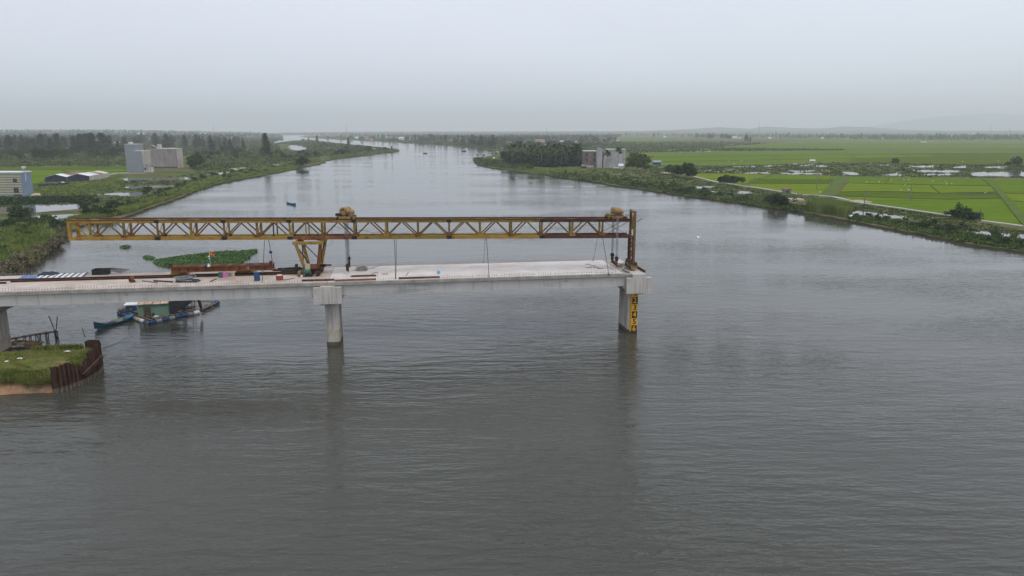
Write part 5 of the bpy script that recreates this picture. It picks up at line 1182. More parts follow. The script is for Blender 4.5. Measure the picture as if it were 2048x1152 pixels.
for i, (x, y, n_) in enumerate(((1028,359.6,20),(1061,366,16),(576,341.4,20))):
    hyacinth([(x-2.2,y-0.6),(x+2,y-0.7),(x+2.2,y+0.6),(x-1.8,y+0.7)], n_, None, 0.16)

# ------------------------------------------------------------------ plants: one of each kind, then copies
def tube_np(pts, rr, n=6):
    k = MB(); k.tube(pts, rr, n); return k
def mesh_part(name, V, Q, mat, parent):
    o = bpy.data.objects.new(name, np_mesh(name, V, Q, mat)); COL.objects.link(o); o.parent = parent; return o
def clumps(C, n, sig, size, up=0.3):
    """leaf quads spread round clump centres"""
    C = np.asarray(C, float); P = np.repeat(C, n, 0) + RNG.normal(0, 1, (len(C)*n, 3)) * np.asarray(sig); return leaves(P, size, up)
def tree_casuarina(h, seed):
    rg = np.random.default_rng(seed); t = Thing('casuarina_tree', 'x', 'tree', (0,0,-500))
    t.M = Matrix.Identity(4); t.inv = Matrix.Identity(4)
    k = MB(); lean = rg.uniform(-0.04, 0.04, 2); k.tube([(0,0,-0.3),(lean[0]*h*.4,lean[1]*h*.4,h*.4),(lean[0]*h,lean[1]*h,h*.97)], [h*.016,h*.010,0.04], 7)
    C = []
    for i in range(62):
        q = 0.16 + 0.84 * (i + rg.uniform(0,1))/62; az = rg.uniform(0, 2*math.pi); R_ = h*(0.21*(1-q)**0.65 + 0.02)*rg.uniform(0.25,1.1)
        p = (lean[0]*h*q + math.cos(az)*R_, lean[1]*h*q + math.sin(az)*R_, h*q + R_*0.25); C.append(p)
        if i % 3 == 0: k.tube([(lean[0]*h*q, lean[1]*h*q, h*q - R_*0.2), p], [h*.004, 0.02], 4)
    t.part('trunk', k, M['bark'])
    V, Q = clumps(C, 24, (0.035*h, 0.035*h, 0.038*h), 0.021*h, 0.0); mesh_part('crown', V, Q, M['casu'], t.o); freeze_kids(t.o); return t.o
def tree_broad(h, wd, seed, mat='leaf', name='broadleaf_tree', dens=1.0):
    rg = np.random.default_rng(seed); t = Thing(name, 'x', 'tree', (0,0,-500)); t.M = Matrix.Identity(4); t.inv = Matrix.Identity(4)
    k = MB(); k.tube([(0,0,-0.3),(0.1,0.05,h*.3),(0.05,0.1,h*.55)], [h*.03,h*.024,h*.012], 7); C = []
    nl = 9
    for i in range(nl):
        az = 2*math.pi*i/nl + rg.uniform(-.3,.3); rr = wd*0.5*rg.uniform(.45,.85); zz = h*rg.uniform(.42,.85)
        k.tube([(0.08,0.06,h*rg.uniform(.25,.5)), (math.cos(az)*rr*.5, math.sin(az)*rr*.5, zz*.8), (math.cos(az)*rr, math.sin(az)*rr, zz)], [h*.014,h*.009,0.03], 5)
    for i in range(int(60*dens)):
        az = rg.uniform(0,2*math.pi); u = rg.uniform(-0.75,1); s = math.sqrt(max(0,1-u*u)); rr = rg.uniform(.55,1.0)*(1+0.18*math.sin(az*3+seed))
        C.append((math.cos(az)*s*wd*.5*rr, math.sin(az)*s*wd*.5*rr, h*.56 + u*h*.40*rr))
    t.part('trunk', k, M['bark'])
    V, Q = clumps(C, 26, (wd*.075, wd*.075, h*.055), 0.026*(h+wd), 0.25); mesh_part('crown', V, Q, M[mat], t.o); freeze_kids(t.o); return t.o
def frond_np(L, seed):
    rg = np.random.default_rng(seed); V = []; Q = []; n = 8
    for i in range(n):
        s0, s1 = i/n, (i+1)/n
        def cen(s): return np.array([L*(s - 0.12*s*s), 0, L*(0.22*s - 0.62*s*s)])
        c0, c1 = cen(s0), cen(s1); w0 = L*0.21*math.sin(math.pi*min(1, s0*0.85 + 0.12)); w1 = L*0.21*math.sin(math.pi*min(1, s1*0.9 + 0.1))
        for sy in (-1, 1):
            b = len(V); dr = -0.55
            V += [c0, c1, c1 + np.array([L*.05, sy*w1, dr*w1]), c0 + np.array([L*.05 + rg.uniform(0,.06), sy*w0, dr*w0])]; Q.append((b,b+1,b+2,b+3))
    return np.array(V), np.array(Q)
def rotm(az, el):
    ca, sa, ce, se = math.cos(az), math.sin(az), math.cos(el), math.sin(el)
    return np.array([[ca,-sa,0],[sa,ca,0],[0,0,1]]) @ np.array([[ce,0,-se],[0,1,0],[se,0,ce]])
def tree_palm(h, seed, parts=False):
    rg = np.random.default_rng(seed); t = Thing('coconut_palm', 'x', 'palm', (0,0,-500)); t.M = Matrix.Identity(4); t.inv = Matrix.Identity(4)
    bx, by = rg.uniform(-.08,.08,2)*h; k = MB(); k.tube([(0,0,-0.3),(bx*.3,by*.3,h*.4),(bx*.75,by*.75,h*.8),(bx,by,h)], [0.26,0.17,0.15,0.13], 7); t.part('trunk', k, M['barkpale'])
    Vs = []; Qs = []; b = 0
    for i in range(26):
        V, Q = frond_np(4.0*rg.uniform(.8,1.1), seed*50+i); el = rg.uniform(-0.5, 1.15); V = V @ rotm(i*2.4 + rg.uniform(-.2,.2), el).T + np.array([bx,by,h])
        if parts: mesh_part('frond', V, Q, M['palm'], t.o)
        else: Vs.append(V); Qs.append(Q + b); b += len(V)
    if not parts: mesh_part('crown', np.concatenate(Vs), np.concatenate(Qs), M['palm'], t.o)
    freeze_kids(t.o); return t.o
def shrub(h, wd, seed, mat='leaf'):
    rg = np.random.default_rng(seed); t = Thing('shrub', 'x', 'shrub', (0,0,-500)); t.M = Matrix.Identity(4); t.inv = Matrix.Identity(4)
    k = MB(); C = []
    for i in range(6):
        az = i*1.05; k.tube([(0,0,-.3),(math.cos(az)*wd*.18, math.sin(az)*wd*.18, h*.35),(math.cos(az)*wd*.32, math.sin(az)*wd*.32, h*.7)], [.06,.04,.015], 4)
    t.part('stem', k, M['bark'])
    for i in range(34):
        az = rg.uniform(0,2*math.pi); u = rg.uniform(-.1,1); s = math.sqrt(max(0,1-u*u*0.9)); rr = rg.uniform(.4,1.05)
        C.append((math.cos(az)*s*wd*.45*rr, math.sin(az)*s*wd*.45*rr, max(.1, h*(.12 + .75*u*rr))))
    V, Q = clumps(C, 20, (wd*.075, wd*.075, h*.07), 0.05*(h+wd)*.55, 0.2); mesh_part('crown', V, Q, M[mat], t.o); freeze_kids(t.o); return t.o
CAS = [tree_casuarina(20, 100+i) for i in range(4)]; BRO = [tree_broad(9, 8.5, 200+i, 'leafdark' if i % 2 else 'leaf') for i in range(4)]
PAL = [tree_palm(11, 300+i) for i in range(4)]; SHR = [shrub(3, 4, 400+i, 'leaf' if i % 3 else 'leafdark') for i in range(5)]; SHB = [shrub(2.4, 4, 450+i, 'reedbrown') for i in range(2)]
PROTO = CAS + BRO + PAL + SHR + SHB
def plant(protos, px, py, sc, label, group, z=None):
    p = at(px, py, G); p.z = dune(p.x, p.y) if z is None else z
    o = random.choice(protos); s = sc * random.uniform(0.85, 1.15); e = 1.55 if protos is CAS else 1.15
    return clone(o, p, random.uniform(0, 6.28), (s*random.uniform(.9,e), s*random.uniform(.9,e), s), label, group)
def grove(protos, poly, n, s0, s1, label, group, excl=()):
    for x, y in sample_px(poly, n, excl): plant(protos, x, y, random.uniform(s0, s1), label, group)
HOUSE_KEEP = [[(255,318),(400,318),(400,346),(250,346)], [(1160,320),(1256,320),(1256,338),(1160,338)]]
# woods behind the left ponds
for x, y, s in ((150,310,1.05),(163,309,1.1),(175,309,1.15),(186,310,1.2),(118,309,1.0),(104,310,0.95),(206,309,1.1),(215,311,0.95),(60,306,0.95),(84,305,1.0),(20,305,0.9),(34,303,1.0)):
    plant(CAS, x, y, s, 'tall dark casuarina in the wood behind the green field and sheds', 'casuarinas in the wood behind the sheds')
grove(CAS, [(-30,297),(250,293),(250,304),(-30,308)], 44, 0.6, 0.95, 'tall dark casuarina in the wood behind the green field and sheds', 'casuarinas in the wood behind the sheds')
grove(BRO, [(-30,304),(250,300),(250,318),(160,319),(60,322),(-30,324)], 46, 0.6, 1.1, 'low rounded tree at the edge of the wood behind the sheds', 'rounded trees at the edge of the left wood', HOUSE_KEEP)
grove(CAS, [(250,287),(380,284),(470,281),(480,290),(390,300),(250,298)], 44, 0.55, 0.9, 'casuarina in the dark wood behind the windowless concrete building', 'casuarinas behind the windowless concrete building')
grove(CAS, [(395,296),(470,288),(500,290),(500,302),(440,308),(395,312)], 18, 0.5, 0.8, 'casuarina in the dark wood behind the windowless concrete building', 'casuarinas behind the windowless concrete building')
grove(BRO, [(385,305),(500,296),(560,299),(560,312),(470,318),(390,322)], 30, 0.3, 0.7, 'bushy tree in the marsh between the concrete building and the river', 'bushy trees in the marsh by the river', HOUSE_KEEP)
grove(BRO, [(545,288),(570,286),(560,304),(610,306),(640,302),(650,312),(560,322),(520,314)], 22, 0.3, 0.6, 'bushy tree in the marsh between the concrete building and the river', 'bushy trees in the marsh by the river')
for x, y, s, lb in ((534,318,1.0,'tall dark casuarina standing alone in the marsh by the inlet'),(485,290,0.75,'casuarina at the river mouth beside the red roofed house'),(634,286.5,0.75,'casuarina at the back of the wooded spit'),(697,294.5,0.75,'lone casuarina on the middle of the wooded spit'),(784,301.5,0.32,'small casuarina at the very tip of the wooded spit'),(617,281,0.5,'small casuarina where the wooded spit begins')):
    plant(CAS, x, y, s, lb, None)
grove(BRO, [(590,281.5),(640,283.5),(690,290),(760,300),(790,301),(740,308),(700,311),(650,312),(640,300),(620,290)], 34, 0.3, 0.65, 'bushy tree on the long wooded spit in the river', 'bushes on the wooded spit', PONDS)
plant(BRO, 393, 336, 0.95, 'dark rounded tree beside the right end of the concrete building'.replace('right end','open end'), None); plant(BRO, 386, 337, 0.7, 'smaller dark tree against the brown shack by the concrete building', None)
plant(BRO, 606, 333, 0.75, 'round green tree leaning over the bank beyond the long pond', None); plant(BRO, 598, 332, 0.6, 'smaller green tree beside the round one on the bank', None)
# right side: grove of palms, big tree
for i, (x, y) in enumerate(sample_px([(1008,320),(1030,314),(1100,312),(1158,316),(1162,333),(1095,335),(1015,328)], 100)):
    plant(PAL, x, y, random.uniform(0.72, 1.08), 'coconut palm in the dense dark grove on the point', 'coconut palms in the grove')
grove(BRO, [(1010,322),(1090,318),(1158,322),(1160,332),(1090,333),(1012,328)], 64, 0.6, 1.1, 'leafy understorey tree among the palms of the grove', 'low trees among the palms')
pa = tree_palm(10.5, 371, True); pa.location = at(1216.5, 337.5, G); pa['label'] = 'coconut palm before the stained building, nearer its pale pillar'; pa.rotation_euler.z = 1
pb = tree_palm(12.6, 377, True); pb.location = at(1235.5, 337.5, G); pb['label'] = 'taller coconut palm before the stained building, by the white shed'; pb.rotation_euler.z = 2.2
for x in (pa, pb): x['group'] = 'palms before the stained building'
big = tree_broad(11, 13, 260, 'leaf', dens=2.2); big.location = at(1274, 341.5, G); big['label'] = 'big dense round tree beside the stained building, before the rice fields'
for x, y, s, lb in ((1292,340,0.45,'small tree tucked against the big dense round tree'),(1255,337,0.4,'small bright tree between the white shed and the big round tree'),(1344,351,0.75,'tree in the bushy clump before the yellow rice, farthest along the shore'),(1358,354,0.7,'middle tree of the bushy clump before the yellow rice'),(1372,357,0.8,'dark tree of the bushy clump, next to the bright one'),(1383,357,0.6,'bright green tree at the end of the bushy clump by the yellow rice'),(1336,348,0.5,'low tree behind the bushy clump before the yellow rice'),(1455,370,0.55,'low green tree by the path at the corner of the yellow rice'),(1444,369,0.5,'second low green tree by the path at the corner of the yellow rice'),(1466,371,0.5,'third low green tree by the path, nearest the egret field'),(1483.5,367,0.3,'tiny round tree standing alone in the yellow rice by the path'),(1790,329,0.55,'leaning dark tree at the edge of the ponds beyond the rice'),(2032,334,0.7,'dark spreading tree at the far end of the pond row'),(2016,333,0.4,'small tree beside the spreading one at the pond row'),(1540,411,0.38,'dark bushy tree on the bank below the pale sand patch'),(1553,412.5,0.44,'dark bushy tree on the bank, middle of the clump below the sand'),(1568,414,0.38,'bushy tree at the downstream end of the clump below the sand')):
    plant(BRO, x, y, s, lb, None)
for x, y, s, lb in ((1925,437,1.3,'green bush on the bank by the dark shack'),(1910,434.5,1.1,'smaller green bush against the dark shack'),(1945,440,1.2,'green bush on the bank just past the dark shack'),(1934,439,1.0,'low green bush filling the gap past the dark shack')): plant(SHR, x, y, s, lb, None)
for x, y in ((956,320),(985,317),(993,318),(1003,318),(968,321)): plant(PAL, x, y, 0.42, 'short palm on the tip of the grassy point', 'short palms on the point')
# far tree lines kept as single trees
grove(CAS, [(610,271.6),(700,274),(800,281),(920,288),(1000,294),(1000,289),(860,279.5),(700,272.4)], 40, 0.55, 0.85, 'hazy tree along the far shore across the river', 'hazy trees along the far shore')
grove(BRO, [(640,275.5),(740,281),(860,285.6),(960,294),(1000,297),(1000,290),(860,281),(700,275)], 46, 0.7, 1.3, 'low hazy tree at the water edge of the far shore', 'low trees along the far shore')
grove(BRO, [(1010,280),(1240,276),(1230,283),(1180,296),(1090,296),(1010,302)], 40, 0.7, 1.3, 'hazy round tree behind the palm grove', 'hazy trees behind the palm grove')
grove(CAS, [(1160,280.6),(1180,280),(1190,284.5),(1162,285)], 8, 0.6, 0.85, 'casuarina in the small dark clump beyond the stained building', 'dark clump beyond the stained building')
grove(CAS, [(1205,275),(1500,276),(1800,280),(2060,282),(2060,277),(1600,274),(1205,271.5)], 60, 0.6, 0.95, 'hazy tree in the tree line beyond the rice fields', 'hazy trees beyond the rice fields')
grove(CAS, [(1488,283.5),(1512,284),(1512,286),(1488,286)], 4, 0.6, 0.7, 'tree of the small dark trio on the far rice field edge', 'dark trees on the far field edge')
grove(BRO, [(1390,276),(1460,276.5),(1460,279),(1390,279)], 16, 1.2, 1.9, 'broad hazy tree in the big clump beyond the rice fields', 'broad trees beyond the rice fields')
grove(SHB, [(-10,545),(40,525),(85,500),(125,468),(132,462),(118,486),(88,505),(48,531),(-10,556)], 38, 0.45, 0.95, 'brownish bush at the waterline of the near reedy bank', 'brown bushes on the near bank edge')
grove(SHR, [(0,470),(70,462),(100,470),(70,500),(20,520),(0,520)], 14, 0.2, 0.45, 'small green bush in the grass of the near reedy bank', 'small bushes in the near bank grass')
# bushes on the banks
BUSH = 'dark bush at the foot of the reedy bank left of the gantry'.replace('left of','beyond')
grove(SHR, [(8,446),(60,438),(110,440),(135,443),(130,462),(90,458),(60,462),(10,462)], 34, 0.35, 0.75, 'dark leafy bush on the near reedy bank by the gantry end', 'bushes on the near reedy bank')
grove(SHR, [(160,408),(215,402),(255,412),(252,428),(205,436),(165,436)], 26, 0.5, 0.95, 'dark leafy bush on the bank just beyond the gantry end', 'bushes on the bank beyond the gantry')
for x, y, s in ((40,432,1.3),(50,433,1.2),(33,434,1.1)): plant(SHR, x, y, s, 'bush standing up against the pale fish pond', 'bushes against the pale pond')
grove(SHR, [(255,412),(330,382),(400,352),(440,349),(440,358),(400,372),(345,394),(270,420)], 36, 0.35, 0.75, 'bush in the green hedge along the left bank'.replace('left bank','bank below the ponds'), 'bushes in the hedge below the ponds')
grove(SHR, [(275,381),(345,374),(345,380),(285,388)], 10, 0.35, 0.6, 'dark bush on the narrow dike between two fish ponds', 'bushes on the pond dike')
grove(SHR, [(440,346),(520,338),(640,322),(648,324),(600,332),(520,348),(450,360)], 30, 0.5, 0.9, 'bush on the bank running out to the round green tree', 'bushes on the outer bank')
grove(SHR, [(953,318),(1010,322),(1060,332),(1065,341),(1030,338),(975,331),(953,324)], 28, 0.6, 1.1, 'bush along the edge of the grassy point', 'bushes on the grassy point')
grove(SHR, [(1110,347),(1120,345),(1200,352),(1300,362),(1390,376),(1510,398),(1512,406),(1394,391),(1269,373),(1195,362),(1121,353)], 60, 0.35, 0.8, 'bush along the scrubby bank across the river', 'bushes on the scrubby bank')
grove(SHR, [(1700,428),(1800,440),(1900,450),(2060,484),(2060,500),(1948,484),(1880,470),(1799,456),(1700,437)], 60, 0.28, 0.55, 'green bush in the dense thicket on the bank across the river', 'bushes in the dense bank thicket')
for o in PROTO:                                                # the originals take a place of their own
    pass

# ------------------------------------------------------------------ ground cover nobody could count
def cover(name, poly, n, h, k, mat, excl=(), flat=0.6, label=None, leaf=0.0010, spread=1.0, zadd=0.0):
    q = sample_px(poly, n, excl)
    if len(q) == 0: return
    P = at_np(q, G); d = np.linalg.norm(P[:,:2], axis=1); rad = np.clip(d * 0.0030, 0.3, 2.5) * spread
    hh = RNG.uniform(h[0], h[1], len(P))
    c = np.repeat(P, k, 0); a = RNG.normal(0, 1, (len(c), 3)) * np.stack([np.repeat(rad, k)*flat]*2 + [np.repeat(hh, k)*0.35], 1); a[:,2] = np.abs(a[:,2])
    V, Q = leaves_d(c + a + np.array([0, 0, zadd]), np.clip(np.repeat(d, k) * leaf, 0.1, 1.6)); return stuff(name, V, Q, mat, label)
def leaves_d(P, s):
    n = len(P); a = RNG.normal(0, 1, (n, 3)); a[:,2] = np.abs(a[:,2]) + 0.25; a /= np.linalg.norm(a, axis=1)[:,None]
    t = np.cross(a, RNG.normal(0, 1, (n, 3))); t /= np.linalg.norm(t, axis=1)[:,None]; b = np.cross(a, t); s = (s * RNG.uniform(.6,1.3,n))[:,None]
    V = np.stack([P - t*s - b*s*0.6, P + t*s - b*s*0.6, P + t*s*0.8 + b*s*0.6, P - t*s*0.8 + b*s*0.6], 1).reshape(-1, 3); return V, np.arange(n*4).reshape(n, 4)
FPOLY = [q for _, q in FIELDS]
near_bank = [(-40,450),(20,446),(60,450),(110,458),(135,463),(112,487),(85,508),(45,534),(0,550),(-40,560)]
q = sample_px(near_bank, 15000); P = at_np(q, G - 0.05); V, Q = blades(P, 0.4, 1.0, 0.10, 0.22, 0.5); stuff('reeds', V, Q, M['reed'], 'tall green reeds on the near bank')
q = sample_px(near_bank, 26); P = np.repeat(at_np(q, G), 130, 0); P[:,:2] += RNG.normal(0, 0.8, (len(P), 2)); V, Q = blades(P, 0.9, 1.8, 0.1, 0.25, 0.6); stuff('reeds', V, Q, M['reed'], 'taller clumps in the near bank reeds')
edge_b = [(-40,535),(0,530),(40,515),(80,490),(108,468),(136,458),(143,466),(119,491),(93,513),(53,540),(6,557),(-40,568)]
q = sample_px(edge_b, 10000); P = at_np(q, -0.1); V, Q = blades(P, 0.4, 1.1, 0.10, 0.22, 0.7); stuff('reeds', V, Q, M['reedbrown'], 'brown dry reeds along the near waterline')
def bank_reeds(line, n, inl, h, mat, label, jit=3):
    qs = []
    L = np.array(line, float); seg = np.linalg.norm(np.diff(L, axis=0), axis=1); cum = np.r_[0, np.cumsum(seg)]
    u = RNG.uniform(0, cum[-1], n); x = np.interp(u, cum, L[:,0]); y = np.interp(u, cum, L[:,1]); w_ = RNG.uniform(0, 1, n) ** 1.3
    x = x + inl[0]*w_; y = y + inl[1]*w_; P = at_np(np.stack([x, y], 1), G - 0.6); d = np.linalg.norm(P[:,:2], axis=1)
    sc = 1.0; V, Q = blades(P, h[0], h[1], 0.12, 0.3, 0.6)
    # wider blades further off, where one stands for a tuft
    Vr = V.reshape(-1, 6, 3); c = Vr.mean(1, keepdims=True); k = np.clip(d/220, 1, 5)[:,None]; Vr[:,:,0] = c[:,:,0] + (Vr[:,:,0]-c[:,:,0])*k; Vr[:,:,1] = c[:,:,1] + (Vr[:,:,1]-c[:,:,1])*k
    stuff('reeds', Vr.reshape(-1,3), Q, mat, label)
bank_reeds([(150,454),(165,449),(205,441),(250,433),(300,415),(345,400),(400,378),(450,363),(520,351),(580,339),(648,323)], 30000, (-22,-6), (0.9,2.0), M['reed'], 'green reeds along the bank beyond the gantry')
bank_reeds([(165,449),(250,433),(345,400),(450,363),(580,339),(648,323)], 7000, (-9,-3), (0.9,1.7), M['reed'], 'reeds at the waterline beyond the gantry')
bank_reeds([(1100,350.6),(1121,355.6),(1168,359.6),(1195,364.6),(1269,376),(1347,387.5),(1394,394),(1511,409),(1529,413.5),(1575,418.6),(1615,426.6),(1698,440.6),(1799,460.6),(1880,474.6),(1948,489.6),(2070,507),(2400,561)], 20000, (3,-5), (0.5,1.3), M['reed'], 'grass along the waterline of the scrubby bank')
bank_reeds([(1100,350.8),(1168,360),(1269,376.3),(1394,394.4),(1529,414),(1615,427)], 5000, (3,-4), (0.4,1.0), M['scrub'], 'dry grass along the waterline of the scrubby bank')
bank_reeds([(663,318),(736,310),(798,302)], 5000, (-8,-3), (1.2,2.4), M['reed'], 'reeds on the wooded spit')
bank_reeds([(1035,341),(1065,347),(1098,350)], 3000, (6,-7), (0.8,1.8), M['reed'], 'bright grass on the grassy point')
q = sample_px([(1612,412),(1640,412),(1700,424),(1702,436),(1690,437.5),(1614,424)], 9000); P = at_np(q, G-0.3); V, Q = blades(P, 2.2, 3.6, 0.2, 0.4, 0.35); stuff('reeds', V, Q, M['reed'], 'tall stand of bright reeds on the bank across the river')
cover('undergrowth', [(953,316),(1010,322),(1060,332),(1065,343),(1030,339),(975,332),(952,324)], 900, (0.6,1.6), 14, M['scrub'], (), label='green undergrowth at the edge of the point')
cover('undergrowth', [(1100,344),(1195,352),(1269,362),(1394,378),(1529,402),(1615,414),(1615,425),(1529,413),(1394,393),(1269,375),(1195,364),(1121,355),(1100,350)], 1500, (0.3,1.0), 12, M['scrub'], PONDS, label='scrub along the bank across the river')
cover('undergrowth', [(1698,428),(1800,444),(1920,454),(2070,484),(2400,536),(2400,557),(2070,504),(1948,488),(1880,473),(1799,459),(1698,439)], 2100, (0.25,0.8), 16, M['leaf'], PONDS, label='dense green thicket on the bank across the river')
cover('undergrowth', [(1120,344),(1260,344),(1330,345),(1390,360),(1480,374),(1560,386),(1640,393),(1720,408),(1900,434),(2060,464),(2060,476),(1900,450),(1700,424),(1600,406),(1500,396),(1380,380),(1260,362),(1160,352)], 1500, (0.12,0.4), 10, M['scrub'], PONDS + FPOLY, label='marsh scrub between the ponds and the river')
cover('undergrowth', [(1290,331),(1460,332),(1690,325),(2070,330),(2070,357),(1690,352),(1540,349),(1380,346),(1290,344)], 1500, (0.15,0.6), 10, M['scrub'], PONDS + FPOLY, label='dark scrub on the dikes between the far ponds')
cover('undergrowth', [(1240,284),(1440,284),(1560,288),(1440,301),(1260,306),(1245,300)], 1400, (0.4,1.5), 9, M['scrub'], PONDS + FPOLY, label='dark marsh scrub beyond the stained building')
cover('undergrowth', [(1430,297),(1560,298),(1690,300),(1690,301.2),(1440,302.2)], 500, (0.5,2.0), 8, M['scrub'], FPOLY, label='dark hedge line between the far rice fields')
cover('undergrowth', [(-40,395),(60,392),(130,378),(260,362),(420,344),(520,330),(600,320),(640,312),(640,322),(520,346),(420,366),(300,408),(200,420),(160,408),(60,408),(-40,412)], 1200, (0.08,0.3), 10, M['scrub'], PONDS + FPOLY + HOUSE_KEEP, label='marsh scrub between the fish ponds')
cover('undergrowth', [(-40,396),(40,397),(100,394),(185,394),(185,405),(100,408),(-40,412)], 900, (0.3,1.0), 12, M['leafdark'], PONDS, label='dark hedge along the pale fish pond')
cover('undergrowth', [(-40,318),(250,314),(255,332),(100,332),(-40,336)], 1000, (0.2,0.8), 9, M['scrub'], PONDS, label='marsh scrub in front of the left wood')
cover('undergrowth', [(380,318),(480,306),(560,300),(640,300),(640,316),(520,330),(400,344),(385,340)], 1700, (0.2,1.2), 9, M['scrub'], PONDS, label='marsh scrub beyond the concrete building')
cover('undergrowth', [(560,286),(620,282),(700,290),(798,301.5),(700,311),(640,312),(620,300),(575,288)], 1500, (0.4,2.0), 9, M['scrub'], PONDS, label='scrub on the wooded spit')
cover('undergrowth', [(1000,300),(1160,296),(1245,286),(1250,304),(1160,312),(1010,318)], 1800, (0.5,2.6), 9, M['scrub'], (), label='scrub behind the palm grove')
cover('undergrowth', [(610,273.5),(760,282),(900,290),(1000,300),(1000,292),(860,281),(700,274)], 1500, (0.8,3.0), 8, M['scrub'], (), label='scrub along the far shore')
cover('undergrowth', [(-20,450),(10,448),(10,470),(-20,480)], 120, (0.5,1.2), 12, M['leafdark'], PONDS, label='dark leaves at the back of the near bank')
cover('undergrowth', [(0,444),(60,440),(120,443),(134,450),(120,462),(60,458),(0,456)], 420, (0.5,1.4), 22, M['leafdark'], [PONDS[0]], label='dark leafy thicket at the back of the near bank')
cover('grass', [(90,362),(180,360),(240,352),(250,356),(240,372),(180,384),(60,396),(60,380)], 2600, (0.05,0.25), 7, M['reed'], PONDS, label='rough grass round the sheds')
cover('grass', [(1060,338),(1250,338),(1250,343),(1110,345),(1060,344)], 1200, (0.1,0.5), 6, M['reed'], PONDS, label='rough grass before the stained building')
cover('undergrowth', [(-40,289),(560,287),(556,302),(400,312),(250,314),(-40,318)], 3600, (0.8,3.6), 9, M['scrub'], HOUSE_KEEP + PONDS, label='bushes under the trees of the left wood')
cover('undergrowth', [(-40,276),(560,276),(545,286),(-40,289)], 2400, (1.0,5.0), 9, M['far'], PONDS, label='bushes between the far houses of the left wood')
cover('undergrowth', [(1000,286),(1200,278),(1240,284),(1230,290),(1160,297),(1010,302)], 1200, (0.8,3.5), 9, M['far'], FPOLY, label='bushes between the houses behind the palm grove')
cover('undergrowth', [(1008,322),(1090,318),(1160,322),(1162,333),(1092,335),(1012,329)], 420, (3.0,9.0), 34, M['leafdark'], (), label='dark foliage filling the palm grove', leaf=0.0013)
# far woods, one mass
def woods(poly, n, h, label, seed=0, excl=()):
    q = sample_px(poly, n, excl); P = at_np(q, G); P[:,2] = [dune(x, y) for x, y in P[:,:2]]
    H = RNG.uniform(h[0], h[1], n); k = 12; c = np.repeat(P, k, 0); hh = np.repeat(H, k); u = RNG.uniform(0.15, 1.0, n*k)
    r_ = hh * 0.36 * np.sqrt(1.05 - u) * np.sqrt(RNG.uniform(0, 1, n*k)); az = RNG.uniform(0, 6.28, n*k)
    c = c + np.stack([np.cos(az)*r_, np.sin(az)*r_, u*hh], 1); V, Q = leaves_d(c, hh*0.16); return stuff('far_woods', V, Q, M['far'], label)
woods([(-260,266.8),(200,267),(560,270),(560,274),(490,278),(380,284),(250,288),(-260,296)], 3600, (9,16), 'far woods on the low dunes beyond the left ponds')
woods([(-260,264.6),(300,265),(520,267),(520,270),(-260,270)], 1500, (12,20), 'farthest woods along the left horizon')
woods([(480,271.5),(532,268.6),(535,270),(500,272)], 120, (8,13), 'far wooded shore across the river mouth')
woods([(600,271.5),(700,272.5),(860,278.5),(1000,288),(1240,276),(1240,271),(900,268.5),(620,267.5)], 3000, (7,13), 'far woods and villages beyond the river bend', excl=[FIELDS[-1][1]])
woods([(1200,271),(1500,276),(1800,280.4),(2300,281.6),(2300,270),(1600,267.5),(1200,267.5)], 3600, (7,14), 'far woods and villages beyond the rice fields', excl=[FIELDS[-1][1]])
woods([(560,266.4),(1200,266.2),(2300,266),(2300,268.4),(1200,268.4),(560,268.2)], 2600, (9,15), 'farthest woods along the horizon')

# ------------------------------------------------------------------ buildings
def block(t, name, a, b, depth, z0, z1, mat, parent=None, front_off=0.0):
    """upright box whose front runs from a to b on the ground, reaching back away from the river"""
    a, b = Vector((a.x, a.y, 0)), Vector((b.x, b.y, 0)); d = (b - a).normalized(); n = Vector((-d.y, d.x, 0))
    a = a + n*front_off; b = b + n*front_off
    k = MB(); q = [a, b, b + n*depth, a + n*depth]; k.hull8([p + Vector((0,0,z0)) for p in q], [p + Vector((0,0,z1)) for p in q]); return t.part(name, k, mat, parent)
def htop(px, py, base): 
    """height of a point seen at px,py standing over the distance of base"""
    return aty(px, py, base.y).z
# windowless concrete building (tall wing and long hall)
a, b = at(254, 344, G), at(286.4, 344, G); t = Thing('concrete_building', 'windowless blue grey concrete tower block joined to a long weathered hall', 'building', a)
zt1, zt2 = htop(249, 289, a), htop(281, 302.5, b); m_ = lerp(a, b, 0.62)
block(t, 'tower_wall', a, m_, 11, 0.3, zt1, M['wallgrey']); block(t, 'wing_wall', m_ + Vector((0.01,0,0)), b, 11, 0.3, zt2, M['wallgrey'])
for p, q, zz in ((a, m_, zt1), (m_, b, zt2)):
    block(t, 'roof_slab', p - Vector((0.15,0,0)), q + Vector((0.15,0,0)), 11.3, zz, zz + 0.3, M['roofcream'], front_off=-0.15)
k = MB(); k.hull8([Vector((b.x+0.02, b.y+0.4, 5.2)), Vector((b.x+0.25, b.y+0.4, 5.2)), Vector((b.x+0.25, b.y+10.8, 5.2)), Vector((b.x+0.02, b.y+10.8, 5.2))], [Vector((b.x+0.02, b.y+0.4, zt2-0.02)), Vector((b.x+0.25, b.y+0.4, zt2-0.02)), Vector((b.x+0.25, b.y+10.8, zt2-0.02)), Vector((b.x+0.02, b.y+10.8, zt2-0.02))]); t.part('stained_side_wall', k, M['wallbeige'])
for i in range(4):
    p = lerp(a, m_, (i+0.5)/4); k = MB(); k.box((p.x, a.y + 2, zt1 + 0.6), (0.12, 0.12, 1.0)); t.part('rebar_post', k, M['darkrust'])
c0, c1 = at(303, 336.3, G), at(369, 334.8, G); c1.y = c0.y
zh = htop(330, 298, c0); block(t, 'hall_wall', c0 + Vector((-3,0,0)), c1, 9, 0.3, zh, M['wallbrown'])
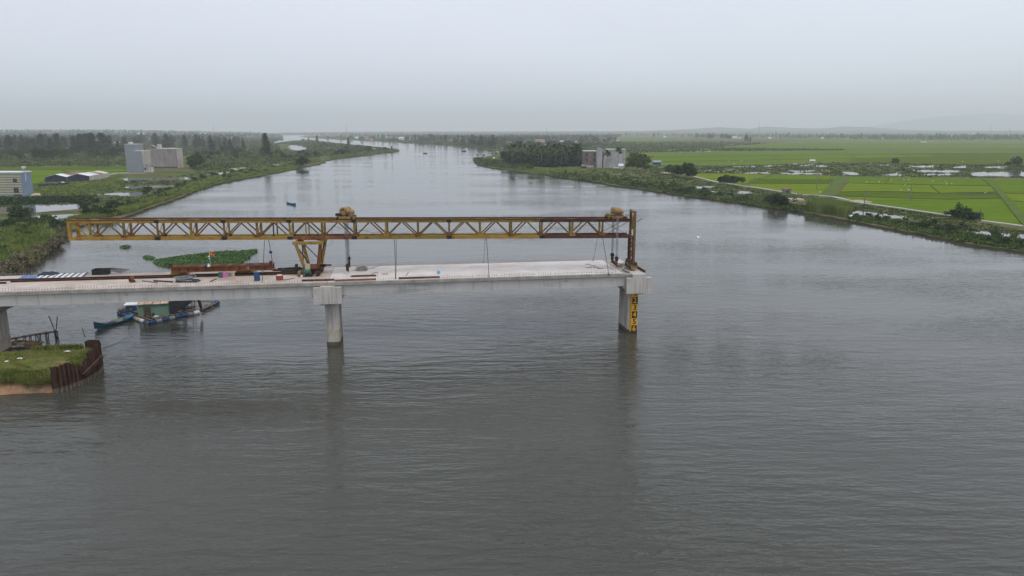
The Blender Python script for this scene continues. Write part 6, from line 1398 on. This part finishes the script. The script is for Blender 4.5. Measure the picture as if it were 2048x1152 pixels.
k = MB(); k.hull8([(c1.x+0.02,c0.y+0.2,0.3),(c1.x+0.25,c0.y+0.2,0.3),(c1.x+0.25,c0.y+8.9,0.3),(c1.x+0.02,c0.y+8.9,0.3)], [(c1.x+0.02,c0.y+0.2,zh-0.02),(c1.x+0.25,c0.y+0.2,zh-0.02),(c1.x+0.25,c0.y+8.9,zh-0.02),(c1.x+0.02,c0.y+8.9,zh-0.02)]); t.part('stained_end_wall', k, M['wallbeige'])
block(t, 'roof_slab', c0 + Vector((4.5,0,0)), c1 + Vector((0.5,0,0)), 9.4, zh, zh + 0.45, M['roofcream'], front_off=-0.2)
sx = aty(317, 300, c0.y + 3).x; zs = htop(320, 288.5, c0)
k = MB(); k.box((sx + 0.9, c0.y + 3, zh + (zs - zh)/2), (1.8, 3, zs - zh)); ch = t.part('stair_box', k, M['wallbeige'])
k = MB(); k.hull8([(sx-4,c0.y+2.4,zh+2.4),(sx-3.6,c0.y+2.4,zh+2.0),(sx-3.6,c0.y+3.6,zh+2.0),(sx-4,c0.y+3.6,zh+2.4)], [(sx-4,c0.y+2.4,zh+2.8),(sx,c0.y+2.4,zh+0.4),(sx,c0.y+3.6,zh+0.4),(sx-4,c0.y+3.6,zh+2.8)]); t.part('stair_parapet', k, M['wallgreyst'])
k = MB(); k.box(((c0.x + c1.x)/2, c0.y - 0.06, 1.0), (c1.x - c0.x, 0.1, 0.5)); t.part('plinth', k, M['blackst'])
s0, s1 = at(288, 344.8, G), at(304, 344.6, G); s1.y = s0.y
t = Thing('shack', 'small concrete shack leaning against the windowless concrete building', 'shack', s0)
w_ = block(t, 'wall', s0, s1, 4, 0.3, 5.0, M['wallbeige']); block(t, 'roof', s0 - Vector((0.3,0,0)), s1 + Vector((0.8,0,0)), 4.6, 5.0, 5.25, M['wallgreyst'], front_off=-0.4)
k = MB(); k.box((s0.x + 1.0, s0.y - 0.03, 2.6), (1.1, 0.1, 1.6)); t.part('window', k, M['glass']); k = MB(); k.box((s1.x + 0.5, s0.y + 0.4, 2.0), (0.5, 0.5, 3.4)); t.part('post', k, M['housewhite'])
s0, s1 = at(380, 335, G), at(394, 335, G); t = Thing('shack', 'brown shack with a white tin roof at the end of the concrete hall', 'shack', s0)
block(t, 'wall', s0, s1, 4, 0.3, 3.6, M['brick']); k = MB(); y = s0.y; k.hull8([(s0.x-.8,y-.8,3.6),(s1.x+.5,y-.8,3.6),(s1.x+.5,y+4.5,4.4),(s0.x-.8,y+4.5,4.4)], [(s0.x-.8,y-.8,3.75),(s1.x+.5,y-.8,3.75),(s1.x+.5,y+4.5,4.55),(s0.x-.8,y+4.5,4.55)]); t.part('roof', k, M['roofwhite'])
# striped building at the frame edge
b = at(46, 392, G); a = b + Vector((-15, 0, 0)); t = Thing('striped_building', 'cream and olive striped steel building with a blue grey end wall', 'building', b)
zr = htop(43, 346, b); z0 = htop(46, 388.5, b)
block(t, 'plinth', a, b, 6.4, 0.3, z0, M['wallgrey']); N = 17
for i in range(N):
    za, zb_ = z0 + (zr - z0)*i/N, z0 + (zr - z0)*(i+1)/N
    block(t, 'cladding_band', a, b + Vector((-0.02,0,0)), 6.3, za + 0.001, zb_ - 0.001, M['creamband'] if i % 2 == 0 else M['oliveband'], front_off=-0.05 if i % 2 == 0 else 0.02)
block(t, 'end_wall', b, b + Vector((0.12,0,0)), 6.4, 0.3, zr - 0.05, M['steelblue'])
block(t, 'roof', a, b + Vector((0.3,0,0)), 6.8, zr, zr + 0.45, M['roofwhite'], front_off=-0.25)
for x0, x1, y0, y1, nm in ((26.2,33,357.2,364.3,'window'),(28.5,36.4,375.5,386,'window'),(29,43,389,396,'door')):
    p, q = aty(x0, y1, b.y - 0.1), aty(x1, y0, b.y - 0.1); k = MB(); k.box(((p.x+q.x)/2, b.y - 0.09, (p.z+q.z)/2), (q.x-p.x, 0.06, abs(q.z-p.z))); o = t.part(nm, k, M['glass'])
    k = MB(); k.box(((p.x+q.x)/2, b.y - 0.14, (p.z+q.z)/2), (0.06, 0.03, abs(q.z-p.z))); t.part('mullion', k, M['wallgrey'], o)
p = Vector((b.x + 0.16, b.y + 2.6, zr - 3.2)); k = MB(); k.tube([p, p + Vector((0.3,-0.2,3.0))], 0.14, 8); t.part('vent_pipe', k, M['roofwhite']); k = MB(); k.tube([p + Vector((0,0.25,0)), p + Vector((0.05,0.9,3.1))], 0.09, 8); t.part('drain_pipe', k, M['wallgreyst'])
tk = Vector((b.x + 0.2, b.y + 2.5, zr + 0.45)); t = Thing('water_tank', 'shiny water tank on a stand atop the striped building', 'water tank', tk)
for dx in (-0.4, 0.4):
    for dy in (-0.4, 0.4):
        k = MB(); k.bar(tk + Vector((dx,dy,0)), tk + Vector((dx,dy,1.0)), 0.12, 0.12); t.part('leg', k, M['wallgreyst'])
k = MB(); k.tube([tk + Vector((-0.75,0,1.5)), tk + Vector((-0.65,0,1.5)), tk + Vector((0.65,0,1.5)), tk + Vector((0.75,0,1.5))], [0.3,0.5,0.5,0.3], 14); t.part('tank', k, M['steel'])
lump('rubble_heap', at(72, 391.5, G), 1.6, 1.2, 1.2, M['cream'], 'pale yellow bush like heap at the corner of the striped building'.replace('bush like ',''), 'heap', seed=90)
# twin gabled sheds
A, B, Cc, D = at(91, 365, G), at(135, 364.6, G), at(179, 362.3, G), at(219, 355.5, G)
dep = D - Cc; hw, hg = htop(179, 351.5, Cc), htop(157, 347.5, lerp(B, Cc, 0.5))
def gshed(name, a, b, dep, zw, zg, label, roofs):
    t = Thing(name, label, 'shed', a); m_ = lerp(a, b, 0.5); z = lambda p, h: Vector((p.x, p.y, h))
    k = MB(); k.add([z(a,.3), z(b,.3), z(b,zw), z(m_,zg), z(a,zw)], [(0,1,2,3,4)]); n = (b-a).normalized(); n = Vector((-n.y, n.x, 0))*0.12
    k.add([z(a,.3)+n, z(b,.3)+n, z(b,zw)+n, z(m_,zg)+n, z(a,zw)+n], [(4,3,2,1,0)]); t.part('front_sheeting', k, M['navy'])
    k = MB(); k.hull8([z(b,.3), z(b+dep,.3), z(b+dep,.3)-n*2, z(b,.3)-n*2], [z(b,zw), z(b+dep,zw), z(b+dep,zw)-n*2, z(b,zw)-n*2]); t.part('side_wall', k, M['wallbeige'])
    k = MB(); k.hull8([z(a,.3), z(a+dep,.3), z(a+dep,.3)+n*2, z(a,.3)+n*2], [z(a,zw), z(a+dep,zw), z(a+dep,zw)+n*2, z(a,zw)+n*2]); t.part('side_wall', k, M['wallbeige'])
    d0 = dep*-0.015
    for side, (p, q) in enumerate(((a, m_), (m_, b))):
        zp, zq = (zw, zg) if side == 0 else (zg, zw); ncut = 4
        for j in range(ncut):
            f0, f1 = dep*(j/ncut + (0.002 if j else -0.015)), dep*((j+1)/ncut); k = MB(); u = Vector((0,0,0.12))
            qd = [z(p,zp)+f0, z(q,zq)+f0, z(q,zq)+f1, z(p,zp)+f1]; k.hull8([v+Vector((0,0,0.02)) for v in qd], [v+u for v in qd]); t.part('roof_sheet', k, M[roofs[side][j]])
gshed('shed', A, B, dep, hw*0.95, hg*0.98, 'dark fronted farm shed with a part white roof, nearer the striped building', (('roofwhite','roofrust','roofrust','roofcream'),('roofwhite','roofrust','roofrust','roofrust')))
gshed('shed', B + Vector((0.05,0,0)), Cc, dep, hw*0.95, hg, 'dark fronted farm shed with a cream side wall and rusty roof', (('roofwhite','roofrust','roofrust','roofrust'),('roofwhite','roofcream','roofrust','roofcream')))
a, b = at(76, 373.5, G), at(123, 371, G); t = Thing('tarp_pen', 'low black tarpaulin pen on the grass before the sheds', 'pen', a)
nn = Vector((0, 6, 0))
for p, q in ((a, b), (b, b + nn), (b + nn, a + nn), (a + nn, a)):
    k = MB(); k.bar(p + Vector((0,0,0.4)), q + Vector((0,0,0.4)), 0.15, 1.2); t.part('side', k, M['navy'])
for q in (0, 0.25, 0.5, 0.75, 1): k = MB(); p = lerp(a, b, q); k.bar(p - Vector((0,0.12,0)), p + Vector((0,-0.12,1.6)), 0.1, 0.1); t.part('post', k, M['wood'])
for x, y, lb in ((113, 369.5, 'small white tub at the end of the black pen'), (126, 366.8, 'white tub on the grass between black pen and shed')):
    barrel('tub', at(x, y, G), None, 0.7, 0.8, 'white', lb, 'tub')
# stained building on the right shore
t = Thing('stained_building', 'tall stained grey building with a pale pillar wall behind two palms', 'building', at(1205, 336, G))
a, b = at(1204.5, 336, G), at(1250, 336, G); zt_ = htop(1228, 299.5, a); block(t, 'main_wall', a, b, 10, 0.3, zt_, M['wallgreyst']); block(t, 'roof_slab', a, b + Vector((0.3,0,0)), 10.4, zt_, zt_ + 0.45, M['roofcream'], front_off=-0.2)
c, d = at(1194, 336, G), at(1204, 336, G); zp = htop(1196, 294, c); zq = htop(1203, 298.5, d)
k = MB(); y = c.y - 0.6; k.hull8([(c.x,y,.3),(d.x,y,.3),(d.x,y+6,.3),(c.x,y+6,.3)], [(c.x,y,zp),(d.x,y,zp-0.6),(d.x,y+6,zp-0.6),(c.x,y+6,zp)]); pw = t.part('pillar_wall', k, M['wallgreyst'])
pts = [Vector((c.x-1.2,y+1,zp+0.5)), Vector((c.x+0.6,y+1,zp+0.45)), Vector((c.x+2.2,y+1,zp-0.1)), Vector((c.x+4.2,y+1,zp-1.5)), Vector((c.x+5.4,y+1,zt_+0.7))]
for p, q in zip(pts, pts[1:]): k = MB(); k.bar(p, q, 2.4, 0.25); t.part('stair_roof', k, M['brick'])
k = MB(); k.box((d.x + 0.4, c.y - 0.2, zp*0.42), (0.7, 0.3, zp*0.75)); t.part('dark_strip', k, M['blackst'])  # upright black box standing just before the main wall, no hollow cut
t = Thing('brick_house', 'weathered brick house with a flat pale roof beside the stained building', 'house', at(1180, 334, G))
a, b = at(1167, 334.5, G), at(1193, 334.5, G); zt_ = htop(1180, 303, a); block(t, 'wall', a, b, 12, 0.3, zt_, M['brick']); block(t, 'roof', a - Vector((.3,0,0)), b, 12.4, zt_, zt_ + 0.5, M['roofcream'], front_off=-0.4)
for x in (1173.5, 1182, 1189):
    for y0, y1 in ((306.5,313),(316,323)):
        p, q = aty(x-1.6, y1, a.y - 0.05), aty(x+1.6, y0, a.y - 0.05); k = MB(); k.box((p.x/2+q.x/2, a.y - 0.04, p.z/2+q.z/2), (q.x-p.x, 0.1, q.z-p.z)); t.part('window', k, M['glass'] if x != 1182 else M['roofred'])
for x in (1171, 1184): p = aty(x, 320, a.y - 0.4); k = MB(); k.box((p.x, a.y - 0.3, zt_/2), (0.4, 0.4, zt_ - 0.6)); t.part('pillar', k, M['brick'])
def house(px, py, wpx, hpx, dpx, wm_, rm, label, group=None, gable=True, name='house', wins=2):
    a, b = at(px - wpx/2, py, G), at(px + wpx/2, py, G); a.z = b.z = dune(a.x, a.y); b.y = a.y; s = a.y / FPX; h = hpx * s; dp = dpx * s; t = Thing(name, label, 'house', a, 0, group); z0 = a.z - 0.3
    w_ = block(t, 'wall', a, b, dp, z0, z0 + h*0.66, M[wm_]); zz = z0 + h*0.66; e = 0.06*(b.x - a.x)
    k = MB()
    if gable:
        y0, y1, ym = a.y - e, a.y + dp + e, a.y + dp/2
        for ya, yb in ((y0, ym), (y1, ym)):
            k.hull8([(a.x-e,ya,zz-.1),(b.x+e,ya,zz-.1),(b.x+e,yb,z0+h),(a.x-e,yb,z0+h)], [(a.x-e,ya,zz+.15),(b.x+e,ya,zz+.15),(b.x+e,yb,z0+h+.25),(a.x-e,yb,z0+h+.25)])
    else: k.box(((a.x+b.x)/2, a.y + dp/2, zz + 0.2), (b.x-a.x+2*e, dp+2*e, 0.4))
    t.part('roof', k, M[rm])
    if gable:
        k = MB()
        for x in (a.x + 0.05, b.x - 0.05): k.hull8([(x-.05,a.y+.1,zz-.02),(x+.05,a.y+.1,zz-.02),(x+.05,a.y+dp-.1,zz-.02),(x-.05,a.y+dp-.1,zz-.02)], [(x-.05,a.y+dp/2-.1,z0+h-.1),(x+.05,a.y+dp/2-.1,z0+h-.1),(x+.05,a.y+dp/2+.1,z0+h-.1),(x-.05,a.y+dp/2+.1,z0+h-.1)]); t.part('gable', k, M[wm_], w_); break
    for i in range(wins):
        x = a.x + (b.x-a.x)*(i+0.5)/wins; k = MB(); k.box((x, a.y - 0.03, z0 + h*0.36), ((b.x-a.x)/wins*0.35, 0.1, h*0.25)); t.part('window', k, M['glass'])
    return t
house(1241.5,337.5,10,10,8,'housewhite','roofwhite','small pale shed with a bright white roof beside the big round tree')
house(1232,338,11,4.5,4,'roofwhite','roofwhite','low white stall under the taller palm', gable=False, wins=1)
house(1180,336,12,6,5,'housegreen','roofcream','low pale green shed before the brick house', gable=False)
house(1168,336.5,10,7,6,'darkwood','roofrust','dark timber lean-to at the corner of the brick house', name='shed', wins=1)
house(1126,333,7,9,5,'wallgreyst','housegreen','small grey hut at the edge of the palm grove', gable=False, wins=1)
house(1314,329.5,15,8.5,6,'navy','roofblue','low hut with a blue grey roof at the edge of the rice', wins=1)
house(1322,337,8,5,4,'roofblue','roofblue','tiny blue grey hut in the scrub below the rice field', gable=False, wins=1)
house(1625,325,10,6,4,'wallgreyst','roofcream','small hut between trees on the rice field edge above the ponds', wins=1); house(1590.5,331,7,4.5,3,'darkwood','roofwhite','tiny white roofed hut standing between the far ponds', gable=False, wins=1)
house(1506.5,336.5,6.5,5,4,'wallbrown','roofblue','grey hut on the dike of the far ponds', wins=1)
house(1063,297.5,26,8.5,6,'housegreen','housegreen','long pale green house showing above the palm grove', gable=False, wins=5); house(1055,294,8,8,5,'housepink','roofcream','pink house at the end of the long pale green one', gable=False, wins=1)
house(1157,309,8,14,6,'housegreen','roofcream','narrow pale green house behind the palm grove', gable=False, wins=1)
house(1574.5,387,15,14,9,'brick','roofrust','round shouldered brick hut beside the path by the rice', wins=1, gable=False)
house(1903,430,20,10,8,'darkwood','darkwood','crooked dark shack at the edge of the rice', name='shack', wins=1, gable=False)
# houses in the left wood and far villages
for x, y, w_, h, wm_, rm, lb in ((15,301,30,8,'housewhite','roofcream','long white house at the edge of the left wood'.replace('left wood','wood behind the sheds')),(42,296,12,5,'roofcream','roofcream','small pale house in the wood beside the long white one'),(78,300,14,14,'housewhite','roofwhite','white house half hidden behind a casuarina trunk'),(88,299,12,12,'housewhite','roofcream','second white house half hidden behind casuarinas'),(112,307,12,8,'wallbeige','roofcream','beige ruin at the foot of the tall casuarinas'),(142,299,10,4,'roofwhite','roofwhite','bright white roof low in the wood above the ruin'),(198,290,16,17,'housegreen','housegreen','green gabled house tall among the casuarinas'),(206,297,6,14,'housepink','roofcream','narrow pink wall beside the green gabled house'),(228,289,9,5,'housewhite','roofred','white house with a red roof edge above the concrete tower'),(240,288,9,4,'housewhite','roofwhite','plain white house above the concrete tower'),(261,289,9,4,'housepink','roofwhite','pinkish house just behind the concrete tower'),(270,284,8,5,'housewhite','roofwhite','white house higher up behind the concrete tower'),(282,276,10,6,'housewhite','roofwhite','white house far up behind the concrete tower'),(231,274,6,3,'housewhite','roofwhite','tiny bright house far in the wood, alone'),(31,266.8,8,5,'housewhite','roofcream','pale house farthest away near the left horizon'.replace('left ','')),(466,281,7,8,'housewhite','roofred','white house with a red roof by the river mouth'),(497,276.5,14,4,'brick','roofred','red roofed house right at the river mouth'),(405,274,8,5,'housewhite','roofwhite','white house showing over the casuarinas behind the hall'),(492,302,7,2.5,'housewhite','roofwhite','low white roof in the marsh by the river'),(300,282,8,5,'housewhite','roofcream','pale house far behind the concrete hall')):
    house(x, y, w_, h, 6, wm_, rm, lb, 'houses in the wood behind the ponds', gable=h < 9, wins=1)
VIL = [(713,278,6,4),(733,279.5,7,4),(742,281,5,4),(802,281,10,7),(820,280,6,4),(920,280,8,4),(935,281,7,4),(990,273,12,4),(985,277,6,3),(1045,281.5,9,5),(1058,283.5,8,5),(1080,285.5,18,7),(1100,283,16,4),(1124,284,8,3),(1152,286,5,4),(1090,291,5,3),(1020,286,8,4),(960,278,7,4),(890,277,6,4),(1456,273,5,4),(1470,277,8,4),(1480,277.5,7,4),(1494,277,4,5),(1540,278,5,4),(1633,275,7,3),(1645,278,5,3),(1688,276,5,4),(1694,278.5,6,3),(1712,275.5,7,3),(1725,276,6,4),(1750,275,6,3),(1766,278,9,5),(1862,284,8,3),(1848,285.2,10,2),(1910,276.5,13,8),(1950,271,7,4),(1966,279,6,3),(1982,271.5,6,5),(2036,279,22,4),(1236,282.5,5,3),(1330,276,5,3),(1400,273,5,3),(1575,274,6,3),(1800,274,6,3),(868,274,6,3),(770,275,6,3)]
for i, (x, y, w_, h) in enumerate(VIL):
    cols = [('housewhite','roofwhite'),('housewhite','roofred'),('housepink','roofred'),('housewhite','roofcream'),('housewhite','roofblue')][i % 5]
    lb = {0:'tiny white house with a pale roof among the far hazy trees',1:'tiny white house with a red roof among the far hazy trees',2:'tiny pink house with a red roof among the far hazy trees',3:'tiny white house with a cream roof among the far hazy trees',4:'tiny white house with a blue grey roof among the far hazy trees'}[i % 5]
    house(x, y, w_, h, 5, cols[0], cols[1], lb, 'far village houses, kind %s' % ['a','b','c','d','e'][i % 5] if False else ['far white village houses','far red roofed village houses','far pink village houses','far cream roofed village houses','far blue roofed village houses'][i % 5], wins=0)
# masts, poles, posts
for x, yt, yb, D, red, lb in ((1093,252,267,2600,True,'red and white radio mast above the far village'),(693,249.5,268,3000,False,'thin grey mast above the far shore across the river'),(427,249.5,268,3200,False,'thin grey mast beyond the concrete hall'),(1519,245.5,268,3000,False,'tall thin grey mast beyond the rice fields'),(1982,248.5,268,3000,False,'thin grey mast near the faint hill'),(2020,254,268,2600,False,'short grey mast near the faint hill')):
    p = aty(x, yb, D); q = aty(x, yt, D); p.z = G; t = Thing('radio_mast', lb, 'mast', p, 0, 'radio masts on the horizon'); n = 6
    for i in range(n):
        k = MB(); k.bar(lerp(p, q, i/n), lerp(p, q, (i+0.999)/n), 1.3 - 0.12*i, 1.3 - 0.12*i); t.part('mast_section', k, M['mastred'] if red and i % 2 == 0 else M['mast'])
for x, yt, yb, lb in ((1508,348,364,'pole standing in the yellow rice nearest the grey hut'),(1498,360.5,375,'pole beside the path before the yellow rice'),(1632.5,352,379,'pole in the rice beside the wide grassy dike'),(1659.5,355.5,373,'shorter pole at the edge of the wide grassy dike'),(1663.5,350.5,369,'pole at the edge of the wide grassy dike, farther back'),(1728.5,379,407.5,'pole by the path where the pale rubble lies'),(1820,366.5,402,'tall pole alone in the middle of the big rice field'),(1765.5,420,434,'pole standing in the canal beside the bank thicket'),(1726,420,431,'short pole standing in the canal by the bright reeds'),(1959.5,416,434,'pole by the green trees near the dark shack'),(2005.5,463,479.5,'pole standing in the canal nearest the frame edge'),(1417,345,353,'short dark pole in the yellow rice by the bushy clump'),(1500,374,388,'leaning pole on the bank by the pale canal'),(1474,381,390,'slanting pole by the pale canal, upstream of the leaning one'),(1769,326,337,'short pole among the far ponds'),(2036,342,353,'short pole in the big far pond')):
    p = at(x, yb, G); q = aty(x, yt, p.y); t = Thing('utility_pole', lb, 'pole', p, 0, 'poles in the fields'); k = MB(); k.tube([p - Vector((0,0,.5)), Vector((p.x + random.uniform(-.1,.1), p.y, q.z))], [0.17, 0.11], 7); t.part('pole', k, M['polec'])
    if yb - yt > 20 or x in (1632.5,): k = MB(); k.bar((p.x - 0.6, p.y, q.z - 0.4), (p.x + 0.6, p.y, q.z - 0.4), 0.1, 0.1); t.part('crossarm', k, M['polec'])
# egrets
def egret(fly=False):
    t = Thing('egret', 'x', 'bird', (0,0,-500)); t.M = t.inv = Matrix.Identity(4)
    k = MB(); k.tube([(-0.45,0,0.42),(-0.3,0,0.48),(0,0,0.55),(0.2,0,0.62),(0.28,0,0.66)], [0.02,0.12,0.17,0.12,0.05], 8); t.part('body', k, M['egret'])
    k = MB(); k.tube([(0.22,0,0.62),(0.34,0,0.78),(0.26,0,0.95),(0.36,0,1.02)], [0.06,0.04,0.035,0.05], 6); t.part('neck', k, M['egret'])
    k = MB(); k.tube([(0.38,0,1.02),(0.55,0,0.99)], [0.02,0.004], 5); t.part('bill', k, M['signy'])
    for sy in (-1, 1):
        if fly: k = MB(); k.add([(-.25,sy*.08,.56),(.2,sy*.1,.6),(.15,sy*.75,.85),(-.2,sy*.8,.82),(-.25,sy*.08,.53),(.2,sy*.1,.57),(.15,sy*.75,.82),(-.2,sy*.8,.79)], [(0,1,2,3),(7,6,5,4),(0,3,7,4),(1,0,4,5),(2,1,5,6),(3,2,6,7)]); t.part('wing', k, M['egret'])
        else: k = MB(); k.tube([(0,sy*.05,0),(0.02,sy*.05,0.45)], 0.015, 5); t.part('leg', k, M['blackst'])
    freeze_kids(t.o); return t.o
EG = egret(); EF = egret(True)
pts = [(1733,366),(1758,366),(1782,362),(1807.5,361.5),(1817,361),(1810,372),(1817,382),(1865,364),(1891,365.5),(1903,369),(1893.5,370),(1801.5,383),(1970,388),(1644,343),(1653,343.5),(1658,345),(1660,369.5),(1640.5,386.5),(1468,329.5),(1457,323.5),(1483,324),(1819,338),(1875,334),(1925,325),(1437,346.5),(1447,346),(1996,324)]
first = True
for i, (x, y) in enumerate(pts):
    p = at(x, y, G + 0.03); sc = 0.95 if p.y < 420 else 1.35
    lb = 'white egret standing in the big bright rice field' if y > 352 and x > 1690 else ('white egret by the wide grassy dike' if 1630 < x < 1665 else 'white egret among the ponds and far fields')
    gr = 'egrets in the big rice field' if y > 352 and x > 1690 else ('egrets by the grassy dike' if 1630 < x < 1665 else 'egrets among ponds and far fields')
    if first: EG.location = p; EG.scale = (sc,)*3; EG.rotation_euler.z = 1; EG['label'] = lb; EG['group'] = gr; first = False
    else: clone(EG, p, random.uniform(0, 6.28), sc, lb, gr)
EF.scale = (0.75,)*3; EF.location = at(1398, 479, 3.0); EF.rotation_euler.z = 0.4; EF['label'] = 'white egret flying low over the open water across from the gantry'
clone(EF, at(1700, 436, 1.4), 2.0, 1.0, 'white egret flying past the end of the bright reeds')
lump('rubble_heap', at(1716, 404, G), 4.5, 2.0, 0.8, M['stone'], 'pale rubble heap beside the path at the corner of the big rice field', 'rubble', seed=95)
for i, (x, y) in enumerate(((1640,396),(1660,398),(1680,401),(1650,400),(1695,404))): lump('rubble_heap', at(x, y, G), 2.5, 1.6, 0.7, M['darkwood'] if i % 2 else M['polec'], 'dark rubble heap strung along the path edge', 'rubble', 'dark rubble heaps along the path', seed=96+i)
for i, (x, y) in enumerate(((988,319.5),(970.5,319))):
    house(x, y, 4, 5, 3, 'housewhite', 'roofred' if i else 'roofcream', ['tiny white shrine on the tip of the grassy point','tiny pinkish shrine nearest the end of the point'][i], wins=0)
barrel('float', at(1095.5, 297, 6.0) if False else at(1047.5, 296.5, G), None, 1.6, 2.4, 'white', 'round white tank above the palm grove beside the pink house', 'tank')
k = MB(); p = at(1055, 332, G); k.lathe(p, [(0.4,0),(0.8,0.5),(0.9,1.1),(0.4,1.8)], 8); solo('red_shrub', k, M['redleaf'], 'small red flowering shrub at the foot of the palm grove', 'shrub', p)
for o in PROTO:
    for c in list(o.children): bpy.data.objects.remove(c)
    bpy.data.objects.remove(o)

# ------------------------------------------------------------------ the hazy air
hm = bpy.data.materials.new('haze_air'); hm.use_nodes = True; ht = hm.node_tree; ht.nodes.clear()
ho = ht.nodes.new('ShaderNodeOutputMaterial'); hv = ht.nodes.new('ShaderNodeVolumePrincipled')
hv.inputs['Color'].default_value = (0.95, 0.98, 1.0, 1); hv.inputs['Density'].default_value = HAZE_DENSITY; hv.inputs['Anisotropy'].default_value = 0.35
ht.links.new(hv.outputs['Volume'], ho.inputs['Volume'])
k = MB(); k.box((0, FAR/2 - 100, 209), (2*FAR + 400, FAR + 1400, 422)); hz = solo('haze', k, hm, None, None); hz['kind'] = 'stuff'
